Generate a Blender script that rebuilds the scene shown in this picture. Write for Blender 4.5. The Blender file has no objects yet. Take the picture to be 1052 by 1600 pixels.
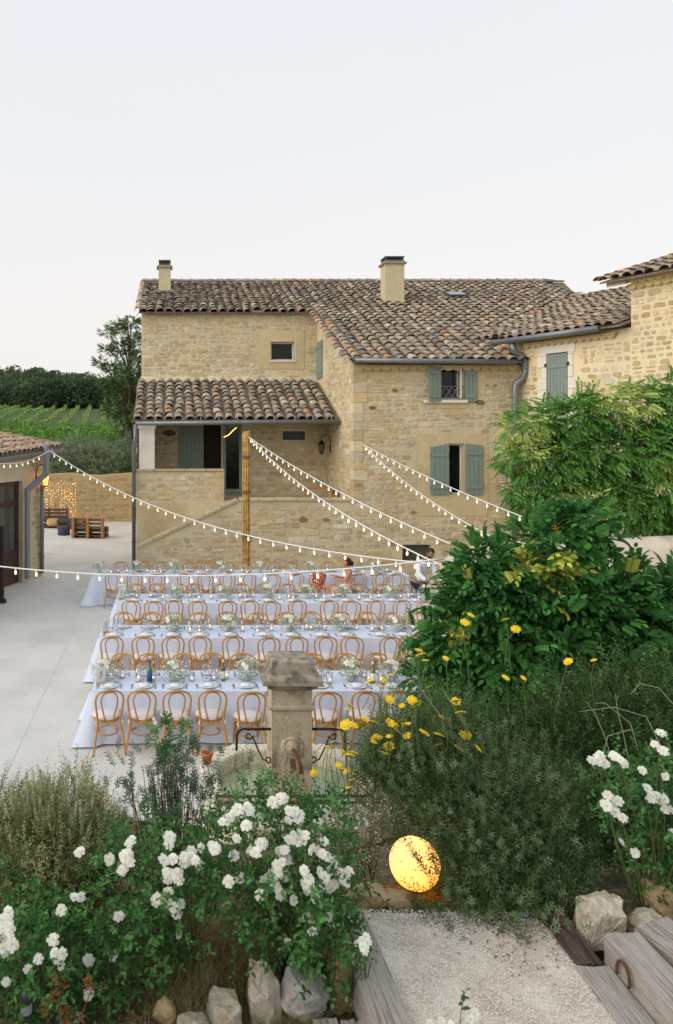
import bpy, bmesh, math, random
import numpy as np
from mathutils import Vector, Matrix, Euler

random.seed(7)
RNG = np.random.default_rng(7)
PI = math.pi
SC = bpy.context.scene
C = SC.collection

# ------------------------------------------------------------------ camera, sky, sun, exposure
F_, CX, CY, EYE = 1150.0, 270.0, 680.0, 4.5        # focal length in photo pixels, principal point, eye height (m)
cam = bpy.data.cameras.new('camera')
cam.sensor_fit = 'AUTO'; cam.sensor_width = 36.0
cam.lens = F_ / 1600 * 36
cam.shift_x = (526 - CX) / 1600
cam.shift_y = -(800 - CY) / 1600
cam.dof.use_dof = True; cam.dof.focus_distance = 19.0; cam.dof.aperture_fstop = 5.6
cam.clip_start = 0.1; cam.clip_end = 3000
camo = bpy.data.objects.new('camera', cam); C.objects.link(camo)
camo.location = (0, 0, EYE); camo.rotation_euler = (PI/2, 0, 0)
SC.camera = camo

SUN_EL, SUN_AZ = math.radians(24), math.radians(-114)   # azimuth from +Y (into the picture), clockwise: low, behind the camera to the left
w = bpy.data.worlds.new("World"); SC.world = w; w.use_nodes = True
nt = w.node_tree; nt.nodes.clear()
sky = nt.nodes.new('ShaderNodeTexSky'); sky.sky_type = 'NISHITA'; sky.sun_disc = False
sky.sun_elevation = SUN_EL; sky.sun_rotation = SUN_AZ
sky.air_density = 1.0; sky.dust_density = 2.2; sky.ozone_density = 1.0
hsv = nt.nodes.new('ShaderNodeHueSaturation'); hsv.inputs['Saturation'].default_value = 0.22
# thin high overcast: the sky's own colours washed towards an even white
tc = nt.nodes.new('ShaderNodeTexCoord'); sep = nt.nodes.new('ShaderNodeSeparateXYZ')
ramp = nt.nodes.new('ShaderNodeValToRGB')
ramp.color_ramp.elements[0].position = 0.0; ramp.color_ramp.elements[0].color = (8.5, 8.05, 7.85, 1)
ramp.color_ramp.elements[1].position = 1.0; ramp.color_ramp.elements[1].color = (7.15, 7.85, 8.5, 1)
e = ramp.color_ramp.elements.new(0.16); e.color = (8.55, 8.3, 8.2, 1)
e = ramp.color_ramp.elements.new(0.45); e.color = (7.85, 8.15, 8.45, 1)
mixw = nt.nodes.new('ShaderNodeMixRGB'); mixw.inputs[0].default_value = 0.86
bg = nt.nodes.new('ShaderNodeBackground'); bg.inputs['Strength'].default_value = 0.1
out = nt.nodes.new('ShaderNodeOutputWorld')
L = nt.links.new
L(sky.outputs[0], hsv.inputs['Color']); L(tc.outputs['Generated'], sep.inputs[0])
cmap = nt.nodes.new('ShaderNodeMapping'); cmap.inputs['Scale'].default_value = (1.4, 1.4, 6.0); cn = nt.nodes.new('ShaderNodeTexNoise'); cn.inputs['Scale'].default_value = 1.6; cn.inputs['Detail'].default_value = 5
cm = nt.nodes.new('ShaderNodeMath'); cm.operation = 'MULTIPLY_ADD'; cm.inputs[1].default_value = -.22
ca = nt.nodes.new('ShaderNodeMath'); ca.operation = 'ADD'; ca.inputs[1].default_value = .11
L(tc.outputs['Generated'], cmap.inputs[0]); L(cmap.outputs[0], cn.inputs['Vector']); L(cn.outputs['Fac'], cm.inputs[0]); L(sep.outputs['Z'], cm.inputs[2]); L(cm.outputs[0], ca.inputs[0]); L(ca.outputs[0], ramp.inputs[0])
L(hsv.outputs[0], mixw.inputs[1]); L(ramp.outputs[0], mixw.inputs[2]); L(mixw.outputs[0], bg.inputs['Color']); L(bg.outputs[0], out.inputs[0])

sl = bpy.data.lights.new('sun', 'SUN'); sl.energy = 1.5; sl.angle = math.radians(50); sl.color = (1.0, 0.89, 0.74)
so = bpy.data.objects.new('sun', sl); C.objects.link(so)
sd = Vector((math.sin(SUN_AZ)*math.cos(SUN_EL), math.cos(SUN_AZ)*math.cos(SUN_EL), math.sin(SUN_EL)))
so.rotation_euler = sd.to_track_quat('Z', 'Y').to_euler(); so.location = (-20, -20, 30)
SC.view_settings.view_transform = 'Standard'; SC.view_settings.look = 'None'
SC.view_settings.gamma = 1; SC.view_settings.use_curve_mapping = False
SC.view_settings.exposure = 0.24

# ------------------------------------------------------------------ helpers
def P(px, py, Y):
    "the place in the world seen at photo pixel (px, py) at depth Y"
    return Vector(((px-CX)*Y/F_, Y, EYE-(py-CY)*Y/F_))
def UX(px, Y): return (px-CX)*Y/F_
def UZ(py, Y): return EYE-(py-CY)*Y/F_
def lin(r, g, b):
    f = lambda c: (c/255/12.92) if c/255 <= .04045 else ((c/255+.055)/1.055)**2.4
    return (f(r), f(g), f(b))
def ordn(i):
    return ['first','second','third','fourth','fifth','sixth','seventh','eighth','ninth','tenth','eleventh','twelfth','thirteenth','fourteenth','fifteenth','sixteenth','seventeenth','eighteenth','nineteenth','twentieth','twenty-first','twenty-second','twenty-third','twenty-fourth','twenty-fifth','twenty-sixth','twenty-seventh','twenty-eighth','twenty-ninth','thirtieth'][i]
def smooth(a, b, x):
    t = np.clip((x-a)/(b-a), 0, 1); return t*t*(3-2*t)

MATS = {}
def mat(name, col=(.5,.5,.5), rough=.8, var=.0, scale=4., col2=None, c2amt=.5, c2scale=2., c2lo=.5, c2hi=.62, bump=0., bscale=30., bdist=.02, tint=False,
        metal=0., spec=.4, trans=0., coords='pos', stretch=(1,1,1), emit=None, emit_s=0., detail=4., fine=0., fscale=80., transp=0.):
    if name in MATS: return MATS[name]
    m = bpy.data.materials.new(name); m.use_nodes = True
    t = m.node_tree; N = t.nodes; N.clear(); K = t.links.new
    o = N.new('ShaderNodeOutputMaterial'); b = N.new('ShaderNodeBsdfPrincipled')
    b.inputs['Roughness'].default_value = rough; b.inputs['Metallic'].default_value = metal
    b.inputs['Specular IOR Level'].default_value = spec
    if coords == 'pos':
        g = N.new('ShaderNodeNewGeometry'); vec = g.outputs['Position']
    else:
        g = N.new('ShaderNodeTexCoord'); vec = g.outputs['Object']
    if stretch != (1,1,1):
        mp = N.new('ShaderNodeMapping'); mp.inputs['Scale'].default_value = stretch; K(vec, mp.inputs['Vector']); vec = mp.outputs[0]
    def noise(s, d=detail):
        n = N.new('ShaderNodeTexNoise'); n.inputs['Scale'].default_value = s; n.inputs['Detail'].default_value = d
        K(vec, n.inputs['Vector']); return n.outputs['Fac']
    rgb = N.new('ShaderNodeRGB'); rgb.outputs[0].default_value = (*col, 1); cur = rgb.outputs[0]
    if tint:
        a = N.new('ShaderNodeAttribute'); a.attribute_name = 'tint'
        mx = N.new('ShaderNodeMixRGB'); mx.blend_type = 'MULTIPLY'; mx.inputs[0].default_value = 1
        K(cur, mx.inputs[1]); K(a.outputs['Color'], mx.inputs[2]); cur = mx.outputs[0]
    if col2 is not None:
        mr = N.new('ShaderNodeMapRange'); mr.inputs[1].default_value = c2lo; mr.inputs[2].default_value = c2hi; mr.inputs[4].default_value = c2amt
        K(noise(c2scale), mr.inputs[0])
        mx = N.new('ShaderNodeMixRGB'); K(mr.outputs[0], mx.inputs[0]); K(cur, mx.inputs[1]); mx.inputs[2].default_value = (*col2, 1); cur = mx.outputs[0]
    for amt, s in ((var, scale), (fine, fscale)):
        if amt:
            mr = N.new('ShaderNodeMapRange'); mr.inputs[1].default_value = .25; mr.inputs[2].default_value = .75
            mr.inputs[3].default_value = 1-amt; mr.inputs[4].default_value = 1+amt; K(noise(s), mr.inputs[0])
            mx = N.new('ShaderNodeVectorMath'); mx.operation = 'SCALE'; K(cur, mx.inputs[0]); K(mr.outputs[0], mx.inputs['Scale']); cur = mx.outputs[0]
    K(cur, b.inputs['Base Color'])
    if bump:
        bp = N.new('ShaderNodeBump'); bp.inputs['Strength'].default_value = bump; bp.inputs['Distance'].default_value = bdist
        K(noise(bscale, 6), bp.inputs['Height']); K(bp.outputs[0], b.inputs['Normal'])
    sh = b.outputs[0]
    if trans:
        tr = N.new('ShaderNodeBsdfTranslucent'); K(cur, tr.inputs['Color'])
        mx = N.new('ShaderNodeMixShader'); mx.inputs[0].default_value = trans; K(sh, mx.inputs[1]); K(tr.outputs[0], mx.inputs[2]); sh = mx.outputs[0]
    if emit:
        b.inputs['Emission Color'].default_value = (*emit, 1); b.inputs['Emission Strength'].default_value = emit_s
    K(sh, o.inputs[0]); MATS[name] = m
    return m
def clear_glass(name, tintc=(1,1,1), gloss=.12):
    if name in MATS: return MATS[name]
    m = bpy.data.materials.new(name); m.use_nodes = True; t = m.node_tree; N = t.nodes; N.clear(); K = t.links.new
    o = N.new('ShaderNodeOutputMaterial'); tr = N.new('ShaderNodeBsdfTransparent'); tr.inputs[0].default_value = (*tintc, 1)
    gl = N.new('ShaderNodeBsdfGlossy'); gl.inputs['Roughness'].default_value = .05
    lw = N.new('ShaderNodeLayerWeight'); lw.inputs[0].default_value = .35
    mr = N.new('ShaderNodeMapRange'); mr.inputs[3].default_value = gloss*.5; mr.inputs[4].default_value = min(1, gloss*5)
    mx = N.new('ShaderNodeMixShader'); K(lw.outputs['Facing'], mr.inputs[0]); K(mr.outputs[0], mx.inputs[0]); K(tr.outputs[0], mx.inputs[1]); K(gl.outputs[0], mx.inputs[2]); K(mx.outputs[0], o.inputs[0])
    MATS[name] = m; return m

def raw_mesh(name, V, Fs, m, cols=None, smooth_=False):
    "V (n,3), Fs (k,p) equal-sized faces as numpy"
    me = bpy.data.meshes.new(name); V = np.asarray(V, np.float32); Fs = np.asarray(Fs, np.int32)
    k, p = Fs.shape
    me.vertices.add(len(V)); me.vertices.foreach_set('co', V.ravel())
    me.loops.add(k*p); me.loops.foreach_set('vertex_index', Fs.ravel())
    me.polygons.add(k); me.polygons.foreach_set('loop_start', np.arange(0, k*p, p, dtype=np.int32))
    if smooth_: me.polygons.foreach_set('use_smooth', np.ones(k, bool))
    if cols is not None:
        at = me.attributes.new('tint', 'FLOAT_COLOR', 'FACE')
        cc = np.ones((k, 4), np.float32); cc[:, :3] = cols; at.data.foreach_set('color', cc.ravel())
    me.update(calc_edges=True)
    if m: me.materials.append(m)
    return me
def inst(tv, tf, M, T, col):
    "numpy copies of a template: M (n,3,3) columns = axes, T (n,3), col (n,3) -> verts, faces, per-face colours"
    tv = np.asarray(tv, float); tf = np.asarray(tf, int); n = len(T)
    V = np.einsum('nij,vj->nvi', M, tv) + T[:, None, :]
    Fs = tf[None] + (np.arange(n)*len(tv))[:, None, None]
    return V.reshape(-1, 3), Fs.reshape(-1, tf.shape[1]), np.repeat(col, len(tf), 0)

class MB:
    def __init__(s): s.v = []; s.f = []; s.c = []
    def add(s, V, Fs, col=(1,1,1)):
        o = len(s.v); s.v += [tuple(p) for p in V]
        for f in Fs: s.f.append(tuple(i+o for i in f)); s.c.append(col)
    def box(s, x0, x1, y0, y1, z0, z1, col=(1,1,1)):
        V = [(x0,y0,z0),(x1,y0,z0),(x1,y1,z0),(x0,y1,z0),(x0,y0,z1),(x1,y0,z1),(x1,y1,z1),(x0,y1,z1)]
        s.add(V, [(0,3,2,1),(4,5,6,7),(0,1,5,4),(1,2,6,5),(2,3,7,6),(3,0,4,7)], col)
    def obox(s, c, ax, ay, az, hx, hy, hz, col=(1,1,1), b=0.0):
        c, ax, ay, az = map(Vector, (c, ax, ay, az))
        if b <= 0:
            V = [c+ax*hx*i+ay*hy*j+az*hz*k for k in (-1,1) for (i,j) in ((-1,-1),(1,-1),(1,1),(-1,1))]
            s.add(V, [(0,3,2,1),(4,5,6,7),(0,1,5,4),(1,2,6,5),(2,3,7,6),(3,0,4,7)], col)
        else:                                                     # chamfered
            V = []
            for k, q in ((-1,1),(-1,0),(1,0),(1,1)):
                hh = hz if q else hz-b
                i0 = b if q else 0
                for (i,j) in ((-1,-1),(1,-1),(1,1),(-1,1)): V.append(c+ax*(hx-i0)*i+ay*(hy-i0)*j+az*hh*k)
            Fs = [(0,3,2,1),(12,13,14,15)]
            for r in range(3):
                for a in range(4): Fs.append((r*4+a, r*4+(a+1)%4, r*4+4+(a+1)%4, r*4+4+a))
            s.add(V, Fs, col)
    def tube(s, path, rad, n=6, col=(1,1,1), cap=True, flat=None):
        path = [Vector(p) for p in path]; m = len(path)
        if not hasattr(rad, '__len__'): rad = [rad]*m
        up = Vector((0,0,1)); V = []
        for i, p in enumerate(path):
            d = (path[min(i+1,m-1)]-path[max(i-1,0)]).normalized()
            if i == 0:
                a = up if abs(d.z) < .9 else Vector((1,0,0)); x = d.cross(a).normalized()
            else: x = (x - d*x.dot(d)).normalized()
            y = d.cross(x)
            for k in range(n):
                t = 2*PI*k/n; V.append(p + (x*math.cos(t)+y*math.sin(t))*rad[i])
        Fs = [(i*n+k, i*n+(k+1)%n, (i+1)*n+(k+1)%n, (i+1)*n+k) for i in range(m-1) for k in range(n)]
        if cap: Fs += [tuple(range(n-1,-1,-1)), tuple((m-1)*n+k for k in range(n))]
        s.add(V, Fs, col)
    def lathe(s, prof, n=12, c=(0,0,0), col=(1,1,1)):
        V = [(c[0]+r*math.cos(2*PI*k/n), c[1]+r*math.sin(2*PI*k/n), c[2]+z) for r, z in prof for k in range(n)]
        m = len(prof)
        Fs = [(i*n+k, i*n+(k+1)%n, (i+1)*n+(k+1)%n, (i+1)*n+k) for i in range(m-1) for k in range(n)]
        if prof[0][0] > 1e-4: Fs.append(tuple(range(n-1,-1,-1)))
        if prof[-1][0] > 1e-4: Fs.append(tuple((m-1)*n+k for k in range(n)))
        s.add(V, Fs, col)
    def poly(s, pts, col=(1,1,1)): s.add(pts, [tuple(range(len(pts)))], col)
    def prism(s, pts, d, col=(1,1,1)):
        n = len(pts); d = Vector(d); V = [Vector(p) for p in pts] + [Vector(p)+d for p in pts]
        s.add(V, [tuple(range(n-1,-1,-1)), tuple(range(n,2*n))] + [(i,(i+1)%n,n+(i+1)%n,n+i) for i in range(n)], col)
    def wall(s, O, eu, n, u0, u1, v0, v1, holes=(), depth=.25, col=(1,1,1), reveal=None):
        "upright wall face with rectangular openings and their reveals"
        O, eu, n = Vector(O), Vector(eu), Vector(n); ez = Vector((0,0,1))
        us = sorted({u0,u1,*[h[0] for h in holes],*[h[1] for h in holes]}); vs = sorted({v0,v1,*[h[2] for h in holes],*[h[3] for h in holes]})
        W = lambda u, v, d=0: O+eu*u+ez*v-n*d
        for a, b in zip(us, us[1:]):
            for c_, d_ in zip(vs, vs[1:]):
                mu, mv = (a+b)/2, (c_+d_)/2
                if any(h[0]<mu<h[1] and h[2]<mv<h[3] for h in holes): continue
                s.add([W(a,c_),W(b,c_),W(b,d_),W(a,d_)], [(0,1,2,3)], col)
        for h in holes:
            a,b,c_,d_ = h[:4]
            for (p,q) in (((a,c_),(b,c_)),((b,c_),(b,d_)),((b,d_),(a,d_)),((a,d_),(a,c_))):
                s.add([W(*p),W(*q),W(*q,depth),W(*p,depth)], [(0,1,2,3)], reveal or col)
    def mesh(s, name, m, sm=False):
        me = bpy.data.meshes.new(name); me.from_pydata(s.v, [], s.f)
        at = me.attributes.new('tint', 'FLOAT_COLOR', 'FACE')
        cc = np.ones((len(s.f), 4), np.float32); cc[:, :3] = np.array(s.c, np.float32).reshape(-1,3); at.data.foreach_set('color', cc.ravel())
        if sm: me.polygons.foreach_set('use_smooth', np.ones(len(s.f), bool))
        if m: me.materials.append(m)
        return me

def root_of(o):
    p = Vector((0,0,0))
    while o is not None: p += o.location; o = o.parent
    return p
def ob(name, me, parent=None, world=False, loc=None, kind=None, label=None):
    o = bpy.data.objects.new(name, me); C.objects.link(o)
    if parent is not None: o.parent = parent
    if loc is not None: o.location = loc
    if world and parent is not None: o.location = -root_of(parent)
    if kind: o['kind'] = kind
    if label: o['label'] = label
    return o
def tag(o, label=None, cat=None, group=None, kind=None):
    if label: o['label'] = label
    if cat: o['category'] = cat
    if group: o['group'] = group
    if kind: o['kind'] = kind
    return o
def thing(name, label, cat, loc=(0,0,0), rz=0., group=None):
    o = bpy.data.objects.new(name, None); C.objects.link(o); o.empty_display_size = .2
    o.location = loc; o.rotation_euler = (0,0,rz)
    return tag(o, label, cat, group)
KIDS = {}
def copy_tree(o, parent=None):
    c = o.copy(); C.objects.link(c)
    if parent is not None: c.parent = parent
    for ch in o.children: copy_tree(ch, c)
    return c
def place(proto, used, loc, rz, label, group=None):
    "first call moves the prototype, later calls copy it"
    o = proto if not used else copy_tree(proto)
    used.append(1); o.location = loc; o.rotation_euler = (0,0,rz); o['label'] = label
    if group: o['group'] = group
    return o
def structure(name, me): 
    o = ob(name, me); o['kind'] = 'structure'; return o

# ------------------------------------------------------------------ stones and roof tiles
def stone_layout(poly_in, u0, u1, v0, v1, hmin=.12, hmax=.24, wmin=.2, wmax=.55, gap=.007, rng=random):
    "uneven rubble courses: a list of stones, each a ring of (u, v)"
    res = []; v = v0
    while v < v1:
        h = rng.uniform(hmin, hmax); u = u0; ph = rng.uniform(0, 6.28); sl_ = rng.uniform(-.012, .012)
        while u < u1:
            wd = rng.uniform(wmin, wmax)*(.7+.6*(h-hmin)/(hmax-hmin+1e-6)); wd = (u1-u) if u+wd+wmin*.6 > u1 else wd; cu, cv = u+wd/2, v+h/2+.03*math.sin(u*1.7+ph)+sl_*(u-u0)
            parts = [(cu, cv, wd, h)]
            if h > hmin*1.4 and rng.random() < .3: parts = [(cu, cv-h*.26, wd, h*.5), (cu, cv+h*.26, wd, h*.48)]
            for (a, b, ww, hh) in parts:
                ok = a-ww/2 > u0-.01 and a+ww/2 < u1+.01 and b+hh/2 < v1+.05 and all(poly_in(a+i*ww*.4, b+j*hh*.4) for i in (-1,0,1) for j in (-1,1))
                if ok:
                    n = 8; ring = []
                    for k in range(n):
                        t = 2*PI*(k+.5)/n; c_, s_ = math.cos(t), math.sin(t); ex = rng.uniform(.4,.75)
                        x = math.copysign(abs(c_)**ex, c_); y = math.copysign(abs(s_)**ex, s_)
                        ring.append((a+x*(ww/2-gap)*rng.uniform(.74,1.08), b+y*(hh/2-gap)*rng.uniform(.66,1.12)))
                    res.append(ring)
            u += wd
        v += h
    return res
class Stones:
    def __init__(s): s.items = []
    def wall(s, O, eu, n, poly_in, u0, u1, v0, v1, pal, proud=(.004,.022), ev=(0,0,1), **kw):
        O, eu, n, ev = Vector(O), Vector(eu), Vector(n), Vector(ev)
        for ring in stone_layout(poly_in, u0, u1, v0, v1, **kw):
            pr = random.uniform(*proud); k = len(ring); cu = sum(r[0] for r in ring)/k; cv = sum(r[1] for r in ring)/k
            tl = (random.uniform(-1,1)*.03, random.uniform(-1,1)*.05)
            V = [O+eu*a+ev*b-n*.01 for a, b in ring]
            V += [O+eu*(cu+(a-cu)*.86)+ev*(cv+(b-cv)*.82)+n*(pr+tl[0]*(a-cu)+tl[1]*(b-cv)) for a, b in ring]
            Fs = [tuple(range(k, 2*k))] + [(i,(i+1)%k,k+(i+1)%k,k+i) for i in range(k)]
            c_ = random.choice(pal); q = random.uniform(.91, 1.06); gl_ = sum(c_)/3; c_ = tuple((x*.86+gl_*.14)*q*random.uniform(.96,1.04) for x in c_)
            ctr = O+eu*cu+ev*cv; Y = max(ctr.y, 1)
            area = (max(r[0] for r in ring)-min(r[0] for r in ring))*(max(r[1] for r in ring)-min(r[1] for r in ring))
            pxx = ctr.x*F_/Y+CX
            vis = 1 if (-20 < pxx < 1070) else .05
            face = abs(n.dot(ctr.normalized()-Vector((0,0,EYE/30))))
            s.items.append((area/Y**2*vis*(.15+face), V, Fs, c_, ctr))
    def build(s, part, m, keep=300, stuff='rubble_infill', name='stone'):
        s.items.sort(key=lambda t: -t[0]); off = root_of(part)
        for sz, V, Fs, c_, ctr in s.items[:keep]:
            mb = MB(); mb.add([p-ctr for p in V], Fs, c_); ob(name, mb.mesh(name, m), part, loc=ctr-off)
        if len(s.items) > keep:
            mb = MB()
            for sz, V, Fs, c_, ctr in s.items[keep:]: mb.add(V, Fs, c_)
            ob(stuff, mb.mesh(stuff, m), part, world=True, kind='stuff')

TILE_PAL = [lin(*t) for t in ((160,148,132),(150,138,124),(170,156,138),(140,129,117),(180,162,140),(176,150,128),(164,134,112),(154,142,126),(130,119,108),(190,172,148),(206,190,164),(188,154,124),(166,158,148),(146,126,110))]
ORANGE = [lin(*t) for t in ((196,154,108),(184,140,100))]
def tile_shape(period, length, seed):
    rg = random.Random(seed); n = 6; r1, r2 = period*.445, period*.37; V = []; th = .013
    for (v, r, lift, inn) in ((0,r1,.024,0),(length,r2,.0,0),(0,r1-th,.024,1)):
        for k in range(n+1):
            a = PI*k/n; q = 1+rg.uniform(-.04,.04)
            V.append((-math.cos(a)*r*q, v+rg.uniform(-.006,.006), math.sin(a)*r*.82*q+lift*(period/.3)-.012))
    m = n+1
    Fs = [(k,k+1,m+k+1,m+k) for k in range(n)] + [(2*m+k,2*m+k+1,k+1,k) for k in range(n)]
    return V, Fs
class Tiles:
    def __init__(s, period, expo, m, pal=TILE_PAL):
        s.items = []; s.period = period; s.expo = expo; s.m = m; s.var = []
        for k, c_ in enumerate(list(pal)+ORANGE): s.var.append((*tile_shape(period, expo*1.28, k), c_))
        s.npal = len(pal)
    def put(s, p, ex, ey, ez, orange=.03, scale=1.):
        vi = random.randrange(s.npal) if random.random() > orange else s.npal+random.randrange(2)
        if random.random() < .5 and vi < s.npal: vi = vi % min(5, s.npal)
        a = random.uniform(-.085,.085); ex2 = ex*math.cos(a)+ey*math.sin(a); ey2 = ey*math.cos(a)-ex*math.sin(a)
        M = Matrix((ex2*scale, ey2*scale, ez*scale)).transposed()
        pxx = p.x*F_/max(p.y,1)+CX
        s.items.append((1/max(p.y,1)*(1 if -15<pxx<1065 else .1), M, Vector(p), vi))
    def roof(s, O, eu, ev, inside, U, Vl, orange_edge=None):
        O, eu, ev = Vector(O), Vector(eu).normalized(), Vector(ev).normalized(); n = eu.cross(ev).normalized()
        if n.z < 0: n = -n
        for i in range(int(U/s.period)+1):
            ju = random.uniform(-.02,.02); jv = random.uniform(-.06,.06)
            for j in range(int(Vl/s.expo)+1):
                u = (i+.5)*s.period + ju + .025*math.sin(j*.55+i*1.3) + random.uniform(-.012,.012); v = j*s.expo + (jv+random.uniform(-.05,.05) if j else 0)
                if inside(u, v+.15):
                    s.put(O+eu*u+ev*v+n*random.uniform(-.004,.012), eu, (ev*1.0-n*.035).normalized(), n, .012 if j > 1 else .04)
    def line(s, a, b, up=(0,0,1), orange=.05, scale=1.):
        a, b = Vector(a), Vector(b); d = (b-a); L_ = d.length; d.normalize(); up = Vector(up); ex = d.cross(up).normalized(); ez = ex.cross(d)
        for k in range(int(L_/s.expo)+1): s.put(a+d*(k*s.expo)+ez*random.uniform(0,.01), ex, d, ez, orange, scale)
    def build(s, part, keep=300):
        s.items.sort(key=lambda t: -t[0]); off = root_of(part); mes = []
        for V, Fs, c_ in s.var:
            mb = MB(); mb.add(V, Fs, c_); mes.append(mb.mesh('roof_tile', s.m, True))
        for sz, M, p, vi in s.items[:keep]:
            o = bpy.data.objects.new('roof_tile', mes[vi]); C.objects.link(o); o.parent = part
            m4 = M.to_4x4(); m4.translation = p-off; o.matrix_local = m4
        if len(s.items) > keep:
            Vs, Fs, Cs, o_ = [], [], [], 0
            for vi, (tv, tf, c_) in enumerate(s.var):
                it = [t for t in s.items[keep:] if t[3] == vi]
                if not it: continue
                V, Fq, Cc = inst(tv, tf, np.array([np.array(t[1]) for t in it]), np.array([tuple(t[2]) for t in it]), np.tile(np.array(c_), (len(it),1)))
                Vs.append(V); Fs.append(Fq+o_); Cs.append(Cc*RNG.uniform(.9,1.1,(len(Cc),1))); o_ += len(V)
            ob('tile_rows', raw_mesh('tile_rows', np.concatenate(Vs), np.concatenate(Fs), s.m, np.concatenate(Cs), True), part, world=True, kind='stuff')
def in_poly(poly):
    def f(x, y):
        c_ = False; j = len(poly)-1
        for i in range(len(poly)):
            (xi, yi), (xj, yj) = poly[i], poly[j]
            if (yi > y) != (yj > y) and x < (xj-xi)*(y-yi)/(yj-yi)+xi: c_ = not c_
            j = i
        return c_
    return f

# ------------------------------------------------------------------ foliage
LEAF = (np.array([(0,0,0),(-.5,.45,.10),(0,1,-.06),(.5,.45,.10)]), np.array([(0,3,2),(0,2,1)]))
LEAF6 = (np.array([(0,0,0),(-.42,.28,.08),(-.38,.66,.06),(0,1,-.10),(.38,.66,.06),(.42,.28,.08)]), np.array([(0,5,4,3),(0,3,2,1)]))
def unit(a): return a/np.maximum(np.linalg.norm(a, axis=1, keepdims=True), 1e-9)
def frames(d, up=None, roll=.6):
    "y along d, z as near to `up` as a random roll lets it"
    n = len(d); d = unit(d)
    if up is None: up = np.tile((0,0,1.), (n,1))
    up = up + RNG.normal(0, roll, (n,3)); x = np.cross(d, up); bad = np.linalg.norm(x, axis=1) < 1e-3; x[bad] = (1,0,0); x = unit(x); z = np.cross(x, d)
    return np.stack([x, d, z], axis=2)
def palette(n, cols, jit=.16):
    cols = np.array(cols); c_ = cols[RNG.integers(0, len(cols), n)]
    return np.clip(c_*RNG.uniform(1-jit, 1+jit, (n,1))*RNG.uniform(.95,1.05,(n,3)), 0, 1)
def blob_points(blobs, n, inner=.45, lump=.22):
    w_ = np.array([b[2] if len(b) > 2 else b[1][0]*b[1][1]+b[1][1]*b[1][2]+b[1][0]*b[1][2] for b in blobs], float); w_ /= w_.sum()
    idx = RNG.choice(len(blobs), n, p=w_); c_ = np.array([b[0] for b in blobs], float)[idx]; r = np.array([b[1] for b in blobs], float)[idx]
    d = unit(RNG.normal(0,1,(n,3))); rad = inner+(1-inner)*RNG.random((n,1))**.55
    k = (d*np.array((2.3,3.1,2.7))+idx[:,None]*1.7)
    lum = 1+lump*(np.sin(k[:,:1]*2+1.3*k[:,1:2])*.6+np.sin(k[:,2:3]*3.1+k[:,:1])*.4)
    return c_+d*r*rad*lum, d
class Foliage:
    def __init__(s): s.V=[]; s.F=[]; s.C=[]; s.o=0
    def put(s, tv, tf, M, T, col):
        if tf.shape[1] == 4: tf = np.concatenate([tf[:, [0,1,2]], tf[:, [0,2,3]]])
        V, Fq, Cc = inst(tv, tf, M, T, col); s.V.append(V); s.F.append(Fq+s.o); s.C.append(Cc); s.o += len(V)
    def leaves(s, T, d, ln, wd, cols, tmpl=LEAF, roll=.6, jit=.16, up=None):
        n = len(T); M = frames(d, up, roll); sz = RNG.uniform(.7,1.2,n)
        M = M*np.stack([wd*sz, ln*sz, ln*sz], 1)[:, None, :]
        s.put(tmpl[0], tmpl[1], M, T, palette(n, cols, jit))
    def sprigs(s, T, D, L_, m, ln, wd, cols, spread=.9, tmpl=LEAF, curve=0., twig=None, jit=.16, tipbias=0., taper=.4):
        "at each T a twig along D of length L_ carrying m leaves"
        n = len(T); D = unit(D); Ls = L_*RNG.uniform(.6,1.3,(n,1))
        ts = np.linspace(.05+tipbias, 1., m)
        pos, dirs, base = [], [], palette(n, cols, jit)
        side = unit(np.cross(D, RNG.normal(0,1,(n,3)))); sid2 = np.cross(D, side)
        for j, t in enumerate(ts):
            a = j*2.4; q = side*math.cos(a)+sid2*math.sin(a)
            c0 = np.array([0,0,-1.])*curve*t*t
            pos.append(T+D*Ls*t+c0*Ls); dirs.append(D*(1-.5*spread)+q*spread)
        pos = np.concatenate(pos); dirs = np.concatenate(dirs); M = frames(dirs, None, .5)
        szz = np.repeat(1-taper*ts, n)*RNG.uniform(.75,1.2,n*m); M = M*np.stack([wd*szz, ln*szz, ln*szz], 1)[:, None, :]
        cc = np.tile(base, (m,1))*RNG.uniform(.88,1.12,(n*m,1)); s.put(tmpl[0], tmpl[1], M, pos, cc)
        if twig is not None:
            r, tc_ = twig
            tri = np.array([(-1,0,0),(1,0,0),(0,0,1.2),(0,1,0)]), np.array([(0,1,3),(1,2,3),(2,0,3)])
            M = frames(D, None, .5)*np.stack([np.full(n,r), Ls[:,0], np.full(n,r)], 1)[:, None, :]
            s.put(tri[0], tri[1], M, T, palette(n, [tc_], .2))
    def mesh(s, name, m): return raw_mesh(name, np.concatenate(s.V), np.concatenate(s.F), m, np.concatenate(s.C))
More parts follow.
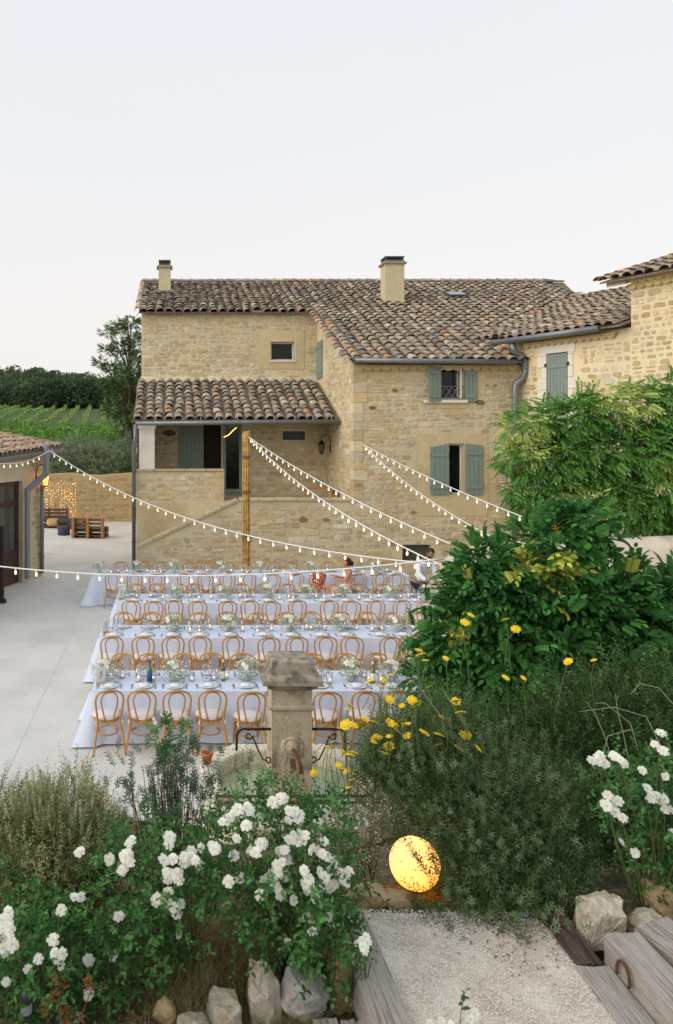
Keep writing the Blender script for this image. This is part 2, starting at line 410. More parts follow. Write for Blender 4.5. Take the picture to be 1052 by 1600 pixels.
def frond_template(pairs=5, ln=.22, leaf=.075, wid=.03, droop=.35, curl=0.):
    V, Fs = [], []; tv, tf = LEAF6; tf = np.concatenate([tf[:, [0,1,2]], tf[:, [0,2,3]]])
    def pt(t): return np.array((0, ln*t*(1-.15*droop*t), -droop*ln*t*t))
    for j in range(pairs+1):
        t = .25+.75*j/pairs; p = pt(t); tan = unit((pt(min(1,t+.05))-pt(t-.05))[None])[0]
        for sg in ((-1,1) if j < pairs else (0,)):
            d = tan*(.55 if sg else 1)+np.array((sg*.9,0,-.25)); d = d/np.linalg.norm(d); x = np.cross(d, (0,0,1.)); x /= np.linalg.norm(x); z = np.cross(x, d)
            M = np.stack([x*wid, d*leaf, z*leaf], 1); o = len(V); V += list(tv@M.T+p); Fs += [tuple(a+o for a in f) for f in tf]
    o = len(V); a, b, c_ = pt(0), pt(.5), pt(1.); w_ = np.array((.0018,0,0)); V += [a-w_, a+w_, b+w_, b-w_, c_]; Fs += [(o,o+1,o+2),(o,o+2,o+3),(o+3,o+2,o+4)]
    return np.array(V), np.array(Fs)
def leaf_mat(name, trans=.25, rough=.62): return mat(name, (1,1,1), rough=rough, tint=True, trans=trans, spec=.14)
# ------------------------------------------------------------------ ground
def garden_z(x, y):
    x = np.asarray(x, float); y = np.asarray(y, float)
    g = np.where(y > 8.55-.15*np.sin(x*1.7), -.4, np.clip(.34*(8.5-y), .015, 1.2)) + np.clip(.4*(3.3-y), 0, 1.7)
    dip = smooth(.1,.4,x)*smooth(1.35,1.1,x)*smooth(4.7,4.2,y)*smooth(2.6,3.2,y)
    g = g - .12*dip
    land = smooth(1.0,1.12,x)*smooth(2.62,2.5,x)*smooth(5.0,4.8,y)
    g = g*(1-land) + np.minimum(g, 1.22)*land
    right = .85*smooth(2.75,3.5,x)*smooth(10.2,9.3,y)*smooth(4.0,6.0,y)
    g = np.where(right > .02, np.maximum(g, right), g)
    return g + smooth(.02,.3,g)*(.025*np.sin(x*7+y*3)*np.sin(y*9-x*2) + .012*np.sin(x*19)*np.sin(y*17))
def gz(x, y): return float(garden_z(x, y))
def terrain_z(x, y):
    x = np.asarray(x, float); y = np.asarray(y, float)
    z = -.06 + 1.95*smooth(38.6, 43, y) + np.clip(y-43, 0, 112)*.0745
    hill = 8.5*smooth(158, 235, y)*(.9+.22*np.cos((x+72)*.022)+.05*np.sin(x*.09+1))*(1-.35*smooth(-45, 10, x)) 
    return z + hill + .25*np.sin(x*.21)*np.sin(y*.17)*smooth(45,60,y)
def grid_mesh(name, xs, ys, fz, m, sm=True):
    X, Y = np.meshgrid(xs, ys); Z = fz(X, Y); V = np.stack([X, Y, Z], -1).reshape(-1,3); nx = len(xs); ny = len(ys)
    i = np.arange(ny-1)[:,None]*nx+np.arange(nx-1)[None]; Fs = np.stack([i,i+1,i+nx+1,i+nx],-1).reshape(-1,4)
    return raw_mesh(name, V, Fs, m, None, sm)
m_court = mat('pale_gravel', lin(212,209,205), rough=.95, var=.07, scale=1.3, col2=lin(188,185,180), c2amt=.38, c2scale=.6, fine=.24, fscale=46, bump=.7, bscale=90, bdist=.008)
m_soil = mat('garden_soil', lin(104,92,70), rough=1, var=.35, scale=9, col2=lin(150,136,100), c2amt=.7, c2scale=5, bump=.9, bscale=40, bdist=.03, fine=.3)
m_field = mat('field_earth', lin(84,100,56), rough=1, var=.25, scale=.3)
xs = np.concatenate([np.linspace(-900,-120,14), np.linspace(-110,140,84), np.linspace(150,900,14)])
ys = np.concatenate([[-400,-100,-20,10,30,38], np.linspace(39,45,7), np.linspace(48,260,72), [300,400,600,1000,1600]])
structure('field', grid_mesh('field', xs, ys, terrain_z, m_field))
mb = MB(); mb.poly([(-40,-12,0),(30,-12,0),(30,38.5,0),(-40,38.5,0)]); structure('courtyard', mb.mesh('courtyard', m_court))
mb = MB(); 
for a, b in (((-2.2,8.4,.0025),(-2.28,17,.0025)),):
    a, b = Vector(a), Vector(b); s_ = (b-a).cross(Vector((0,0,1))).normalized()*.006; mb.poly([a-s_,a+s_,b+s_,b-s_])
structure('ground_joint', mb.mesh('ground_joint', mat('joint_grey', lin(198,196,192), rough=1)))
structure('garden_bed', grid_mesh('garden_bed', np.linspace(-7,9.5,150), np.linspace(-1.0,10.6,120), garden_z, m_soil))

# ------------------------------------------------------------------ far land: wood on the hill, vines, olives, tree
m_leaf = leaf_mat('leaf'); m_bark = mat('bark', lin(96,80,64), rough=.95, var=.3, scale=12, bump=.6, bscale=40)
fo = Foliage(); n_t = 560
tx = RNG.uniform(-150, 90, n_t); ty = 152+RNG.random(n_t)**1.6*95
DARKW = [lin(84,106,76), lin(76,98,70), lin(94,114,82), lin(70,92,66), lin(98,116,84)]  # greens lifted paler to put a slight distance haze into the colour
for x, y in zip(tx, ty):
    z = float(terrain_z(x, y)); h = RNG.uniform(4.6, 6.2); r = RNG.uniform(2.8, 4.6)
    T, D = blob_points([((x,y,z+h*.55),(r,r,h*.5))], 900 if -65 < x < 0 else 120, .7, .2)
    fo.leaves(T, D+RNG.normal(0,.5,(len(T),3)), .55, .45, [DARKW[RNG.integers(0,5)]], jit=.22)
tag(ob('forest', fo.mesh('forest', m_leaf), kind='stuff'), 'dark green wood covering the far hillside behind the vineyard', 'wood')

VINE = [lin(112,152,66), lin(98,140,60), lin(130,166,80), lin(88,128,56)]
m_post = mat('vine_post', lin(110,92,72), rough=.9)
def vine_row(a, b, hgt, wid, per_m, leaf, cols, group, label):
    a, b = np.array(a, float), np.array(b, float); L_ = np.linalg.norm(b-a); n = int(L_*per_m)
    t = RNG.random(n); q = a+(b-a)*t[:,None]; side = np.array([-(b-a)[1], (b-a)[0]])/L_
    bush = .75+.25*np.sin(t*L_*2*PI/1.1)
    q = q+side*(RNG.normal(0, wid*.35, n)*bush)[:,None]
    z = terrain_z(q[:,0], q[:,1])+.25+RNG.random(n)**.7*hgt*bush
    f = Foliage(); f.leaves(np.stack([q[:,0],q[:,1],z],1), RNG.normal(0,1,(n,3))+np.array((0,-.4,.4)), leaf, leaf*.9, cols, jit=.18)
    r = thing('vine_row', label, 'vine row', (a[0], a[1], float(terrain_z(a[0],a[1]))), 0, group)
    ob('foliage', f.mesh('vine_foliage', m_leaf), r, world=True, kind='stuff')
    m_ = MB()
    for k in range(int(L_/5)+1):
        p = a+(b-a)*min(1, k*5/L_); zz = float(terrain_z(p[0],p[1])); m_.tube([(p[0],p[1],zz-.1),(p[0],p[1],zz+1.0)], .035, 4)
    ob('post', m_.mesh('vine_posts', m_post), r, world=True, kind='stuff')
for k in range(11):
    y = 60+k*2.35; vine_row((-.23*y-9, y), (-2-.04*y, y+.5), 1.15, 1.2, 34 if k < 9 else 26, .3, VINE, 'vine rows running across the near vineyard', f'bushy green vine row across the near vineyard, {ordn(k)} uphill from the olive shrubs')
VINE2 = [lin(140,172,100), lin(128,162,90), lin(154,182,114)]
for k in range(26):
    x = -62+k*2.5; vine_row((x+1.4, 87.5), (x-4.6-.035*(x+30), 154), .5, .42, 30, .28, VINE2, 'vine rows receding up the far vineyard', f'pale green vine row receding to the dark wood, {ordn(k)} from the left')

OLIVE = [lin(150,166,138), lin(134,152,122), lin(168,180,152), lin(120,138,108)]
for i, (px, Y, r, h, lb) in enumerate([(92,44.5,1.5,2.0,'grey green olive shrub just right of the outbuilding roof corner'), (122,45.5,1.6,2.3,'tallest grey green olive shrub rising behind the far stone wall'), (160,44,1.7,2.0,'wide grey green olive shrub behind the middle of the far wall'), (200,44.5,1.6,2.2,'grey green olive shrub beside the farmhouse corner, behind the wall')]):
    x = UX(px, Y); z = float(terrain_z(x, Y)); r_ = thing('olive_shrub', lb, 'shrub', (x,Y,z), 0, 'olive shrubs behind the far wall')
    f = Foliage(); T, D = blob_points([((x,Y,z+h*.5),(r,r*.8,h*.5)),((x+.7,Y+.2,z+h*.4),(r*.8,r*.7,h*.4))], 900, .55, .25)
    f.sprigs(T, D+RNG.normal(0,.4,D.shape)+(0,0,.3), .5, 9, .17, .05, OLIVE); ob('foliage', f.mesh('olive_foliage', m_leaf), r_, world=True, kind='stuff')
    m_ = MB()
    for k in range(5): m_.tube([(x,Y,z-.1),(x+random.uniform(-.4,.4),Y,z+h*.4),(x+random.uniform(-1,1),Y,z+h*.8)], [.09,.05,.02], 5)
    ob('stems', m_.mesh('olive_stems', m_bark), r_, world=True)

# feathery tree beside the house
tx0, ty0 = UX(192,46), 46.; tz0 = float(terrain_z(tx0, ty0)); tr = thing('feathery_tree', 'feathery dark green tree rising behind the left corner of the farmhouse', 'tree', (tx0,ty0,tz0))
m_ = MB(); m_.tube([(tx0+.4,ty0,tz0-.2),(tx0+.3,ty0,tz0+3),(tx0+.5,ty0,tz0+6),(tx0+.3,ty0,tz0+9.4)], [.24,.18,.12,.03], 8); ob('trunk', m_.mesh('trunk', m_bark, True), tr, world=True)
blobs = []; lm = MB()
for (px, py, r) in [(205,505,.75),(185,512,.6),(170,520,.45),(212,530,.8),(190,545,.8),(168,545,.5),(158,566,.45),(180,575,.85),(205,585,1.0),(172,598,.8),(195,615,1.1),(178,640,.9),(200,655,1.1),(215,680,1.0),(225,560,1),(235,600,1.2),(228,640,1.2),(190,685,.8)]:
    yy = ty0+random.uniform(-1,1); c_ = P(px, py, yy); blobs.append((tuple(c_), (r*.85, r*.85, r*.42)))
    b0 = Vector((tx0+.4, ty0, max(tz0+2, c_.z-2.0-random.random()))); lm.tube([b0, b0.lerp(c_,.5)+Vector((0,0,.3)), c_], [.07,.045,.015], 5)
ob('limb', lm.mesh('limbs', m_bark, True), tr, world=True)
T, D = blob_points(blobs, 3800, .15, .3); fr = frond_template(7, .40, .11, .042, .15); D2 = D*np.array((1,1,.3))+np.array((0,0,.15))+RNG.normal(0,.3,D.shape)
f = Foliage(); f.put(fr[0], fr[1], frames(D2, None, .35)*RNG.uniform(.7,1.2,(len(T),1,1)), T, palette(len(T), [lin(108,134,86), lin(94,122,76), lin(124,148,98)], .18))
ob('crown', f.mesh('tree_crown', m_leaf), tr, world=True, kind='stuff')

# ------------------------------------------------------------------ materials of the buildings
m_stone = mat('rubble_stone', (1,1,1), rough=.92, tint=True, var=.14, scale=6, fine=.12, fscale=45, bump=.8, bscale=24, bdist=.025)
m_mortar = mat('lime_mortar', lin(210,196,164), rough=.95, var=.1, scale=1.3, col2=lin(194,170,124), c2amt=.6, c2scale=.8, fine=.12, fscale=24, bump=.8, bscale=16, bdist=.03)
m_mortar2 = mat('pale_mortar', lin(224,210,176), rough=.95, var=.1, scale=1.5, col2=lin(210,190,148), c2amt=.6, c2scale=1.1, bump=.5, bscale=24, bdist=.02)
m_render = mat('smooth_render', lin(206,188,150), rough=.9, var=.07, scale=2.2, col2=lin(190,170,130), c2amt=.5, c2scale=1.4, bump=.2, bscale=40, bdist=.01)
m_white = mat('white_stone', lin(226,220,208), rough=.85, var=.06, scale=3, bump=.15)
m_tile = mat('clay_tile', (1,1,1), rough=.88, tint=True, var=.16, scale=7, col2=lin(96,90,80), c2amt=.75, c2scale=9, c2lo=.52, c2hi=.66, fine=.14, fscale=60, bump=.35, bscale=60, bdist=.008)
m_under = mat('roof_underlay', lin(122,108,94), rough=1, var=.3, scale=6, fine=.2)
m_zinc = mat('zinc', lin(126,130,134), rough=.45, metal=.5, var=.12, scale=4, spec=.5)
m_shut = mat('sage_shutter', lin(128,142,134), rough=.6, var=.05, scale=3, bump=.08, bscale=60, bdist=.004)
m_frame = mat('white_frame', lin(218,216,208), rough=.55)
m_glass = mat('dark_window_glass', (.010,.012,.011), rough=.08, spec=.3)
m_dark = mat('interior_shade', (.02,.018,.015), rough=.9)
m_iron = mat('wrought_iron', lin(52,46,42), rough=.55, metal=.5, var=.2, scale=20)
m_rust = mat('rusty_iron', lin(96,62,44), rough=.8, var=.3, scale=30)
m_chim = mat('chimney_render', lin(200,186,152), rough=.9, var=.08, scale=3, bump=.2)
m_capstone = mat('grey_cement', lin(150,144,132), rough=.9, var=.15, scale=8)
m_brownwood = mat('brown_wood', lin(92,66,46), rough=.75, var=.25, scale=14, stretch=(1,1,.2))

PAL_H = [lin(*t) for t in ((212,194,154),(204,184,144),(218,202,166),(200,180,142),(208,186,144),(198,184,158),(190,178,158),(204,188,158),(210,186,140),(198,172,130),(190,170,136),(220,208,180))]
PAL_W = [lin(*t) for t in ((214,192,146),(206,182,132),(222,204,162),(200,172,122),(208,176,120),(194,170,126),(202,190,164),(190,162,116),(218,200,162))]
EX, EY, EZ = Vector((1,0,0)), Vector((0,1,0)), Vector((0,0,1))
FRONT = Vector((0,-1,0))

# ------------------------------------------------------------------ farmhouse
YF, YB, YP, YK = 23.0, 28.9, 25.2, 27.1            # right block front, upper left wall, porch front, porch back wall
XL, XS, XR = -1.22, 5.66, 11.3                     # left end, step between blocks, right end of the front
RS = .42                                           # roof slope
zr = lambda y: 9.42+RS*(y-YB)
YR = 34.06
house = thing('stone_farmhouse', 'two storey ochre stone farmhouse with canal tile roof and tiled porch behind the tables', 'farmhouse', (4.5, YF, 0))
st = Stones(); wm = MB()
# openings
w_up = (UX(687,YF), UX(724,YF), UZ(625,YF), UZ(574,YF)); w_lo = (UX(699,YF), UX(725,YF), UZ(773,YF), UZ(693,YF)); w_ce = (UX(629,YF), UX(674,YF), UZ(877,YF), UZ(851,YF))
wm.wall((0,YF,0), EX, FRONT, XS, XR, 0, zr(YF)-.2, [w_up, w_lo, w_ce], .3)
w_l = (UX(423,YB), UX(460,YB), UZ(563,YB), UZ(534,YB))
wm.wall((0,YB,0), EX, FRONT, XL, XS, 5.0, zr(YB)-.1, [w_l], .3)
wm.poly([(XS,YF,0),(XS,YB,0),(XS,YB,zr(YB)-.12),(XS,YF,zr(YF)-.2)])                                 # side of the right block
wm.poly([(XL,YP,0),(XL,41,0),(XL,41,7),(XL,YR,zr(YR)-.12),(XL,YB,zr(YB)-.12),(XL,YB,6.6),(XL,YP,5.1)])   # left gable
wm.poly([(XL,41,0),(18,41,0),(18,41,8),(XL,41,8)]); wm.poly([(18,24,0),(18,41,0),(18,41,8.5),(18,YR,11.4),(18,24,7)])
wm.poly([(XR,YF,0),(XR,YF+2,0),(XR,YF+2,zr(YF+2)-.15),(XR,YF,zr(YF)-.2)])
# porch back wall with openings: shuttered door, glazed door, high window
d1 = (UX(318,YK), UX(346,YK), 2.3, UZ(664,YK)); d2 = (UX(349,YK), UX(378,YK), 2.3, UZ(664,YK)); hw = (UX(440,YK), UX(480,YK), UZ(690,YK), UZ(671,YK))
wm.wall((0,YK,0), EX, FRONT, XL, XS, 2.2, 5.75, [d1, d2, hw], .2)
wm.poly([(XL,YK,5.75),(XS,YK,5.75),(XS,YB,5.75),(XL,YB,5.75)])
# terrace floor, parapets and outer stair wall
wm.box(XL+.02, XS-.02, YF+1.25, YK, 0, 2.28)
px_l, px_r = UX(349,YP), UX(391,YP)
wm.box(XL+.003, px_l, YP-.28, YP, 2.28, UZ(736,YP))
wm.prism([(XL+.1,YF,0),(XS-.003,YF,0),(XS-.003,YF,UZ(783,YF)),(UX(372,YF),YF,UZ(783,YF)),(XL+.1,YF,UZ(857,YF))], (0,.34,0))
wm.box(XL+.1, UX(372,YF), YF+.36, YF+1.25, 0, .6); 
for k in range(7):                                                                             # treads of the stair
    x0 = XL+.3+k*.4; wm.box(x0, px_l+.7, YF+.36, YF+1.23, .6+k*.24, .6+(k+1)*.24)
wall_o = ob('wall', wm.mesh('house_wall', m_mortar), house, world=True)
no = lambda *hs: (lambda u, v: not any(h[0]-.02<u<h[1]+.02 and h[2]-.02<v<h[3]+.02 for h in hs))
def inside(*holes, top=None):
    f0 = no(*holes)
    return (lambda u, v: f0(u,v) and (top is None or v < top(u)))
sur_lo = (UX(652,YF), UX(762,YF), UZ(806,YF), UZ(679,YF)); sur_up = (w_up[0]-.1, w_up[1]+.1, w_up[2]-.25, w_up[3]+.2); sur_l = (w_l[0]-.45, w_l[1]+.4, w_l[2]-.35, w_l[3]+.45)
st.wall((0,YF,0), EX, FRONT, inside(sur_lo, sur_up, w_ce), XS+.02, XR, .05, 6.4, PAL_H, hmin=.09, hmax=.21, wmin=.13, wmax=.5)
st.wall((0,YB,0), EX, FRONT, inside(sur_l), XL, XS, 6.72, 9.36, PAL_H, hmin=.09, hmax=.19, wmin=.13, wmax=.46)
st.wall((XS,0,0), -EY, Vector((-1,0,0)), lambda u, v: v < zr(-u)-.35 and not(-YK-1.85<u<-YK-.2 and v > 6.3) and (v > 5.3 or True), -YB, -YF-.02, 2.4, 9.2, PAL_H, hmin=.14, hmax=.26, wmin=.22, wmax=.55)
st.wall((0,YF,0), EX, FRONT, lambda u, v: v < UZ(783,YF)-.12 and v < UZ(857,YF)-.14+(u-XL-.1)*(UZ(783,YF)-UZ(857,YF))/(UX(372,YF)-XL-.1) and u < XS-.05, XL+.1, XS-.05, .05, 2.4, PAL_H, hmin=.11, hmax=.26, wmin=.18, wmax=.62)
st.wall((0,YP-.28,0), EX, FRONT, lambda u, v: u < px_l-.25, XL, px_l, 1.0, 3.2, PAL_H, hmin=.12, hmax=.25, wmin=.18, wmax=.58)
st.wall((0,YK,0), EX, FRONT, inside(d1, d2, hw, (UX(279,YK),d1[0],2,9)), XL, XS, 2.35, 5.6, PAL_H, hmin=.14, hmax=.26, wmin=.22, wmax=.55)
st.wall((XL,0,0), -EY, Vector((-1,0,0)), lambda u, v: v < 5, -40, -YP-.05, .1, 7, PAL_H, hmin=.16, hmax=.28, wmin=.3, wmax=.6)
for (px, py, r, c_) in ((617,610,.11,(96,72,50)),(582,637,.12,(92,58,44)),(750,629,.15,(88,72,54)),(774,602,.06,(120,92,66)),(761,602,.05,(120,92,66)),(646,800,.09,(150,96,70)),(612,850,.14,(160,104,84)),(560,758,.12,(158,112,84)),(474,812,.16,(122,66,54)),(510,812,.12,(140,92,70)),(776,648,.1,(168,116,76))):
    x, z = UX(px,YF), UZ(py,YF); r *= .8; c_ = tuple(.6*a+.4*b for a,b in zip(c_,(190,165,125))); ring = [(x+r*1.35*math.cos(t)*random.uniform(.8,1.1), z+r*.75*math.sin(t)*random.uniform(.8,1.1)) for t in np.linspace(0,2*PI,9)[:-1]]
    V = [Vector((a,YF+.01,b)) for a,b in ring]+[Vector((x+(a-x)*.8,YF-.035,z+(b-z)*.8)) for a,b in ring]
    st.items.append((1., V, [tuple(range(8,16))]+[(i,(i+1)%8,8+(i+1)%8,8+i) for i in range(8)], lin(*c_), Vector((x,YF,z))))
st.build(wall_o, m_stone, 300)
# quoins of the right block corner
qm = [];
z = 2.5
while z < 6.6:
    h = random.uniform(.22,.34); wv = random.choice((.28,.42)); m_ = MB(); m_.box(XS-.02, XS+wv, YF-.022, YF+.7-wv, z+.008, z+h-.008, random.choice(PAL_H)); ob('quoin', m_.mesh('quoin', m_stone), wall_o, world=True); z += h
# coping of parapets and stair
def coping(a, b, wd, th, parent, m=m_stone, step=.55, col=lin(198,182,148)):
    a, b = Vector(a), Vector(b); d = b-a; n = max(1, int(d.length/step)); ux = d.normalized(); sd_ = Vector((0,1,0)) if abs(ux.y) < .6 else Vector((1,0,0)); up = ux.cross(sd_); up = up if up.z > 0 else -up
    for k in range(n):
        c_ = a+d*((k+.5)/n); m_ = MB(); q = random.uniform(.86,1.08); m_.obox(c_+up*random.uniform(-.008,.008), ux, sd_, up, d.length/n/2-.006, wd/2, th/2, tuple(x*q for x in col), b=.012); ob('coping_stone', m_.mesh('coping_stone', m), parent, world=True)
coping((XL+.1,YF+.16,UZ(857,YF)+.04), (UX(372,YF),YF+.16,UZ(783,YF)+.04), .44, .09, wall_o)
coping((UX(372,YF)+.05,YF+.16,UZ(783,YF)+.045), (XS-.03,YF+.16,UZ(783,YF)+.045), .44, .09, wall_o)
coping((XL-.02,YP-.14,UZ(736,YP)+.04), (px_l+.02,YP-.14,UZ(736,YP)+.04), .4, .08, wall_o)
m_ = MB(); zz = 1.7
while zz < 3.3: h = .27; m_.box(px_l-.3+random.uniform(-.05,.05), px_l+.012, YP-.3, YP+.01, zz, zz+h-.012, random.choice(PAL_H)); zz += h
ob('quoin', m_.mesh('parapet_quoin', m_stone), wall_o, world=True)
# rendered surrounds
def panel(h, Y, m, cut, name='render_surround', th=.018):
    m_ = MB(); m_.wall((0,Y-th,0), EX, FRONT, *h, [cut], .0); ob(name, m_.mesh(name, m), wall_o, world=True)
panel(sur_lo, YF, m_render, w_lo); panel(sur_up, YF, m_render, w_up); panel(sur_l, YB, m_render, w_l)
# ledge and flashing above the porch roof
m_ = MB(); xs_ = np.linspace(XL-.03, XS, 40)
V = []; 
for x in xs_: q = .03*math.sin(x*5)+.03*random.random(); V += [(x,YB-.02,6.42),(x,YB-.32-q*.5,6.44),(x,YB-.3,6.6+q),(x,YB-.0,6.78+q)]
m_.add(V, [(i*4+a,(i+1)*4+a,(i+1)*4+a+1,i*4+a+1) for i in range(39) for a in range(3)]); ob('mortar_ledge', m_.mesh('mortar_ledge', mat('ledge_mortar', lin(212,200,172), rough=.95, var=.1, scale=5, bump=.6, bscale=18, bdist=.03), True), wall_o, world=True)
# white corner post of the porch
m_ = MB(); x0, x1 = UX(218,YP), UX(242,YP); m_.box(x0, x1, YP-.3, YP+.16, UZ(736,YP)+.08, 5.0); m_.box(x0-.04, x1+.04, YP-.34, YP+.2, 4.72, 4.86); ob('porch_pillar', m_.mesh('porch_pillar', m_white), house, world=True)

# windows and shutters of the house
def casement(h, Y, parent, mull=1, open_right=False, depth=.2):
    fr = MB(); t = .06; a,b,c_,d = h
    for (x0,x1,z0,z1) in ((a,a+t,c_,d),(b-t,b,c_,d),(a+t,b-t,c_,c_+t),(a+t,b-t,d-t,d)): fr.box(x0,x1,Y+depth-.03,Y+depth+.04,z0,z1)
    win = ob('window', fr.mesh('window_frame', m_frame), parent, world=True)
    g = MB(); g.box(a+t,b-t,Y+depth,Y+depth+.02,c_+t,d-t); ob('pane', g.mesh('pane', m_glass), win, world=True)
    return win
def shutter(parent, O, ex, n, wd, ht, boards=5, arch=0., m=m_shut):
    "board shutter hinged at O, spreading along ex; boards are separate pieces"
    O, ex, n = Vector(O), Vector(ex), Vector(n); m_ = MB()
    for z in (.16, .84): m_.obox(O+ex*wd/2+EZ*ht*z+n*.03, ex, n, EZ, wd/2-.03, .012, .05)
    m_.tube([O+EZ*ht*.14+n*.01, O+EZ*ht*.2+n*.01], .025, 6); m_.tube([O+EZ*ht*.82+n*.01, O+EZ*ht*.88+n*.01], .025, 6)
    s_ = ob('shutter', m_.mesh('shutter', m), parent, world=True)
    for k in range(boards):
        b_ = MB(); u = (k+.5)/boards; hh = ht+arch*(u); b_.obox(O+ex*wd*u+EZ*hh/2, ex, n, EZ, wd/boards/2-.004, .018, hh/2, b=.005); ob('board', b_.mesh('board', m), s_, world=True)
    return s_
casement(w_up, YF, house); casement(w_lo, YF, house); wl_ = casement(w_l, YB, house)
m_ = MB(); m_.box(w_l[0]-.04,w_l[1]+.04,YB-.06,YB+.16,w_l[2]-.07,w_l[2]); m_.box(w_l[1],w_l[1]+.05,YB-.03,YB+.1,w_l[2],w_l[3]); ob('sill', m_.mesh('sill', m_frame), wl_, world=True)
m_ = MB(); m_.box(w_up[0]-.5,w_up[1]+.1,YF-.12,YF+.15,w_up[2]-.09,w_up[2]); ob('window_sill', m_.mesh('window_sill', m_white), house, world=True)
# open casement leaf and iron guard of the upper window
m_ = MB(); xr = w_up[1]-.1
for (z0,z1) in ((w_up[2]+.05,w_up[2]+.11),(w_up[3]-.12,w_up[3]-.06)): m_.box(xr-.03,xr,YF-.1,YF+.2,z0,z1)
m_.box(xr-.03,xr,YF-.14,YF-.1,w_up[2]+.05,w_up[3]-.06); m_.box(xr-.03,xr,YF+.16,YF+.2,w_up[2]+.05,w_up[3]-.06); ob('open_casement', m_.mesh('open_casement', m_frame), house, world=True)
m_ = MB()
for z in (w_up[2]+.08, w_up[2]+.42): m_.tube([(w_up[0],YF-.04,z),(w_up[1],YF-.04,z)], .014, 5)
for k in range(4):
    a = w_up[0]+(w_up[1]-w_up[0])*k/4; b = w_up[0]+(w_up[1]-w_up[0])*(k+1)/4
    m_.tube([(a,YF-.04,w_up[2]+.08),(b,YF-.04,w_up[2]+.42)], .009, 4); m_.tube([(a,YF-.04,w_up[2]+.42),(b,YF-.04,w_up[2]+.08)], .009, 4)
ob('window_guard', m_.mesh('window_guard', m_zinc), house, world=True)
hz_ = UZ(574,YF)-UZ(628,YF)
shutter(house, (UX(667,YF)+.0,YF-.2,UZ(628,YF)), (.97,.2,0), (.2,-.97,0), .42, hz_, 3); shutter(house, (UX(743,YF),YF-.06,UZ(628,YF)), (-1,0,0), FRONT, .36, hz_, 3)
hz_ = UZ(695,YF)-UZ(773,YF)
shutter(house, (UX(672,YF),YF-.05,UZ(773,YF)), (1,0,0), FRONT, UX(701,YF)-UX(672,YF), hz_-.08, 4, .12); shutter(house, (UX(753,YF),YF-.06,UZ(773,YF)), (-1,0,0), FRONT, UX(753,YF)-UX(726,YF), hz_-.02, 4, .06)
shutter(house, (XS-.03,28.75,6.68), (0,-1,0), (-1,0,0), 1.0, 1.42, 5)
# dark grey panel set back in the low opening, standing in for its shade
m_ = MB(); m_.box(w_ce[0],w_ce[1],YF+.22,YF+.26,w_ce[2],w_ce[3]); ob('opening_shade_panel', m_.mesh('opening_shade_panel', mat('opening_shade_grey', lin(84,84,76), rough=.8, var=.15)), house, world=True)
# porch doors
m_ = MB(); m_.box(d1[0],d1[1],YK+.19,YK+.21,2.3,d1[3]); ob('doorway_shade_panel', m_.mesh('doorway_shade_panel', m_dark), house, world=True)  # flat near-black panel painted in place of the unlit room behind
fr = MB(); a,b,c_,d = d2
for (x0,x1,z0,z1) in ((a,a+.1,c_,d),(b-.1,b,c_,d),(a+.1,b-.1,c_,c_+.22),(a+.1,b-.1,d-.1,d)): fr.box(x0,x1,YK-.02,YK+.06,z0,z1)
dr = ob('glazed_door', fr.mesh('glazed_door', m_shut), house, world=True); g = MB(); g.box(a+.1,b-.1,YK+.02,YK+.03,c_+.22,d-.1); ob('pane', g.mesh('pane', m_glass), dr, world=True)
h_ = MB(); h_.tube([(a+.06,YK-.06,3.4),(a+.14,YK-.06,3.4)], .015, 5); ob('handle', h_.mesh('handle', m_zinc), dr, world=True)
shutter(house, (UX(280,YK),YK-.06,2.32), (1,0,0), FRONT, d1[0]-UX(280,YK)-.02, d1[3]-2.4, 6)
casement(hw, YK, house, depth=.1)
m_ = MB(); m_.lathe([(0,.0),(.2,.0),(.2,.02),(0,.02)], 14); me = m_.mesh('plaque', mat('brown_plaque', lin(112,74,52), rough=.6)); o = ob('plaque', me, house, loc=Vector((UX(265,YK), YK-.03, UZ(677,YK)))-house.location); o.rotation_euler = (PI/2,0,0); o.scale = (1.2,.55,1)
# lantern on the porch side wall
def lantern(parent, p, d, n, lit=False, sc=1.):
    "wrought iron wall lantern: scroll bracket from p, arm along d"
    p, d = Vector(p), Vector(d); br = MB(); path = [p, p+EZ*.25*sc, p+EZ*.42*sc+d*.06*sc, p+EZ*.48*sc+d*.18*sc, p+EZ*.42*sc+d*.3*sc, p+EZ*.3*sc+d*.32*sc]
    br.tube(path, .014*sc, 6); br.obox(p-EZ*.02, d, d.cross(EZ), EZ, .015*sc, .04*sc, .14*sc); b_ = ob('bracket', br.mesh('bracket', m_iron), parent, world=True)
    c_ = p+d*.32*sc; hd = MB(); hd.lathe([(0,.3),(.03,.29),(.1,.2),(.13,.17),(.12,.16)], 6, c_*1 if False else tuple(c_+Vector((0,0,-.02))))
    hd.lathe([(.0,-.22),(.03,-.22),(.07,-.18),(.07,-.16)], 6, tuple(c_))
    for k in range(6): t = 2*PI*k/6; hd.tube([c_+Vector((.12*math.cos(t),.12*math.sin(t),.15))*sc, c_+Vector((.068*math.cos(t),.068*math.sin(t),-.17))*sc], .008*sc, 4)
    ob('lantern_head', hd.mesh('lantern_head', m_iron), parent, world=True)
    gl = MB(); gl.lathe([(.062,-.16),(.112,.15)], 6, tuple(c_)); ob('lantern_glass', gl.mesh('lantern_glass', mat('lit_amber_glass', (.9,.5,.15), rough=.4, emit=(1,.30,.045), emit_s=4.5) if lit else clear_glass('lantern_clear', (.6,.6,.55), .1)), parent, world=True)
ln = thing('wall_lantern', 'unlit black iron lantern on the side wall inside the porch', 'lantern', (XS, 26.2, 4.3)); lantern(ln, (XS-.02, 26.3, UZ(700,26.3)), (-1,0,0), None)
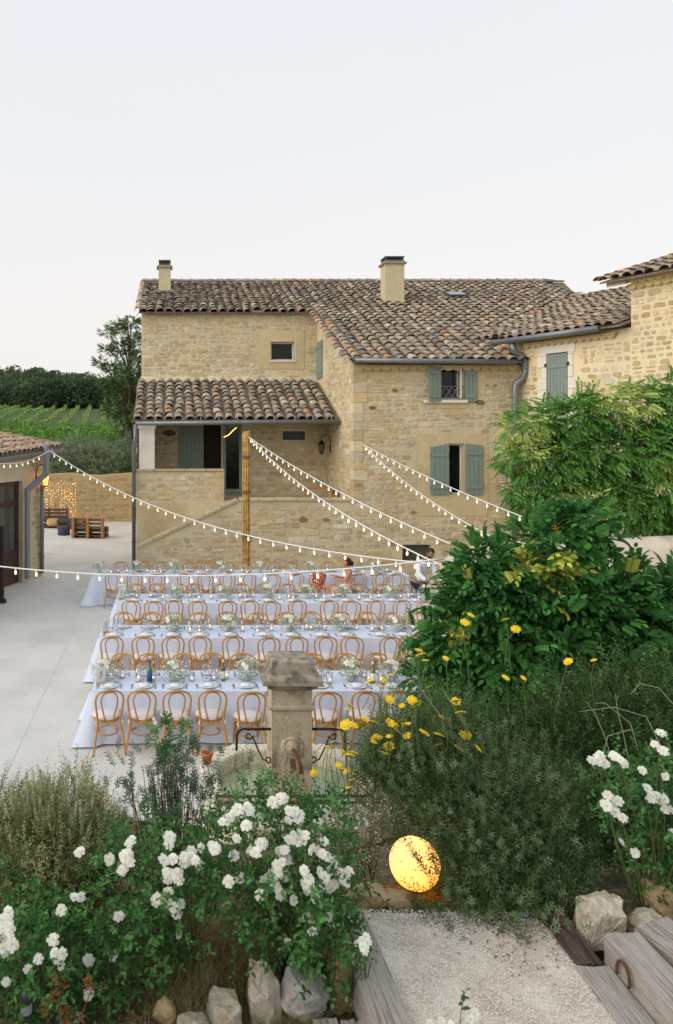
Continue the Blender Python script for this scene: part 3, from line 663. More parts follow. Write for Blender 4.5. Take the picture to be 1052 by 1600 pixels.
m_ = MB(); m_.tube([(UX(352,YK-1)-.05,YK-1.0,UZ(683,YK-1)),(UX(357,YK-1),YK-1,UZ(680,YK-1)),(UX(366,YK-1),YK-1,UZ(671,YK-1)),(UX(370,YK-1),YK-1,UZ(668,YK-1))], .018, 5)
tag(ob('rope_light', m_.mesh('rope_light', mat('yellow_glow', (.9,.7,.15), emit=(1,.72,.12), emit_s=1.6))), 'short glowing yellow rope light hanging under the porch gutter', 'rope light')
bn = thing('terrace_bench', 'low wooden bench behind the terrace parapet under the porch lantern', 'bench', (UX(497,YF+2.2),YF+2.2,2.28))
m_ = MB(); x0,x1 = UX(474,YF+2), UX(523,YF+2); m_.box(x0,x1,YF+1.7,YF+2.1,2.65,2.7); ob('seat', m_.mesh('seat', mat('honey_board', lin(176,134,78), rough=.7, var=.15)), bn, world=True)
for x in (x0+.05, x1-.05): m_ = MB(); m_.box(x-.03,x+.03,YF+1.75,YF+2.05,2.28,2.65); ob('leg', m_.mesh('leg', MATS['honey_board']), bn, world=True)

# roofs of the house
PER = .342
tl = Tiles(PER, .43, m_tile)
def roof_sheet(part, pts, th=.045, m=m_under):
    m_ = MB(); n = (Vector(pts[1])-Vector(pts[0])).cross(Vector(pts[2])-Vector(pts[0])).normalized(); n = n if n.z > 0 else -n
    m_.prism([Vector(p)-n*.02 for p in pts], -n*th); return m_
evm = Vector((0,1,RS)).normalized(); kv = math.sqrt(1+RS*RS)
YE = YF-.38; ze = zr(YE)
rpoly = [(XL-.1,YB-.28),(XS-.12,YB-.28),(XS-.12,YE),(10.75,YE),(17.3,31.5),(18.1,YR),(XL-.1,YR)]
rm = roof_sheet(None, [(x,y,zr(y)) for x,y in rpoly])
rm.prism([(XL-.1,YR,zr(YR)-.03),(18.1,YR,zr(YR)-.03),(18.1,41.3,8.4),(XL-.1,41.3,8.4)], (0,0,-.1))
ur = lambda pts, Y0: in_poly([(x, (y-Y0)*kv) for x, y in pts])
fin = ur(rpoly, YE)
PT = [(XL-.12,YP-.42),(XS-.02,YP-.42),(XS-.02,YB-.1),(XL-.12,YB-.1)]; PS = .405; zp = lambda y: 6.58-PS*(YB-.3-y); kp = math.sqrt(1+PS*PS)
rm2 = roof_sheet(None, [(x,y,zp(y)) for x,y in PT])
o_ = len(rm.v); rm.v += rm2.v; rm.f += [tuple(i+o_ for i in f) for f in rm2.f]; rm.c += rm2.c
roof = ob('roof', rm.mesh('roof_sheet', m_under), house, world=True)
tl.roof((XL-.1,YE,ze), EX, evm, lambda u, v: fin(u+XL-.1, v), 18.3, (YR-YE)*kv)
tl.roof((XL-.1,YP-.46,zp(YP-.46)), EX, Vector((0,1,PS)), lambda u, v: u < XS-XL+.02 and v < (YB-.25-YP+.46)*kp, XS-XL+.1, 4.2)
tl.line((XL-.15,YR,zr(YR)+.02), (17.5,YR,zr(YR)+.02), (0,0,1), .06, 1.05)
for dx, dz in ((-.06,-.05),(.2,.06)): tl.line((XS-.18+dx,YE+.05,zr(YE)+.02+dz), (XS-.18+dx,YB-.2,zr(YB-.2)+.02+dz), (0,-RS,1), .22 if dx < 0 else .1)
tl.line((XL-.12,YB-.3,zr(YB-.3)), (XL-.12,YR,zr(YR)), (0,-RS,1), .2)
m_ = MB(); 
tl.build(roof, 300)
m_ = MB(); m_.box(XL-.1,18,YR-.26,YR-.1,zr(YR)-.02,zr(YR)+.03); ob('ridge_flashing', m_.mesh('ridge_flashing', m_zinc), roof, world=True)
# genoise: rows of tile ends under the eaves
def genoise(a, b, n, parent, r=.14, rows=1, col=lin(206,182,134), m=None):
    a, b, n = Vector(a), Vector(b), Vector(n); d = (b-a); L_ = d.length; d.normalize(); k = int(L_/(2*r)); m_ = MB()
    for row in range(rows):
        for i in range(k):
            c_ = a+d*(2*r*(i+.5+.5*(row%2)))+EZ*(row*.13); o_ = .12+.12*row; V = []
            for s_ in (0., o_):
                for q in range(7): t = PI*q/6; V.append(c_-d*math.cos(t)*r*.98+EZ*(r*.75*(1-math.sin(t))-.02)+n*s_)
            V += [c_-d*r+n*o_+EZ*(r*.75+.02), c_+d*r+n*o_+EZ*(r*.75+.02)]
            m_.add(V, [(q,q+1,7+q+1,7+q) for q in range(6)]+[(7,8,9,10,11,12,13,15,14)], tuple(x*random.uniform(.85,1.05) for x in col))
        m_.obox((a+b)/2+EZ*(row*.13+r*.75+.025)+n*(.07+.06*row), d, n, EZ, L_/2, .075+.06*row, .022, col)
    ob('genoise', m_.mesh('genoise', m or m_stone), parent, world=True, kind=None)
genoise((XS,YF,zr(YF)-.42), (11,YF,zr(YF)-.42), FRONT, wall_o)
# zinc gutters and pipes
def gutter(a, b, parent, r=.075, brk=(), name='gutter'):
    m_ = MB(); m_.tube([a, b], r, 8); g = ob(name, m_.mesh(name, m_zinc, True), parent, world=True)
    for t in brk:
        k = MB(); p = Vector(a).lerp(Vector(b), t); k.tube([p+Vector((0,-.03,.05)), p+Vector((0,.02,.2))], .016, 4); ob('gutter_bracket', k.mesh('gutter_bracket', m_zinc), g, world=True)
    return g
gutter((UX(555,YE-.08),YE-.08,UZ(563,YE)), (UX(806,YE-.08),YE-.08,UZ(566,YE)), house, .08)
Yg = YP-.56
gutter((UX(212,Yg),Yg,UZ(661.5,Yg)), (UX(531,Yg),Yg,UZ(658.5,Yg)), house, .075, [.1,.145,.23,.32,.41,.5,.59,.68,.78,.87,.96])
def pipe(path, parent, r=.055, clips=(), name='downpipe'):
    m_ = MB(); m_.tube(path, r, 8); g = ob(name, m_.mesh(name, m_zinc, True), parent, world=True)
    for (p) in clips:
        k = MB(); k.tube([Vector(p)+EZ*.02, Vector(p)-EZ*.02], r*1.3, 8); ob('pipe_clip', k.mesh('pipe_clip', m_zinc), g, world=True)
    return g
xg = UX(212,Yg)
pipe([(xg,Yg,UZ(663,Yg)),(xg-.01,Yg+.02,UZ(690,Yg)),(XL-.09,Yg+.2,UZ(700,Yg)),(XL-.09,Yg+.2,.02)], house, .065, [(XL-.09,Yg+.2,z) for z in (.9,2.0,3.0)])
# bent downpipe in the corner, fed by both gutters
Yq = YF-.2
pth = [P(800,535,Yq),P(803,548,Yq),P(815,556,Yq),P(821,565,Yq),P(821,582,Yq),P(816,592,Yq),P(806,600,Yq),P(805,612,Yq),(UX(805,Yq),Yq,1.0)]
pipe(pth, house, .105, [P(819,570,Yq),P(820,575,Yq),P(805,620,Yq),P(805,660,Yq)])
# chimneys
def chimney(px0, px1, pyb, pyt, pycap, Y):
    x0, x1 = UX(px0,Y), UX(px1,Y); d = (x1-x0)*.85; zb, zt, zc = UZ(pyb,Y)-.5, UZ(pyt,Y), UZ(pycap,Y)
    m_ = MB(); m_.box(x0,x1,Y,Y+d,zb,zt); c_ = ob('chimney', m_.mesh('chimney', m_chim), roof, world=True)
    m_ = MB(); m_.box(x0-.08,x1+.08,Y-.08,Y+d+.08,zt,zt+.07); m_.box(x0-.03,x1+.03,Y-.03,Y+d+.03,zt+.07,zt+.12); ob('chimney_cap', m_.mesh('chimney_cap', m_capstone), roof, world=True)
    m_ = MB(); zz = zt+.12
    for (x,y) in ((x0+.05,Y+.05),(x1-.05,Y+.05),(x0+.05,Y+d-.05),(x1-.05,Y+d-.05)): m_.box(x-.03,x+.03,y-.03,y+.03,zz,zc-.06)
    m_.box(x0+.08,x1-.08,Y+.08,Y+d-.08,zz,zz+(zc-zz)*.3)
    m_.box(x0,x1,Y,Y+d,zc-.06,zc); m_.box(x0+.05,x1-.05,Y+.05,Y+d-.05,zc-.16,zc-.12); ob('chimney_cowl', m_.mesh('chimney_cowl', mat('cowl_metal', lin(84,82,80), rough=.5, metal=.4)), roof, world=True)
    m_ = MB(); zf = UZ(pyb,Y); m_.obox((( x0+x1)/2,Y-.12,zf+.0), EX, Vector((0,1,RS)).normalized(), Vector((0,-RS,1)).normalized(), (x1-x0)/2+.14, .2, .03); ob('chimney_flashing', m_.mesh('chimney_flashing', m_zinc), roof, world=True)
chimney(602, 632, 476, 412, 400, 29.9); chimney(248, 267, 456, 418, 406, 32.0)
Ys = 30.9; m_ = MB(); nv = Vector((0,-RS,1)).normalized(); c_ = Vector((UX(712,Ys),Ys,zr(Ys)+.14)); m_.obox(c_, EX, Vector((0,1,RS)).normalized(), nv, .42, .34, .06); sk = ob('skylight', m_.mesh('skylight', mat('skylight_frame', lin(64,66,70), rough=.5)), roof, world=True)
m_ = MB(); m_.obox(c_+nv*.065, EX, Vector((0,1,RS)).normalized(), nv, .33, .25, .006); ob('skylight_pane', m_.mesh('skylight_pane', mat('sky_glass', lin(120,128,140), rough=.08, spec=.5)), sk and roof, world=True)

# ------------------------------------------------------------------ right wing with its tower
A0 = Vector((10.9,22.9,0)); E1 = Vector((1.5,-3.0,0)).normalized(); N1 = Vector((-E1.y*-1,0,0)) if False else Vector((-.894,-.447,0)); IN = -N1
wing = thing('stone_wing', 'taller stone wing with grey green shutter and stepped tile roofs at the right edge', 'house wing', tuple(A0))
Q = lambda t, d, z: A0+E1*t+IN*d+EZ*z
wm = MB(); TT = 3.35
wsh = (.83, 1.52, 4.6, 6.95)
wm.wall(A0, E1, N1, -.4, TT, 0, 7.42, [wsh], .12); wm.wall(A0, E1, N1, TT, 14, 0, 8.62)
wm.poly([Q(TT,0,7),Q(TT,9,9),Q(TT,9,11),Q(TT,0,8.6)]); wm.poly([Q(14,0,0),Q(14,9,0),Q(14,9,11),Q(14,0,8.6)]); wm.poly([Q(14,9,0),Q(-1,9,0),Q(-1,9,9.9),Q(14,9,10.2)])
wwall = ob('wall', wm.mesh('wing_wall', m_mortar2), wing, world=True); st2 = Stones()
wsur = (wsh[0]-.22, wsh[1]+.22, 4.4, wsh[3]+.32)
st2.wall(A0, E1, N1, inside(wsur), -.3, TT, 3.2, 7.1, PAL_W, hmin=.12, hmax=.24, wmin=.13, wmax=.38, gap=.015)
st2.wall(A0, E1, N1, lambda u, v: True, TT, 8.5, 3.2, 8.4, PAL_W, hmin=.12, hmax=.24, wmin=.13, wmax=.38, gap=.015)
st2.build(wwall, m_stone, 300)
m_ = MB(); m_.wall(A0+N1*.02, E1, N1, wsh[0]-.22, wsh[1]+.22, wsh[3], wsh[3]+.3, [], 0); ob('lintel', m_.mesh('lintel', m_white), wwall, world=True)
z = 4.5
while z < wsh[3]-.05:
    h = min(.34, wsh[3]-z)
    for (a, b, sgn) in ((wsh[0],wsh[0],-1),(wsh[1],wsh[1],1)):
        wv = random.choice((.16,.3)); m_ = MB(); m_.obox(Q(a+sgn*wv/2,0,z+h/2)+N1*.012, E1, N1, EZ, wv/2-.002, .02, h/2-.006, b=.004); ob('quoin', m_.mesh('wing_quoin', m_white), wwall, world=True)
    z += h
m_ = MB()
shutter(wing, Q(wsh[0]+.02,0,wsh[2])+N1*.01, E1, N1, wsh[1]-wsh[0]-.04, wsh[3]-wsh[2]-.03, 6)
for z in (5.2, 6.6):
    for u in (wsh[0]-.02, wsh[1]+.02): m_.obox(Q(u,0,z)+N1*.04, E1, N1, EZ, .03, .02, .05)
ob('hinge', m_.mesh('hinges', m_iron), wing, world=True)
# big patch of white render near the tower corner
m_ = MB(); m_.poly([Q(u,0,v)+N1*.024 for u,v in ((4.45,8.05),(4.5,7.75),(4.75,7.5),(4.9,7.55),(4.95,7.1),(6,7),(6,8.3),(4.6,8.4))]); ob('render_patch', m_.mesh('render_patch', m_white), wwall, world=True)
WS = .30; ew = Vector((0,0,0))+IN+EZ*WS; kw = math.sqrt(1+WS*WS)
zw = lambda d: 7.62+WS*d
valley = lambda X: 15.25+.937*X
def wing_ok(t, d):
    p = Q(t, d, 0); return p.y < valley(p.x)+.25 and t < TT-.02
tw = Tiles(.31, .42, m_tile)
pts = [(-.35,-.42),(TT,-.42),(TT,8.6)]
tt = -.35
edge = []
for d in np.linspace(8.6,-.42,14):
    lo = [t for t in np.linspace(-16,TT,400) if wing_ok(t, d)]
    edge.append((max(min(lo) if lo else TT-.1, -.35 if d < .3 else -16), d))
poly = [(-.35,-.42),(TT,-.42),(TT,8.6)]+edge
m_ = MB(); m_.prism([Q(t,d,zw(d)-.03) for t,d in poly], (0,0,-.045))
TS = .30; zt_ = lambda d: 8.86+TS*d; m_.prism([Q(t,d,zt_(d)-.03) for t,d in ((2.8,-.5),(14.2,-.5),(14.2,8.6),(3.1,8.6))], (0,0,-.045))
wroof = ob('roof', m_.mesh('wing_roof_sheet', m_under), wing, world=True)
tw.roof(Q(-12,-.45,zw(-.45)), E1, ew, lambda u, v: wing_ok(u-12, v/kw-.45) and (u-12 > -.4 or v/kw > .8), 12+TT, 9.2*kw)
tw.roof(Q(2.78,-.55,zt_(-.55)), E1, ew, lambda u, v: v/kw < 9.2, 8, 9.3*kw)
tw.line(Q(2.74,-.5,zt_(-.5)+.02), Q(3.05,8.6,zt_(8.6)+.02), (0,0,1), .2)
tw.line(Q(-12,8.6,zw(8.6)), Q(TT,8.6,zw(8.6)), (0,0,1), .05); 
# reddish repair tiles along the valley
for k in range(16):
    X = 10.7+k*.32; p = Vector((X-.05, valley(X)-2.0+.35*math.sin(k*1.7)-(.06*k if k > 3 else 0), 0)); 
    if k < 8: tw.put(Vector((10.55+.3*(k%4), YE+.35+.42*(k//4), zr(YE+.35+.42*(k//4))+.05)), EX, evm, EX.cross(evm), .9)
m_ = MB(); m_.prism([Q(2.86,-.3,zt_(-.3)-.08),Q(TT+.02,-.3,zt_(-.3)-.08),Q(TT+.02,8.4,zt_(8.4)-.08),Q(2.95,8.4,zt_(8.4)-.08)], (0,0,-.14)); ob('verge_mortar', m_.mesh('verge_mortar', m_mortar2), wroof, world=True)
tw.build(wroof, 300)
m_ = MB(); vl = [Vector((X, valley(X), zr(valley(X))+.05)) for X in np.linspace(12.4, 17.6, 8)]
for a, b in zip(vl, vl[1:]): m_.poly([a+Vector((-.16,.1,.02)), b+Vector((-.16,.1,.02)), b+Vector((.12,-.08,.02)), a+Vector((.12,-.08,.02))])
ob('valley_flashing', m_.mesh('valley_flashing', m_zinc), wroof, world=True)
genoise(Q(.1,0,7.2), Q(TT-.35,0,7.2), N1, wwall, .11, 1, lin(206,184,138)); genoise(Q(TT-.02,0,8.44), Q(10,0,8.44), N1, wwall, .11, 2, lin(214,190,140))
gutter(Q(-.75,-.5,7.42), Q(2.75,-.5,7.44), wing, .09, name='gutter')

# ------------------------------------------------------------------ left outbuilding
B0 = Vector((-4.17,23.6,0)); E2 = Vector((-.34,-.94,0)).normalized(); N2 = Vector((.94,-.34,0)).normalized(); IN2 = -N2
barn = thing('stone_outbuilding', 'low stone outbuilding with pink tile roof and dark glazed doors at the left edge', 'outbuilding', tuple(B0))
R = lambda t, d, z: B0+E2*t+IN2*d+EZ*z
def tpx(px): k = (px-CX)/F_; return (k*B0.y-B0.x)/(E2.x-k*E2.y)
t_d0, t_d1 = tpx(34), 7.0; t_s = tpx(45)
wm = MB(); dh = (t_d0, t_d1-1, .02, 3.12); wm.wall(B0, E2, N2, 0, 9, 0, 4.12, [dh], .3)
wm.poly([R(0,0,0),R(0,6,0),R(0,6,4.9),R(0,0,4.12)]); wm.poly([R(9,0,0),R(9,6,0),R(9,6,4.9),R(9,0,4.12)]); wm.poly([R(0,6,0),R(9,6,0),R(9,6,4.9),R(0,6,4.9)])
bwall = ob('wall', wm.mesh('barn_wall', mat('grey_mortar', lin(204,190,160), rough=.95, var=.1, scale=1.5, fine=.1, fscale=24, bump=.8, bscale=16, bdist=.03)), barn, world=True); st3 = Stones()
PAL_B = [lin(*t) for t in ((196,180,150),(186,170,140),(206,192,162),(178,164,138),(190,172,136))]
st3.wall(B0, E2, N2, lambda u, v: u < t_s-.05, 0.02, t_s, .05, 3.95, PAL_B, hmin=.16, hmax=.26, wmin=.22, wmax=.5); st3.build(bwall, m_stone, 200)
m_ = MB(); m_.wall(B0+N2*.02, E2, N2, t_s, 8.9, .02, 4.05, [dh], .0); ob('render_surround', m_.mesh('barn_render', mat('pale_render', lin(212,200,174), rough=.9, var=.06, scale=2, bump=.15)), bwall, world=True)
LEAF_T = next(t for t in np.linspace(1,8,400) if (lambda q: q.x*F_/q.y+CX)(R(t,-1.0,0)) < 6)
m_plum = mat('plum_paint', lin(74,54,52), rough=.45)
df = MB(); 
def bar(a, b, z0, z1, d0=.1, d1=.18): df.obox(R((a+b)/2,(d0+d1)/2,(z0+z1)/2), E2, N2, EZ, (b-a)/2, (d1-d0)/2, (z1-z0)/2)
bar(t_d0, t_d0+.14, .03, 3.1); bar(t_d0+.14, t_d1-1, 2.38, 2.5); bar(t_d0+.14, t_d1-1, 3.0, 3.1); bar(t_d0+.14, t_d1-1, .03, 1.0)
for k in range(5): a = t_d0+1.0+k*1.15; bar(a, a+.09, 1.0, 2.38); bar(a, a+.07, 2.5, 3.0)
door = ob('glazed_door', df.mesh('barn_door', m_plum), barn, world=True)
m_ = MB(); m_.obox(R((t_d0+t_d1-1)/2+.07,.15,2.0), E2, N2, EZ, (t_d1-1-t_d0)/2-.08, .01, 1.05); ob('pane', m_.mesh('pane', mat('barn_glass', (.10,.10,.085), rough=.08, var=.3, scale=1.2, spec=.7)), door, world=True)
m_ = MB(); a = LEAF_T; m_.obox(R(a,-.5,1.05), N2, E2, EZ, .5, .035, 1.02, b=.01); m_.obox(R(a,-1.0,.07), N2, E2, EZ, .06, .06, .05); dl = ob('open_door_leaf', m_.mesh('open_door_leaf', mat('dark_plum', lin(44,36,36), rough=.5)), barn, world=True)
# roof: eave along the front, hip at the right end
m_ = MB(); c1, c0 = R(-.45,-.42,4.16), R(9,-.42,3.62); r1, r0 = R(2.6,3.4,5.02), R(9,3.4,5.02); bk = R(-.45,6.5,4.2)
roof3 = None
m_.prism([c1,c0,r0,r1], (0,0,-.08)); m_.prism([c1,r1,bk], (0,0,-.08)); m_.prism([r1,r0,R(9,6.6,4.1),bk], (0,0,-.08))
broof = ob('roof', m_.mesh('barn_roof_sheet', m_under), barn, world=True)
PALP = [lin(*t) for t in ((206,176,150),(194,160,134),(214,192,168),(190,148,122),(200,182,158),(178,164,144),(212,160,126),(188,174,156))]
tb = Tiles(.25, .40, m_tile, PALP); eu = (c0-c1).normalized(); nn = (c0-c1).cross(r1-c1).normalized(); nn = nn if nn.z > 0 else -nn; evv = nn.cross(eu); evv = evv if evv.z > 0 else -evv
uvr = ((r1-c1).dot(eu), (r1-c1).dot(evv)); ip = in_poly([(0,0),(9.4,-.3),(9.4,uvr[1]+.3),uvr]); tb.roof(c1-evv*.05, eu, evv, lambda u, v: ip(u, v+.02) and u > .05, 9.3, 5)
tb.line(c1+EZ*.02, r1+EZ*.06, (0,0,1), .0); tb.line(r1+EZ*.05, r0+EZ*.05, (0,0,1), .0); tb.build(broof, 220)
genoise(R(.0,-.0,3.83), R(8.8,0,3.42), N2, bwall, .09, 1, lin(196,176,140))
gutter(R(-.4,-.5,4.02), R(8.8,-.5,3.5), barn, .07)
def flatpipe(path, parent, wd=.075, name='square_downpipe', m=None):
    m_ = MB()
    for a, b in zip(path, path[1:]):
        a, b = Vector(a), Vector(b); d = (b-a).normalized(); sx = d.cross(N2).normalized(); m_.obox((a+b)/2, sx, N2, d, wd, .05, (b-a).length/2+wd*.35)
    return ob(name, m_.mesh(name, m or mat('grey_duct', lin(136,142,150), rough=.5)), parent, world=True)
flatpipe([P(73,697,22.6),P(73,740,22.6),P(43,766,22.3),P(43,903,22.3)], barn, .085)
pipe([P(66,758,23.2),P(66,895,23.4)], barn, .06, [P(66,830,23.3),P(66,870,23.35)])
m_ = MB(); m_.tube([P(80,700,22.9),P(84,708,22.9),P(84,715,22.9),P(78,720,22.9)], .05, 6); ob('gutter_outlet', m_.mesh('gutter_outlet', m_zinc, True), barn, world=True)
lb = thing('wall_lantern', 'lit amber wall lantern on the corner of the left outbuilding', 'lantern', (UX(58,22.9),22.9,3)); lantern(lb, P(57,750,23.2), (.9,-.3,0), None, True, 1.05)

# ------------------------------------------------------------------ far boundary wall and the rendered garden wall on the right
fw = thing('boundary_wall', 'ochre rubble boundary wall with fairy lights closing the far end of the courtyard', 'wall', (-5,38.3,0)); YW = 38.3; XW0, XW1 = -12.5, XL
mb = MB(); V = []; xs_ = np.linspace(XW0, XW1, 24); tp = [2.42+.06*math.sin(x*2)+.04*random.random() for x in xs_]
for x, z in zip(xs_, tp): V += [(x,YW,-.05),(x,YW,z),(x,YW+.45,z+.03),(x,YW+.45,-.05)]
mb.add(V, [(i*4+a,(i+1)*4+a,(i+1)*4+a+1,i*4+a+1) for i in range(23) for a in range(3)]); m_mortar3 = mat('shaded_mortar', lin(178,156,116), rough=.95, var=.12, scale=1.2, fine=.12, fscale=24, bump=.8, bscale=16, bdist=.03)  # mortar darkened to put the shade on this wall into its colour
fwo = ob('wall_face', mb.mesh('boundary_wall', m_mortar3), fw, world=True)
PAL_F = [lin(*t) for t in ((182,160,118),(172,150,110),(190,168,124),(164,144,108),(178,156,118),(158,142,112))]
s4 = Stones(); s4.wall((0,YW,0), EX, FRONT, lambda u, v: v < 2.36, XW0+.05, XW1, .02, 2.5, PAL_F, hmin=.14, hmax=.26, wmin=.22, wmax=.55); s4.build(fwo, m_stone, 200)
gw = thing('garden_wall', 'pale rendered garden wall with rounded end behind the dark green climber', 'wall', (8,16.5,0))
mb = MB(); pts = [(5.95,16.4),(8,16.5),(10,16.3),(14.5,15.6)]; V = []; n_ = 0; sec = [(-.24,0),(-.25,.7),(-.24,.9),(-.12,.985),(0,1.0),(.12,.985),(.24,.9),(.25,0)]
for i in range(31):
    t = i/30*3; k = min(2,int(t)); f = t-k; x = pts[k][0]*(1-f)+pts[k+1][0]*f; y = pts[k][1]*(1-f)+pts[k+1][1]*f; top = 1.85+.4*smooth(6,8,x)+.05*math.sin(x*3)+.02*random.random()
    e_ = 1. if i else .6
    for (a, b) in sec: V.append((x+.05*math.sin(b*9+x), y+a*e_+.03*math.sin(x*4+b*5), b*(float(top)+(0 if i else -.12))))
ns = len(sec); mb.add(V, [(i*ns+a,(i+1)*ns+a,(i+1)*ns+a+1,i*ns+a+1) for i in range(30) for a in range(ns-1)]+[tuple(range(ns))])
ob('wall_body', mb.mesh('garden_wall', mat('worn_render', lin(206,196,180), rough=.95, var=.12, scale=2.5, col2=lin(150,140,124), c2amt=.6, c2scale=2.2, bump=.6, bscale=14, bdist=.03), True), gw, world=True)
# ------------------------------------------------------------------ banquet tables, cloths and chairs
m_cloth = mat('white_linen', lin(216,225,244), rough=.9, var=.03, scale=3, bump=.45, bscale=7, bdist=.03, trans=.08)
m_wood = mat('honey_bentwood', lin(190,138,68), rough=.42, var=.16, scale=6, coords='obj', stretch=(1,1,.4), spec=.5)
m_cush = mat('cushion_linen', lin(222,214,212), rough=.95, var=.04, bump=.15, bscale=60, bdist=.004)
m_plate = mat('white_porcelain', lin(232,234,238), rough=.2, spec=.5)
m_napk = mat('napkin_linen', lin(226,228,238), rough=.95, bump=.3, bscale=20, bdist=.01)
m_steel = mat('cutlery_steel', lin(150,150,155), rough=.25, metal=.9)
m_gl = clear_glass('drinking_glass', (.95,.96,.97), .16)
m_wax = mat('candle_wax', lin(250,238,214), rough=.6, trans=.3, emit=(1,.62,.3), emit_s=.15)  # wax emits faintly by itself, standing in for flame light inside it
m_flame = mat('flame', (1,.7,.3), emit=(1,.62,.24), emit_s=5)

def make_chair():
    r = thing('bentwood_chair', 'x', 'chair', (0,0,0), 0, 'bentwood chairs around the banquet tables')
    pr = [(.232,-.262,0),(.20,-.228,.2),(.163,-.196,.42),(.160,-.196,.46),(.176,-.214,.58),(.194,-.228,.70),(.199,-.236,.76),(.19,-.243,.82),(.155,-.249,.87),(.09,-.253,.898),(.03,-.255,.907)]
    path = [(-x,y,z) for x,y,z in pr]+[(x,y,z) for x,y,z in reversed(pr)]
    rad = [.014,.017,.019,.018,.016,.015,.0145,.0145,.0145,.0145,.0145]; m_ = MB(); m_.tube(path, rad+rad[::-1], 7); ob('back_frame', m_.mesh('back_frame', m_wood, True), r)
    pi_ = [(.058,-.198,.45),(.078,-.212,.56),(.105,-.226,.67),(.117,-.234,.75),(.112,-.24,.80),(.085,-.246,.855),(.045,-.249,.878),(.0,-.25,.884)]
    m_ = MB(); m_.tube([(-x,y,z) for x,y,z in pi_]+[(x,y,z) for x,y,z in reversed(pi_[:-1])], .0125, 6); ob('inner_hoop', m_.mesh('inner_hoop', m_wood, True), r)
    sp = [(.205*math.cos(t)*(1 if math.sin(t) > 0 else .86), .205*math.sin(t), 0) for t in np.linspace(0,2*PI,17)[:-1]]
    m_ = MB(); m_.prism([(x,y,.43) for x,y,_ in sp], (0,0,.032)); ob('seat', m_.mesh('seat', m_wood), r)
    m_ = MB(); V = []; 
    for sc_, z in ((.93,.463),(1.03,.475),(1.03,.495),(.9,.512),(.4,.520)): V += [(x*sc_,y*sc_,z) for x,y,_ in sp]
    m_.add(V, [(i*16+k,i*16+(k+1)%16,(i+1)*16+(k+1)%16,(i+1)*16+k) for i in range(4) for k in range(16)]+[tuple(64+k for k in range(16))]); cu = ob('seat_cushion', m_.mesh('seat_cushion', m_cush, True), r)
    for s_ in (-1,1): m_ = MB(); m_.tube([(s_*.165,-.175,.475),(s_*.19,-.205,.455),(s_*.178,-.225,.42)], [.012,.014,.007], 5); ob('tie', m_.mesh('tie', m_cush), cu)
    for s_ in (-1,1):
        m_ = MB(); m_.tube([(s_*.185,.185,0),(s_*.168,.165,.25),(s_*.155,.145,.435)], [.013,.017,.02], 7); ob('leg', m_.mesh('leg', m_wood, True), r)
    m_ = MB(); a = [(.198,-.222,.24),(.165,-.2,.33),(.10,-.19,.385),(0,-.185,.405)]; m_.tube([(-x,y,z) for x,y,z in a]+a[::-1][1:], .011, 6); ob('brace', m_.mesh('brace', m_wood, True), r)
    m_ = MB(); m_.tube([(.15*math.cos(t), .15*math.sin(t), .24) for t in np.linspace(0,2*PI,17)], .011, 5, cap=False); ob('leg_ring', m_.mesh('leg_ring', m_wood, True), r)
    return r
chair0 = make_chair(); used_c = []

TABLES = [('front', -1.2, 10.75, 11.7, 5.0), ('second', -1.38, 13.55, 14.5, 5.6), ('third', -1.3, 16.4, 17.35, 6.0), ('back', -2.15, 19.5, 20.45, 6.3)]
SEATS = {('front','near'): [-.95,-.43,.03,.55,1.08,1.62,2.16,2.72,3.25,3.8,4.35], ('front','far'): [-.85,-.39,.15,.63,1.15,1.7,2.25,2.8,3.38,3.83,4.4],
 ('second','near'): [-1.09,-.51,-.03,.52,1.05,1.67,2.2,2.74,3.24,3.86,4.3,4.85], ('second','far'): [-.97,-.44,.07,.53,1.1,1.73,2.3,2.8,3.4,3.96,4.45,5.0],
 ('third','near'): [-.89,-.38,.04,.55,1.16,1.67,2.15,2.7,3.4,3.9,4.4,4.93,5.45], ('third','far'): [-.9,-.4,.15,.54,1.14,1.7,2.2,2.8,3.35,3.9,4.5,5.06,5.6],
 ('back','near'): [-1.57,-.97,-.42,.36,.88,1.38,1.96,2.6,3.2,3.7,4.85,5.33,5.85], ('back','far'): [-1.5,-.86,-.32,.49,1.0,1.57,2.03,2.8,3.35,4.4,5.0,5.9]}
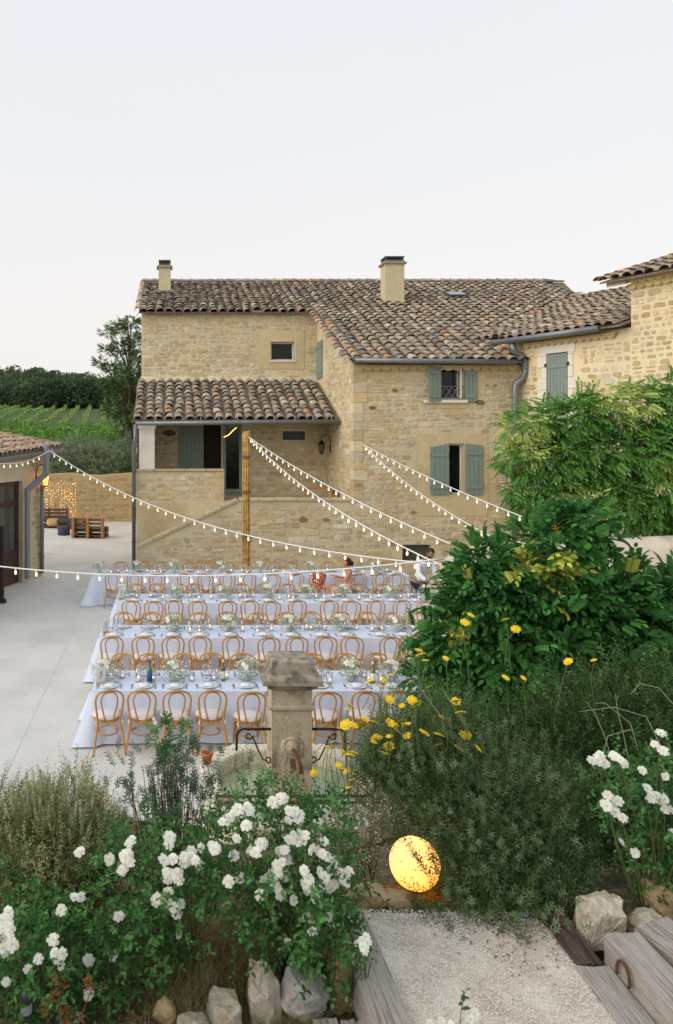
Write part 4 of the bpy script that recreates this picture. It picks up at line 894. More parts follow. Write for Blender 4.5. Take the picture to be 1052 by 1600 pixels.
def tablecloth(x0, x1, y0, y1, h, seed):
    rg = random.Random(seed); pts = []; st_ = .09; rr = .03
    def seg(a, b):
        L_ = math.dist(a, b); n = max(1,int(L_/st_)); return [(a[0]+(b[0]-a[0])*k/n, a[1]+(b[1]-a[1])*k/n) for k in range(n)]
    pts = seg((x0,y0),(x1,y0))+seg((x1,y0),(x1,y1))+seg((x1,y1),(x0,y1))+seg((x0,y1),(x0,y0)); n = len(pts); V = []
    rows = [0,.02,.1,.25,.42,.58,.70,h-.012]; ph = [rg.uniform(0,6.28) for _ in range(4)]; cx, cy = (x0+x1)/2, (y0+y1)/2
    for r_i, d in enumerate(rows):
        t = d/h
        for i, (x, y) in enumerate(pts):
            nx = (-1 if abs(x-x0)<1e-6 else 0)+(1 if abs(x-x1)<1e-6 else 0); ny = (-1 if abs(y-y0)<1e-6 else 0)+(1 if abs(y-y1)<1e-6 else 0)
            cd = min(math.dist((x,y),c_) for c_ in ((x0,y0),(x1,y0),(x1,y1),(x0,y1))); corner = math.exp(-(cd/.22)**2)
            s_ = i*st_; f = .5+.5*math.sin(s_*7.+ph[0]+1.3*math.sin(s_*1.9+ph[1])); f2 = .5+.5*math.sin(s_*17+ph[2])
            o_ = .006+t*(.02+.035*f)+t*t*.02*f2+corner*t**1.2*(.17+.05*math.sin(i*2.1)); end = .05*t if nx else 0
            V.append((x+nx*(o_+end)+(rg.uniform(-.004,.004)), y+ny*o_, h-d+(.004 if r_i == 0 else 0)+.008*math.sin(s_*3+ph[3])*(r_i == len(rows)-1)+ .01*(r_i == len(rows)-1)))
    Fs = [(r_*n+i, r_*n+(i+1)%n, (r_+1)*n+(i+1)%n, (r_+1)*n+i) for r_ in range(len(rows)-1) for i in range(n)]
    Fs = [tuple(reversed(f)) for f in Fs]
    # slightly rumpled top
    nx_, ny_ = 60, 8; o = len(V)
    for j in range(ny_+1):
        for i in range(nx_+1):
            e_ = 0 if i in (0,nx_) or j in (0,ny_) else 1
            V.append((x0+(x1-x0)*i/nx_, y0+(y1-y0)*j/ny_, h+.004+e_*(.004*math.sin(i*1.7+j)+rg.uniform(0,.006))))
    Fs += [(o+j*(nx_+1)+i, o+j*(nx_+1)+i+1, o+(j+1)*(nx_+1)+i+1, o+(j+1)*(nx_+1)+i) for j in range(ny_) for i in range(nx_)]
    m_ = MB(); m_.add(V, Fs); return m_.mesh('tablecloth', m_cloth, True)
TH = .755
for k, (nm, x0, y0, y1, x1) in enumerate(TABLES):
    t = thing('banquet_table', f'long {nm} banquet table hidden under its white cloth', 'table', ((x0+x1)/2,(y0+y1)/2,0), 0, 'long banquet tables')
    m_ = MB(); m_.box(x0+.03,x1-.03,y0+.03,y1-.03,TH-.03,TH-.008); ob('tabletop', m_.mesh('tabletop', m_brownwood), t, world=True)
    for x in (x0+.15, x1-.15):
        for y in (y0+.12, y1-.12): m_ = MB(); m_.box(x-.03,x+.03,y-.03,y+.03,0,TH-.03); ob('leg', m_.mesh('leg', m_brownwood), t, world=True)
    tag(ob('tablecloth', tablecloth(x0, x1, y0, y1, TH, k)), ['floor length white cloth on the front table behind the stone fountain','floor length white cloth on the second table from the front','floor length white cloth on the third table from the front','longest white cloth, on the back table along the farmhouse wall'][k], 'tablecloth', 'white tablecloths')

# place settings
def make_plate():
    r = thing('dinner_plate', 'x', 'plate', (0,0,0), 0, 'plates laid on the tables')
    m_ = MB(); m_.lathe([(0,.0),(.085,.0),(.1,.008),(.142,.018),(.142,.022),(.1,.013),(.085,.007),(0,.006)], 18); ob('plate', m_.mesh('plate', m_plate, True), r)
    m_ = MB(); V = [(-.075,-.06,.016),(.07,-.07,.018),(.08,.055,.02),(-.065,.07,.017),(-.05,-.04,.036),(.05,-.05,.045),(.055,.035,.05),(-.045,.05,.038)]
    m_.add(V, [(0,1,5,4),(1,2,6,5),(2,3,7,6),(3,0,4,7),(4,5,6,7)]); ob('napkin', m_.mesh('napkin', m_napk, True), r); return r
def make_wineglass(s=1.):
    r = thing('wine_glass', 'x', 'glass', (0,0,0), 0, 'wine glasses on the tables')
    m_ = MB(); m_.lathe([(.026,.095),(.04,.13),(.043,.16),(.034,.21)], 10); ob('bowl', m_.mesh('bowl', m_gl, True), r)
    m_ = MB(); m_.lathe([(.036,.0),(.034,.004),(.005,.012),(.004,.085),(.026,.096)], 10); ob('stem', m_.mesh('glass_stem', m_gl, True), r); return r
def make_candle():
    r = thing('candle_jar', 'x', 'candle', (0,0,0), 0, 'lit candles in clear glass cylinders')
    m_ = MB(); m_.lathe([(.046,.0),(.048,.16)], 12); m_.lathe([(.0,.004),(.046,.004)], 12); ob('glass_cylinder', m_.mesh('glass_cylinder', m_gl, True), r)
    m_ = MB(); m_.lathe([(.026,.006),(.026,.04),(.0,.038)], 10); cd = ob('candle', m_.mesh('candle', m_wax, True), r)
    m_ = MB(); m_.lathe([(.0,.04),(.008,.05),(.009,.056),(.005,.066),(.0,.074)], 6); ob('flame', m_.mesh('flame', m_flame, True), cd); return r
def make_cutlery(nm, blade):
    m_ = MB(); m_.box(-.006,.006,-.1,.02,.0,.004)
    if blade: m_.box(-.009,.009,.02,.12,.0,.003)
    else:
        m_.box(-.012,.012,.02,.055,.0,.003)
        for k in (-.009,-.003,.003,.009): m_.box(k-.0018,k+.0018,.055,.1,.0,.003)
    return m_.mesh(nm, m_steel)
def make_tumbler():
    r = thing('tumbler', 'x', 'glass', (0,0,0), 0, 'tumblers on the tables')
    m_ = MB(); m_.lathe([(.03,.004),(.036,.095)], 12); ob('glass_wall', m_.mesh('glass_wall', m_gl, True), r)
    m_ = MB(); m_.lathe([(.0,.0),(.03,.0),(.03,.012),(0,.012)], 12); ob('glass_base', m_.mesh('glass_base', m_gl, True), r); return r
tumbler0, utm = make_tumbler(), []
plate0, glass0, candle0 = make_plate(), make_wineglass(), make_candle(); up, ug, ucn = [], [], []
fork_me, knife_me = make_cutlery('fork', False), make_cutlery('knife', True)
WOOD_WORD = {'near':'near', 'far':'far'}
for (nm, x0, y0, y1, x1) in TABLES:
    for side in ('near','far'):
        xs_ = SEATS[(nm,side)]
        for k, x in enumerate(xs_):
            x += random.uniform(-.02,.02); jr = random.gauss(0,.11)
            where = f'{ordn(k)} from left, {side} side of {nm} table'
            y = (y0-.18+random.uniform(-.05,.04)) if side == 'near' else (y1+.17+random.uniform(-.04,.05)); rz = jr if side == 'near' else PI+jr
            place(chair0, used_c, (x,y,0), rz, 'honey bentwood chair with cushion, '+where)
            py_ = y0+.19 if side == 'near' else y1-.19; xx = min(max(x, x0+.2), x1-.2); 
            place(plate0, up, (xx, py_+random.uniform(-.015,.015), TH+.012), random.uniform(-.5,.5)+(0 if side == 'near' else PI), 'white plate with napkin, '+where)
            s_ = 1 if side == 'near' else -1
            for q, (dx, dy) in enumerate(((.13,.19),(.055,.225))): place(glass0, ug, (xx+s_*dx+random.uniform(-.02,.02), py_+s_*dy+random.uniform(-.02,.02), TH+.01), random.uniform(0,6), ('right hand ' if q == 0 else 'left hand ')+'wine glass at place '+where)
            place(tumbler0, utm, (xx+s_*(-.04)+random.uniform(-.03,.03), py_+s_*.2, TH+.01), 0, 'low tumbler glass at place '+where)
            if nm in ('front','second') or side == 'near':
                for me, dx, w_ in ((fork_me,-.175,'fork'),(knife_me,.175,'knife')):
                    o = ob(w_, me, loc=(xx+s_*dx, py_, TH+.012)); o.rotation_euler = (0,0,(0 if side == 'near' else PI)+random.uniform(-.06,.06)); tag(o, f'steel {w_} beside the plate '+where, w_, 'steel cutlery')

# flowers and candles down the middle of each table
m_petw = mat('white_petal', lin(252,252,247), rough=.7, trans=.4, tint=True)
def bloom_mesh(nm, R_, rings, m, col, cup=.5, seed=0, centre=None):
    rg = random.Random(seed); m_ = MB()
    for (n, r0, r1, lift) in rings:
        a0 = rg.uniform(0,6)
        for k in range(n):
            t = a0+2*PI*k/n+rg.uniform(-.15,.15); w_ = PI/n*1.25; q = rg.uniform(.88,1.1); L_ = lambda r, a, z: (R_*r*math.cos(a), R_*r*math.sin(a), R_*z)
            z1 = lift+rg.uniform(-.06,.08)
            V = [L_(r0*.3,t,lift*.2), L_((r0+r1)*.5,t-w_*.8,z1*.72), L_(r1*q,t-w_*.55,z1*.95-.04), L_(r1*q*1.06,t,z1-.10*cup), L_(r1*q,t+w_*.55,z1*.95-.04), L_((r0+r1)*.5,t+w_*.8,z1*.72), L_((r0+r1)*.55,t,z1*.55)]
            c_ = tuple(x*rg.uniform(.93,1.02) for x in col); m_.add(V, [(0,1,6),(1,2,3,6),(3,4,5,6),(0,6,5)], c_)
    if centre: 
        V = [(R_*.13*math.cos(t), R_*.13*math.sin(t), R_*.30) for t in np.linspace(0,2*PI,7)[:-1]]+[(0,0,R_*.38)]; m_.add(V, [(k,(k+1)%6,6) for k in range(6)], centre)
    return m_.mesh(nm, m, False)
SMALLB = [bloom_mesh('bloom', .04, [(5,.2,1,.35),(4,.1,.65,.5)], m_petw, (1,1,.96), seed=s_) for s_ in range(4)]
m_vase = mat('vase_glass', lin(190,205,200), rough=.1, spec=.6)
def make_flowers(seed):
    rg = random.Random(seed); r = thing('flower_arrangement', 'x', 'flowers', (0,0,0), 0, 'white flower arrangements on the tables')
    m_ = MB(); m_.lathe([(.04,0),(.055,.03),(.05,.09),(.042,.12)], 10); ob('vase', m_.mesh('vase', m_vase, True), r)
    T, D = blob_points([((0,0,.17),(.17,.12,.12)),((.08,0,.2),(.12,.09,.1))], 95, .3, .3); f = Foliage(); f.sprigs(T*np.array((1,1,1)), D+(0,0,.4), .09, 6, .035, .013, [lin(140,162,122), lin(160,176,142), lin(122,148,106)])
    T2, D2 = blob_points([((0,0,.19),(.2,.14,.13))], 150, .5, .3); f.leaves(T2, D2, .03, .028, [lin(242,242,232), lin(234,236,220)], jit=.05)
    ob('greenery', f.mesh('table_greenery', m_leaf), r, kind='stuff')
    for k in range(9):
        th = rg.uniform(0,2*PI); el = rg.uniform(.1,1.3); d = Vector((math.cos(th)*math.cos(el), math.sin(th)*math.cos(el), math.sin(el))); o = ob('bloom', SMALLB[k%4], r, loc=Vector((0,0,.17))+Vector((d.x*.17,d.y*.12,d.z*.13)))
        o.rotation_euler = d.to_track_quat('Z','Y').to_euler(); o.scale = (rg.uniform(.9,1.4),)*3
    return r
fl0 = [make_flowers(s_) for s_ in range(4)]; ufl = [[] for _ in range(4)]
FLOW = {'front': [163,272,388,549,612], 'second': [270,357,452,533,622], 'third': [190,275,352,420,478,537,612], 'back': [150,214,272,346,406,487,588,640]}
c_i = 0
for (nm, x0, y0, y1, x1) in TABLES:
    yc = (y0+y1)/2; fx = [max(UX(p, yc), x0+.14) for p in FLOW[nm]]; fx.append(fx[-1]+.8)
    for k, x in enumerate(fx):
        if x > x1-.1: continue
        v = c_i % 4; c_i += 1
        place(fl0[v], ufl[v], (x, yc+random.uniform(-.05,.05), TH+.008), random.uniform(-.6,.6)+(PI if k%2 else 0), f'white and grey green flower arrangement, {ordn(k)} from the left on the {nm} table', 'white flower arrangements on the tables')
    ci = 0
    for k in range(len(fx)):
        a = fx[k]; b = fx[k+1] if k+1 < len(fx) else a+.9
        for q in range(3):
            x = a+.2+(b-a-.4)*(q+.5)/3+random.uniform(-.06,.06)
            if x > x1-.15: continue
            ci += 1; o = place(candle0, ucn, (x, yc+random.uniform(-.14,.14), TH+.01), 0, f'lit candle in a glass cylinder, {ordn(ci-1)} from the left on the {nm} table')
            o.scale = (1,1,random.choice((.8,1,1.35)))
# bottles and cards
def bottle(p, col, lab, label, r=.037, h=.31):
    b = thing('bottle', label, 'bottle', tuple(p)); m_ = MB(); m_.lathe([(r*.9,0),(r,.01),(r,h*.55),(r*.75,h*.66),(r*.38,h*.76),(r*.36,h*.95),(r*.42,h*.96),(r*.42,h)], 14); ob('glass_body', m_.mesh('bottle_glass', mat('bottle_'+label[:5].strip(), col, rough=.08, spec=.7), True), b)
    m_ = MB(); m_.lathe([(r*1.02,h*.12),(r*1.02,h*.48)], 14); ob('paper_label', m_.mesh('paper_label', mat('label_'+label[:5].strip(), lab, rough=.6), True), b)
    m_ = MB(); m_.lathe([(r*.44,h*.9),(r*.44,h*1.01),(0,h*1.01)], 10); ob('cap', m_.mesh('cap', mat('cap_'+label[:5].strip(), lab, rough=.4), True), b); return b
bottle((UX(234,11.1),11.1,TH+.012), lin(58,128,84), lin(52,84,140), 'green glass water bottle with blue label near the left end of the front table', .042, .33)
bottle((UX(349,11.2),11.2,TH+.012), lin(96,104,48), lin(226,224,214), 'dark olive wine bottle left of the stone fountain pillar')
bottle((UX(583,11.1),11.1,TH+.012), lin(120,124,40), lin(232,230,222), 'yellow green wine bottle right of the stone fountain pillar')
m_card = mat('card_paper', lin(236,234,230), rough=.8); m_ink = mat('ink', lin(96,96,104), rough=.8); m_copper = mat('copper_stand', lin(206,160,120), rough=.4, metal=.4)
def card(x, y, lb):
    c_ = thing('table_card', lb, 'card', (x,y,TH+.012), .5, 'white table cards at the left ends'); s_ = .17
    m_ = MB(); m_.obox((0,0,.15), (1,0,0), Vector((0,1,.25)).normalized(), Vector((0,-.25,1)).normalized(), .075, .003, .13); ob('card', m_.mesh('card', m_card), c_)
    m_ = MB(); rg = random.Random(4)
    for k in range(9): m_.obox((.0+rg.uniform(-.012,.012),-.0045-(-.15+.1+.014*k)*.0-.25*(k*.014-.056)*1.0+.0,.094+.014*k+.0), (1,0,0), Vector((0,1,.25)).normalized(), Vector((0,-.25,1)).normalized(), rg.uniform(.006,.014), .001, .005)
    ob('lettering', m_.mesh('lettering', m_ink), c_)
    m_ = MB(); m_.box(-.06,.06,-.02,.05,0,.02); ob('stand', m_.mesh('stand', m_copper), c_)
card(-1.07, 11.0, 'white table card leaning by the flowers at the left end of the front table'); card(-1.26, 13.9, 'white table card at the left end of the second table'); card(-1.17, 16.75, 'white table card at the left end of the third table')

# ------------------------------------------------------------------ people
def skin(nm, pts, edges, root, m, sub=2):
    me = bpy.data.meshes.new(nm); me.from_pydata([p[:3] for p in pts], edges, []); o = bpy.data.objects.new('tmp', me); C.objects.link(o)
    md = o.modifiers.new('s','SKIN'); md.use_smooth_shade = True; o.modifiers.new('u','SUBSURF').levels = sub
    for i, p in enumerate(pts):
        sv = me.skin_vertices[0].data[i]; rr = p[3]; sv.radius = rr if isinstance(rr, tuple) else (rr, rr); sv.use_root = (i == root)
    dg = bpy.context.evaluated_depsgraph_get(); res = bpy.data.meshes.new_from_object(o.evaluated_get(dg)); bpy.data.objects.remove(o); res.materials.clear(); res.materials.append(m); res.name = nm
    return res
def sphere_part(nm, c, r, m, sub=2, fn=None):
    bm = bmesh.new(); bmesh.ops.create_icosphere(bm, subdivisions=sub, radius=1); 
    for v in bm.verts:
        p = Vector((v.co.x*r[0], v.co.y*r[1], v.co.z*r[2])); v.co = Vector(c)+(fn(p) if fn else p)
    me = bpy.data.meshes.new(nm); bm.to_mesh(me); bm.free(); me.polygons.foreach_set('use_smooth', [True]*len(me.polygons)); me.materials.append(m); return me
def join(nm, *ms):
    bm = bmesh.new()
    for m in ms: bm.from_mesh(m)
    me = bpy.data.meshes.new(nm); bm.to_mesh(me); bm.free(); me.materials.append(ms[0].materials[0]); me.polygons.foreach_set('use_smooth', [True]*len(me.polygons)); return me
def hand_pts(w_, d, up, k=1.):
    "palm and five bent fingers starting at wrist w_, pointing along d"
    w_, d, up = Vector(w_), Vector(d).normalized(), Vector(up).normalized(); s_ = d.cross(up).normalized(); ms = []
    palm = ([(*w_,.022*k),(*(w_+d*.045*k),(.032*k,.016*k)),(*(w_+d*.085*k),(.036*k,.014*k))], [(0,1),(1,2)])
    fs = []
    for j, ln in enumerate((.07,.08,.075,.06)):
        b = w_+d*.075*k+s_*(.03-.02*j)*k; fs.append(([(*b,.009*k),(*(b+d*ln*.55*k-up*.008*k),.0085*k),(*(b+d*ln*.9*k-up*.03*k),.007*k)], [(0,1),(1,2)]))
    b = w_+d*.03*k+s_*.028*k; fs.append(([(*b,.011*k),(*(b+d*.03*k+s_*.025*k),.0095*k),(*(b+d*.06*k+s_*.03*k-up*.01*k),.008*k)], [(0,1),(1,2)]))
    return [palm]+fs
def face_fn(fwd, right):
    "head shape with nose, brow and chin turned towards fwd"
    fwd, right = Vector(fwd).normalized(), Vector(right).normalized(); upv = right.cross(fwd)
    def f(p):
        a, b, c_ = p.dot(fwd), p.dot(right), p.dot(upv)
        if a > 0:
            a += .022*math.exp(-((b/.016)**2+((c_+.012)/.025)**2))+.006*math.exp(-((b/.05)**2+((c_-.03)/.014)**2))-.008*math.exp(-(((abs(b)-.03)/.015)**2+((c_-.01)/.013)**2))+.008*math.exp(-((b/.025)**2+((c_+.095)/.03)**2))
        b *= 1-.22*smooth(.0,-.12,c_)
        return fwd*a+right*b+upv*c_
    return f
m_skin1 = mat('skin_tan', lin(196,142,108), rough=.55, trans=.05); m_skin2 = mat('skin_brown', lin(158,112,84), rough=.55)
m_hair = mat('dark_hair', lin(34,28,26), rough=.5, var=.3, scale=60, stretch=(1,1,.2)); m_pink = mat('pink_dress', lin(222,168,158), rough=.85, var=.1, scale=14, bump=.3, bscale=14)
m_shirt = mat('white_shirt', lin(228,230,236), rough=.85, var=.03, bump=.4, bscale=12, bdist=.02); m_navy = mat('navy_trousers', lin(44,48,62), rough=.85); m_eye = mat('eye', lin(28,22,20), rough=.2)
def head(c, fwd, right, m, r=(.078,.098,.115)):
    f = face_fn(fwd, right); fw, rt = Vector(fwd).normalized(), Vector(right).normalized(); upv = rt.cross(fw)
    bm = bmesh.new(); bmesh.ops.create_icosphere(bm, subdivisions=3, radius=1)
    for v in bm.verts: v.co = Vector(c)+f(rt*v.co.x*r[0]+fw*v.co.y*r[1]+upv*v.co.z*r[2])
    me = bpy.data.meshes.new('head'); bm.to_mesh(me); bm.free(); me.materials.append(m)
    ear = [sphere_part('e', Vector(c)+rt*s_*r[0]*.98-fw*.01-upv*.005, (.014,.02,.03), m, 1) for s_ in (-1,1)]
    return join('head', me, *ear), Vector(c), fw, rt, upv
def face_bits(parent, h, mouth=(150,80,72)):
    _, c_, fw, rt, up_ = h; off = c_
    for s_ in (-1,1): o = ob('eye', sphere_part('eye', c_+rt*s_*.03+fw*.084+up_*.012, (.009,.006,.006), m_eye, 1), parent, world=True)
    ob('mouth', sphere_part('mouth', c_+fw*.086-up_*.052, (.02,.008,.006), mat('lips', lin(*mouth), rough=.5), 1), parent, world=True)
# woman on the near side of the back table, turned to the left
wx, wy = UX(546,19.15), 19.15; W0 = Vector((wx,wy,0)); wo = thing('person', 'woman with short dark hair in a pink dress seated at the back table, hands raised', 'person', tuple(W0))
wv = lambda x, y, z: W0+Vector((x,y,z))
pts = [(*wv(0,0,.53),(.15,.13)),(*wv(-.01,0,.68),(.11,.10)),(*wv(-.02,.0,.84),(.13,.10)),(*wv(-.02,0,.97),(.11,.08)),(*wv(-.02,0,1.03),.05),(*wv(-.035,0,1.10),.047),
 (*wv(-.03,-.155,.95),.052),(*wv(-.15,-.2,.75),.04),(*wv(-.36,-.12,.79),.03),(*wv(-.03,.155,.95),.052),(*wv(-.14,.2,.74),.04),(*wv(-.36,.12,.82),.03),
 (*wv(-.08,-.09,.50),.10),(*wv(-.46,-.1,.5),.075),(*wv(-.44,-.1,.08),.045),(*wv(-.56,-.1,.03),.035),(*wv(-.08,.09,.50),.10),(*wv(-.46,.1,.5),.075),(*wv(-.44,.1,.08),.045),(*wv(-.56,.1,.03),.035)]
ed = [(0,1),(1,2),(2,3),(3,4),(4,5),(3,6),(6,7),(7,8),(3,9),(9,10),(10,11),(0,12),(12,13),(13,14),(14,15),(0,16),(16,17),(17,18),(18,19)]
hd = head(wv(-.06,-.01,1.185), (-1,-.05,-.12), (-.05,1,0) if False else (.05,-1,0), m_skin1)
hd = head(wv(-.06,-.01,1.185), (-1,-.1,-.1), Vector((-1,-.1,-.1)).cross(EZ), m_skin1)
hands = []
for s_ in (-1,1):
    for (pp, ee) in hand_pts(wv(-.36,s_*.12,.79 if s_ < 0 else .82), (-.9,-s_*.3,.25), (0,0,1), 1.05): hands.append(skin('h', pp, ee, 0, m_skin1, 1))
ob('body', join('woman_body', skin('b', pts, ed, 0, m_skin1), hd[0], *hands), wo, world=True); face_bits(wo, hd)
dp = [(*wv(0,0,.5),(.19,.17)),(*wv(-.01,0,.68),(.13,.115)),(*wv(-.02,0,.84),(.15,.118)),(*wv(-.02,0,.93),(.12,.085)),(*wv(-.12,-.09,.5),.125),(*wv(-.46,-.1,.5),.10),(*wv(-.46,-.1,.28),.10),(*wv(-.12,.09,.5),.125),(*wv(-.46,.1,.5),.10),(*wv(-.46,.1,.28),.10),(*wv(-.02,-.08,.99),.025),(*wv(-.02,.08,.99),.025)]
ob('dress', skin('dress', dp, [(0,1),(1,2),(2,3),(0,4),(4,5),(5,6),(0,7),(7,8),(8,9),(3,10),(3,11)], 0, m_pink), wo, world=True)
def hairfn(p):
    return p
hc = hd[1]; bm = bmesh.new(); bmesh.ops.create_icosphere(bm, subdivisions=3, radius=1); fw, rt, up_ = hd[2], hd[3], hd[4]
def hair(c_, fw, rt, up_, r, front, low, m, nm='hair', k=0.):
    bm = bmesh.new(); bmesh.ops.create_icosphere(bm, subdivisions=3, radius=1); kill = []
    for v in bm.verts:
        a, b, c2 = v.co.y, v.co.x, v.co.z
        if (a > front and c2 < .42) or c2 < low: kill.append(v)
        q = 1+.05*math.sin(b*17+c2*9)*math.sin(a*13); v.co = c_+(rt*b*r[0]+fw*a*r[1]+up_*c2*r[2])*q
    bmesh.ops.delete(bm, geom=kill, context='VERTS'); me = bpy.data.meshes.new(nm); bm.to_mesh(me); bm.free(); me.materials.append(m); me.polygons.foreach_set('use_smooth', [True]*len(me.polygons)); return me
ob('hair', join('hair', hair(hc-fw*.012+up_*.012, fw, rt, up_, (.094,.112,.125), .52, -.6, m_hair), sphere_part('bun', hc-fw*.1-up_*.03, (.075,.06,.075), m_hair, 2)), wo, world=True)
# red patterned shawl over a chair back
shx = 3.78
V = []; 
for i in range(9):
    for j in range(7):
        u = i/8-.5; v = j/6; V.append((shx+u*.36+.03*math.sin(v*7+i), 19.07-.02-.05*v-.03*math.sin(u*9+v*4)+(.06 if j == 0 else 0), .93-.52*v+.05*math.sin(i*1.3)-(.0 if j else .03)))
m_ = MB(); m_.add(V, [(j+7*i, j+7*i+7, j+7*i+8, j+7*i+1) for i in range(8) for j in range(6)]); sh = m_.mesh('shawl', mat('red_print', lin(168,84,72), rough=.9, col2=lin(226,170,150), c2amt=.9, c2scale=16, c2lo=.5, c2hi=.56), True)
o = ob('shawl', sh); md = o.modifiers.new('t','SOLIDIFY'); md.thickness = .012; tag(o, 'red and pink patterned shawl hung over a chair back left of the seated woman', 'shawl')
# man standing at the right end, leaning forward
mx, my = UX(655,17.9), 17.9; M0 = Vector((mx,my,0)); mo = thing('person', 'bearded man in a white shirt leaning over the right end of the third table', 'person', tuple(M0))
mv = lambda x, y, z: M0+Vector((x,y,z))
pts = [(*mv(0,0,.95),(.15,.12)),(*mv(.03,-.03,1.12),(.145,.115)),(*mv(.07,-.08,1.30),(.16,.12)),(*mv(.11,-.13,1.44),(.13,.09)),(*mv(.13,-.16,1.51),.062),(*mv(.16,-.2,1.57),.058),
 (*mv(-.08,-.2,1.42),.065),(*mv(-.1,-.3,1.17),.05),(*mv(.05,-.5,1.02),.036),(*mv(.3,-.05,1.42),.065),(*mv(.34,-.16,1.17),.05),(*mv(.25,-.4,1.02),.036),
 (*mv(-.09,.01,.9),.10),(*mv(-.1,-.02,.5),.07),(*mv(-.1,.04,.09),.05),(*mv(-.09,-.1,.04),.042),(*mv(.1,.01,.9),.10),(*mv(.12,-.02,.5),.07),(*mv(.13,.04,.09),.05),(*mv(.14,-.1,.04),.042)]
hd = head(mv(.2,-.23,1.665), (.35,-.8,-.42), Vector((.35,-.8,-.42)).cross(EZ), m_skin2, (.08,.1,.12)); hands = []
for (x, y) in ((.05,-.5),(.25,-.4)):
    for (pp, ee) in hand_pts(mv(x,y,1.02), (.1,-.9,-.35), (0,-.3,1), 1.1): hands.append(skin('h', pp, ee, 0, m_skin2, 1))
ob('body', join('man_body', skin('b', pts, ed, 0, m_skin2), hd[0], *hands), mo, world=True); face_bits(mo, hd, (120,70,60))
sp_ = [(*mv(0,0,.93),(.17,.14)),(*mv(.03,-.03,1.12),(.165,.135)),(*mv(.07,-.08,1.30),(.18,.14)),(*mv(.11,-.13,1.43),(.15,.105)),(*mv(-.08,-.2,1.42),.08),(*mv(-.1,-.3,1.17),.062),(*mv(.02,-.46,1.05),.05),(*mv(.3,-.05,1.42),.08),(*mv(.34,-.16,1.17),.062),(*mv(.27,-.36,1.05),.05),(*mv(.125,-.15,1.49),.068)]
ob('shirt', skin('shirt', sp_, [(0,1),(1,2),(2,3),(3,4),(4,5),(5,6),(3,7),(7,8),(8,9),(3,10)], 0, m_shirt), mo, world=True)
tp_ = [(*mv(0,0,.93),(.165,.14)),(*mv(-.09,.01,.85),.115),(*mv(-.1,-.02,.5),.085),(*mv(-.1,.03,.1),.07),(*mv(.1,.01,.85),.115),(*mv(.12,-.02,.5),.085),(*mv(.13,.03,.1),.07)]
ob('trousers', skin('trousers', tp_, [(0,1),(1,2),(2,3),(0,4),(4,5),(5,6)], 0, m_navy), mo, world=True)
hc, fw, rt, up_ = hd[1:]; ob('hair', hair(hc+up_*.012-fw*.006, fw, rt, up_, (.086,.106,.124), .35, -.1, m_hair), mo, world=True)
bm = bmesh.new(); bmesh.ops.create_icosphere(bm, subdivisions=3, radius=1); kill = []
for v in bm.verts:
    a, b, c2 = v.co.y, v.co.x, v.co.z
    if c2 > -.38 or a < -.1: kill.append(v)
    v.co = hc+rt*b*.074+fw*a*.108+up_*c2*.13
bmesh.ops.delete(bm, geom=kill, context='VERTS'); me = bpy.data.meshes.new('beard'); bm.to_mesh(me); bm.free(); me.materials.append(m_hair); ob('beard', me, mo, world=True)

# ------------------------------------------------------------------ bamboo post and festoon lights
YPO = 21.75; bp = thing('bamboo_post', 'tall bundle of bamboo canes tied with rope behind the back table', 'post', (UX(385,YPO),YPO,0))
m_cane = mat('bamboo', lin(196,158,88), rough=.5, var=.18, scale=5, col2=lin(140,108,62), c2amt=.6, c2scale=6); zt = UZ(674,YPO)
for k, (dx, dy) in enumerate([(-.085,0),(-.03,-.05),(.03,-.05),(.085,0),(-.045,.06),(.045,.06),(0,.0)]):
    m_ = MB(); p = []; r = []; x, y = UX(385,YPO)+dx, YPO+dy; n = 16; top = zt+random.uniform(-.06,.03)
    for i in range(n+1):
        z = top*i/n; p += [(x+.006*math.sin(i+k),y,z)]; r += [.031]
        if 0 < i < n: p += [(x+.006*math.sin(i+k),y,z+.012),(x+.006*math.sin(i+k),y,z+.024)]; r += [.037,.031]
    m_.tube(p, r, 8); ob('cane', m_.mesh('cane', m_cane, True), bp, world=True)
for py in (715,770,840):
    m_ = MB(); z = UZ(py,YPO)
    for q in range(3): m_.tube([(UX(385,YPO)+.125*math.cos(t), YPO+.1*math.sin(t), z+q*.03+.01*math.sin(t)) for t in np.linspace(0,2*PI,15)], .016, 5, cap=False)
    ob('rope_tie', m_.mesh('rope_tie', mat('rope', lin(138,104,66), rough=.95)), bp, world=True)
m_cable = mat('white_cable', lin(232,232,232), rough=.6); m_sock = mat('white_socket', lin(226,224,220), rough=.5)
m_bulb = mat('warm_bulb', lin(255,240,205), rough=.3, emit=(1,.84,.55), emit_s=.95)
mb = MB(); mb.lathe([(0,.0),(.012,-.0),(.019,-.01),(.021,-.05),(.02,-.058),(0,-.058)], 8); me_sock = mb.mesh('socket', m_sock, True)
mb = MB(); mb.lathe([(.015,-.055),(.024,-.085),(.027,-.105),(.023,-.13),(.012,-.146),(0,-.15)], 9); me_bulb = mb.mesh('bulb', m_bulb, True)
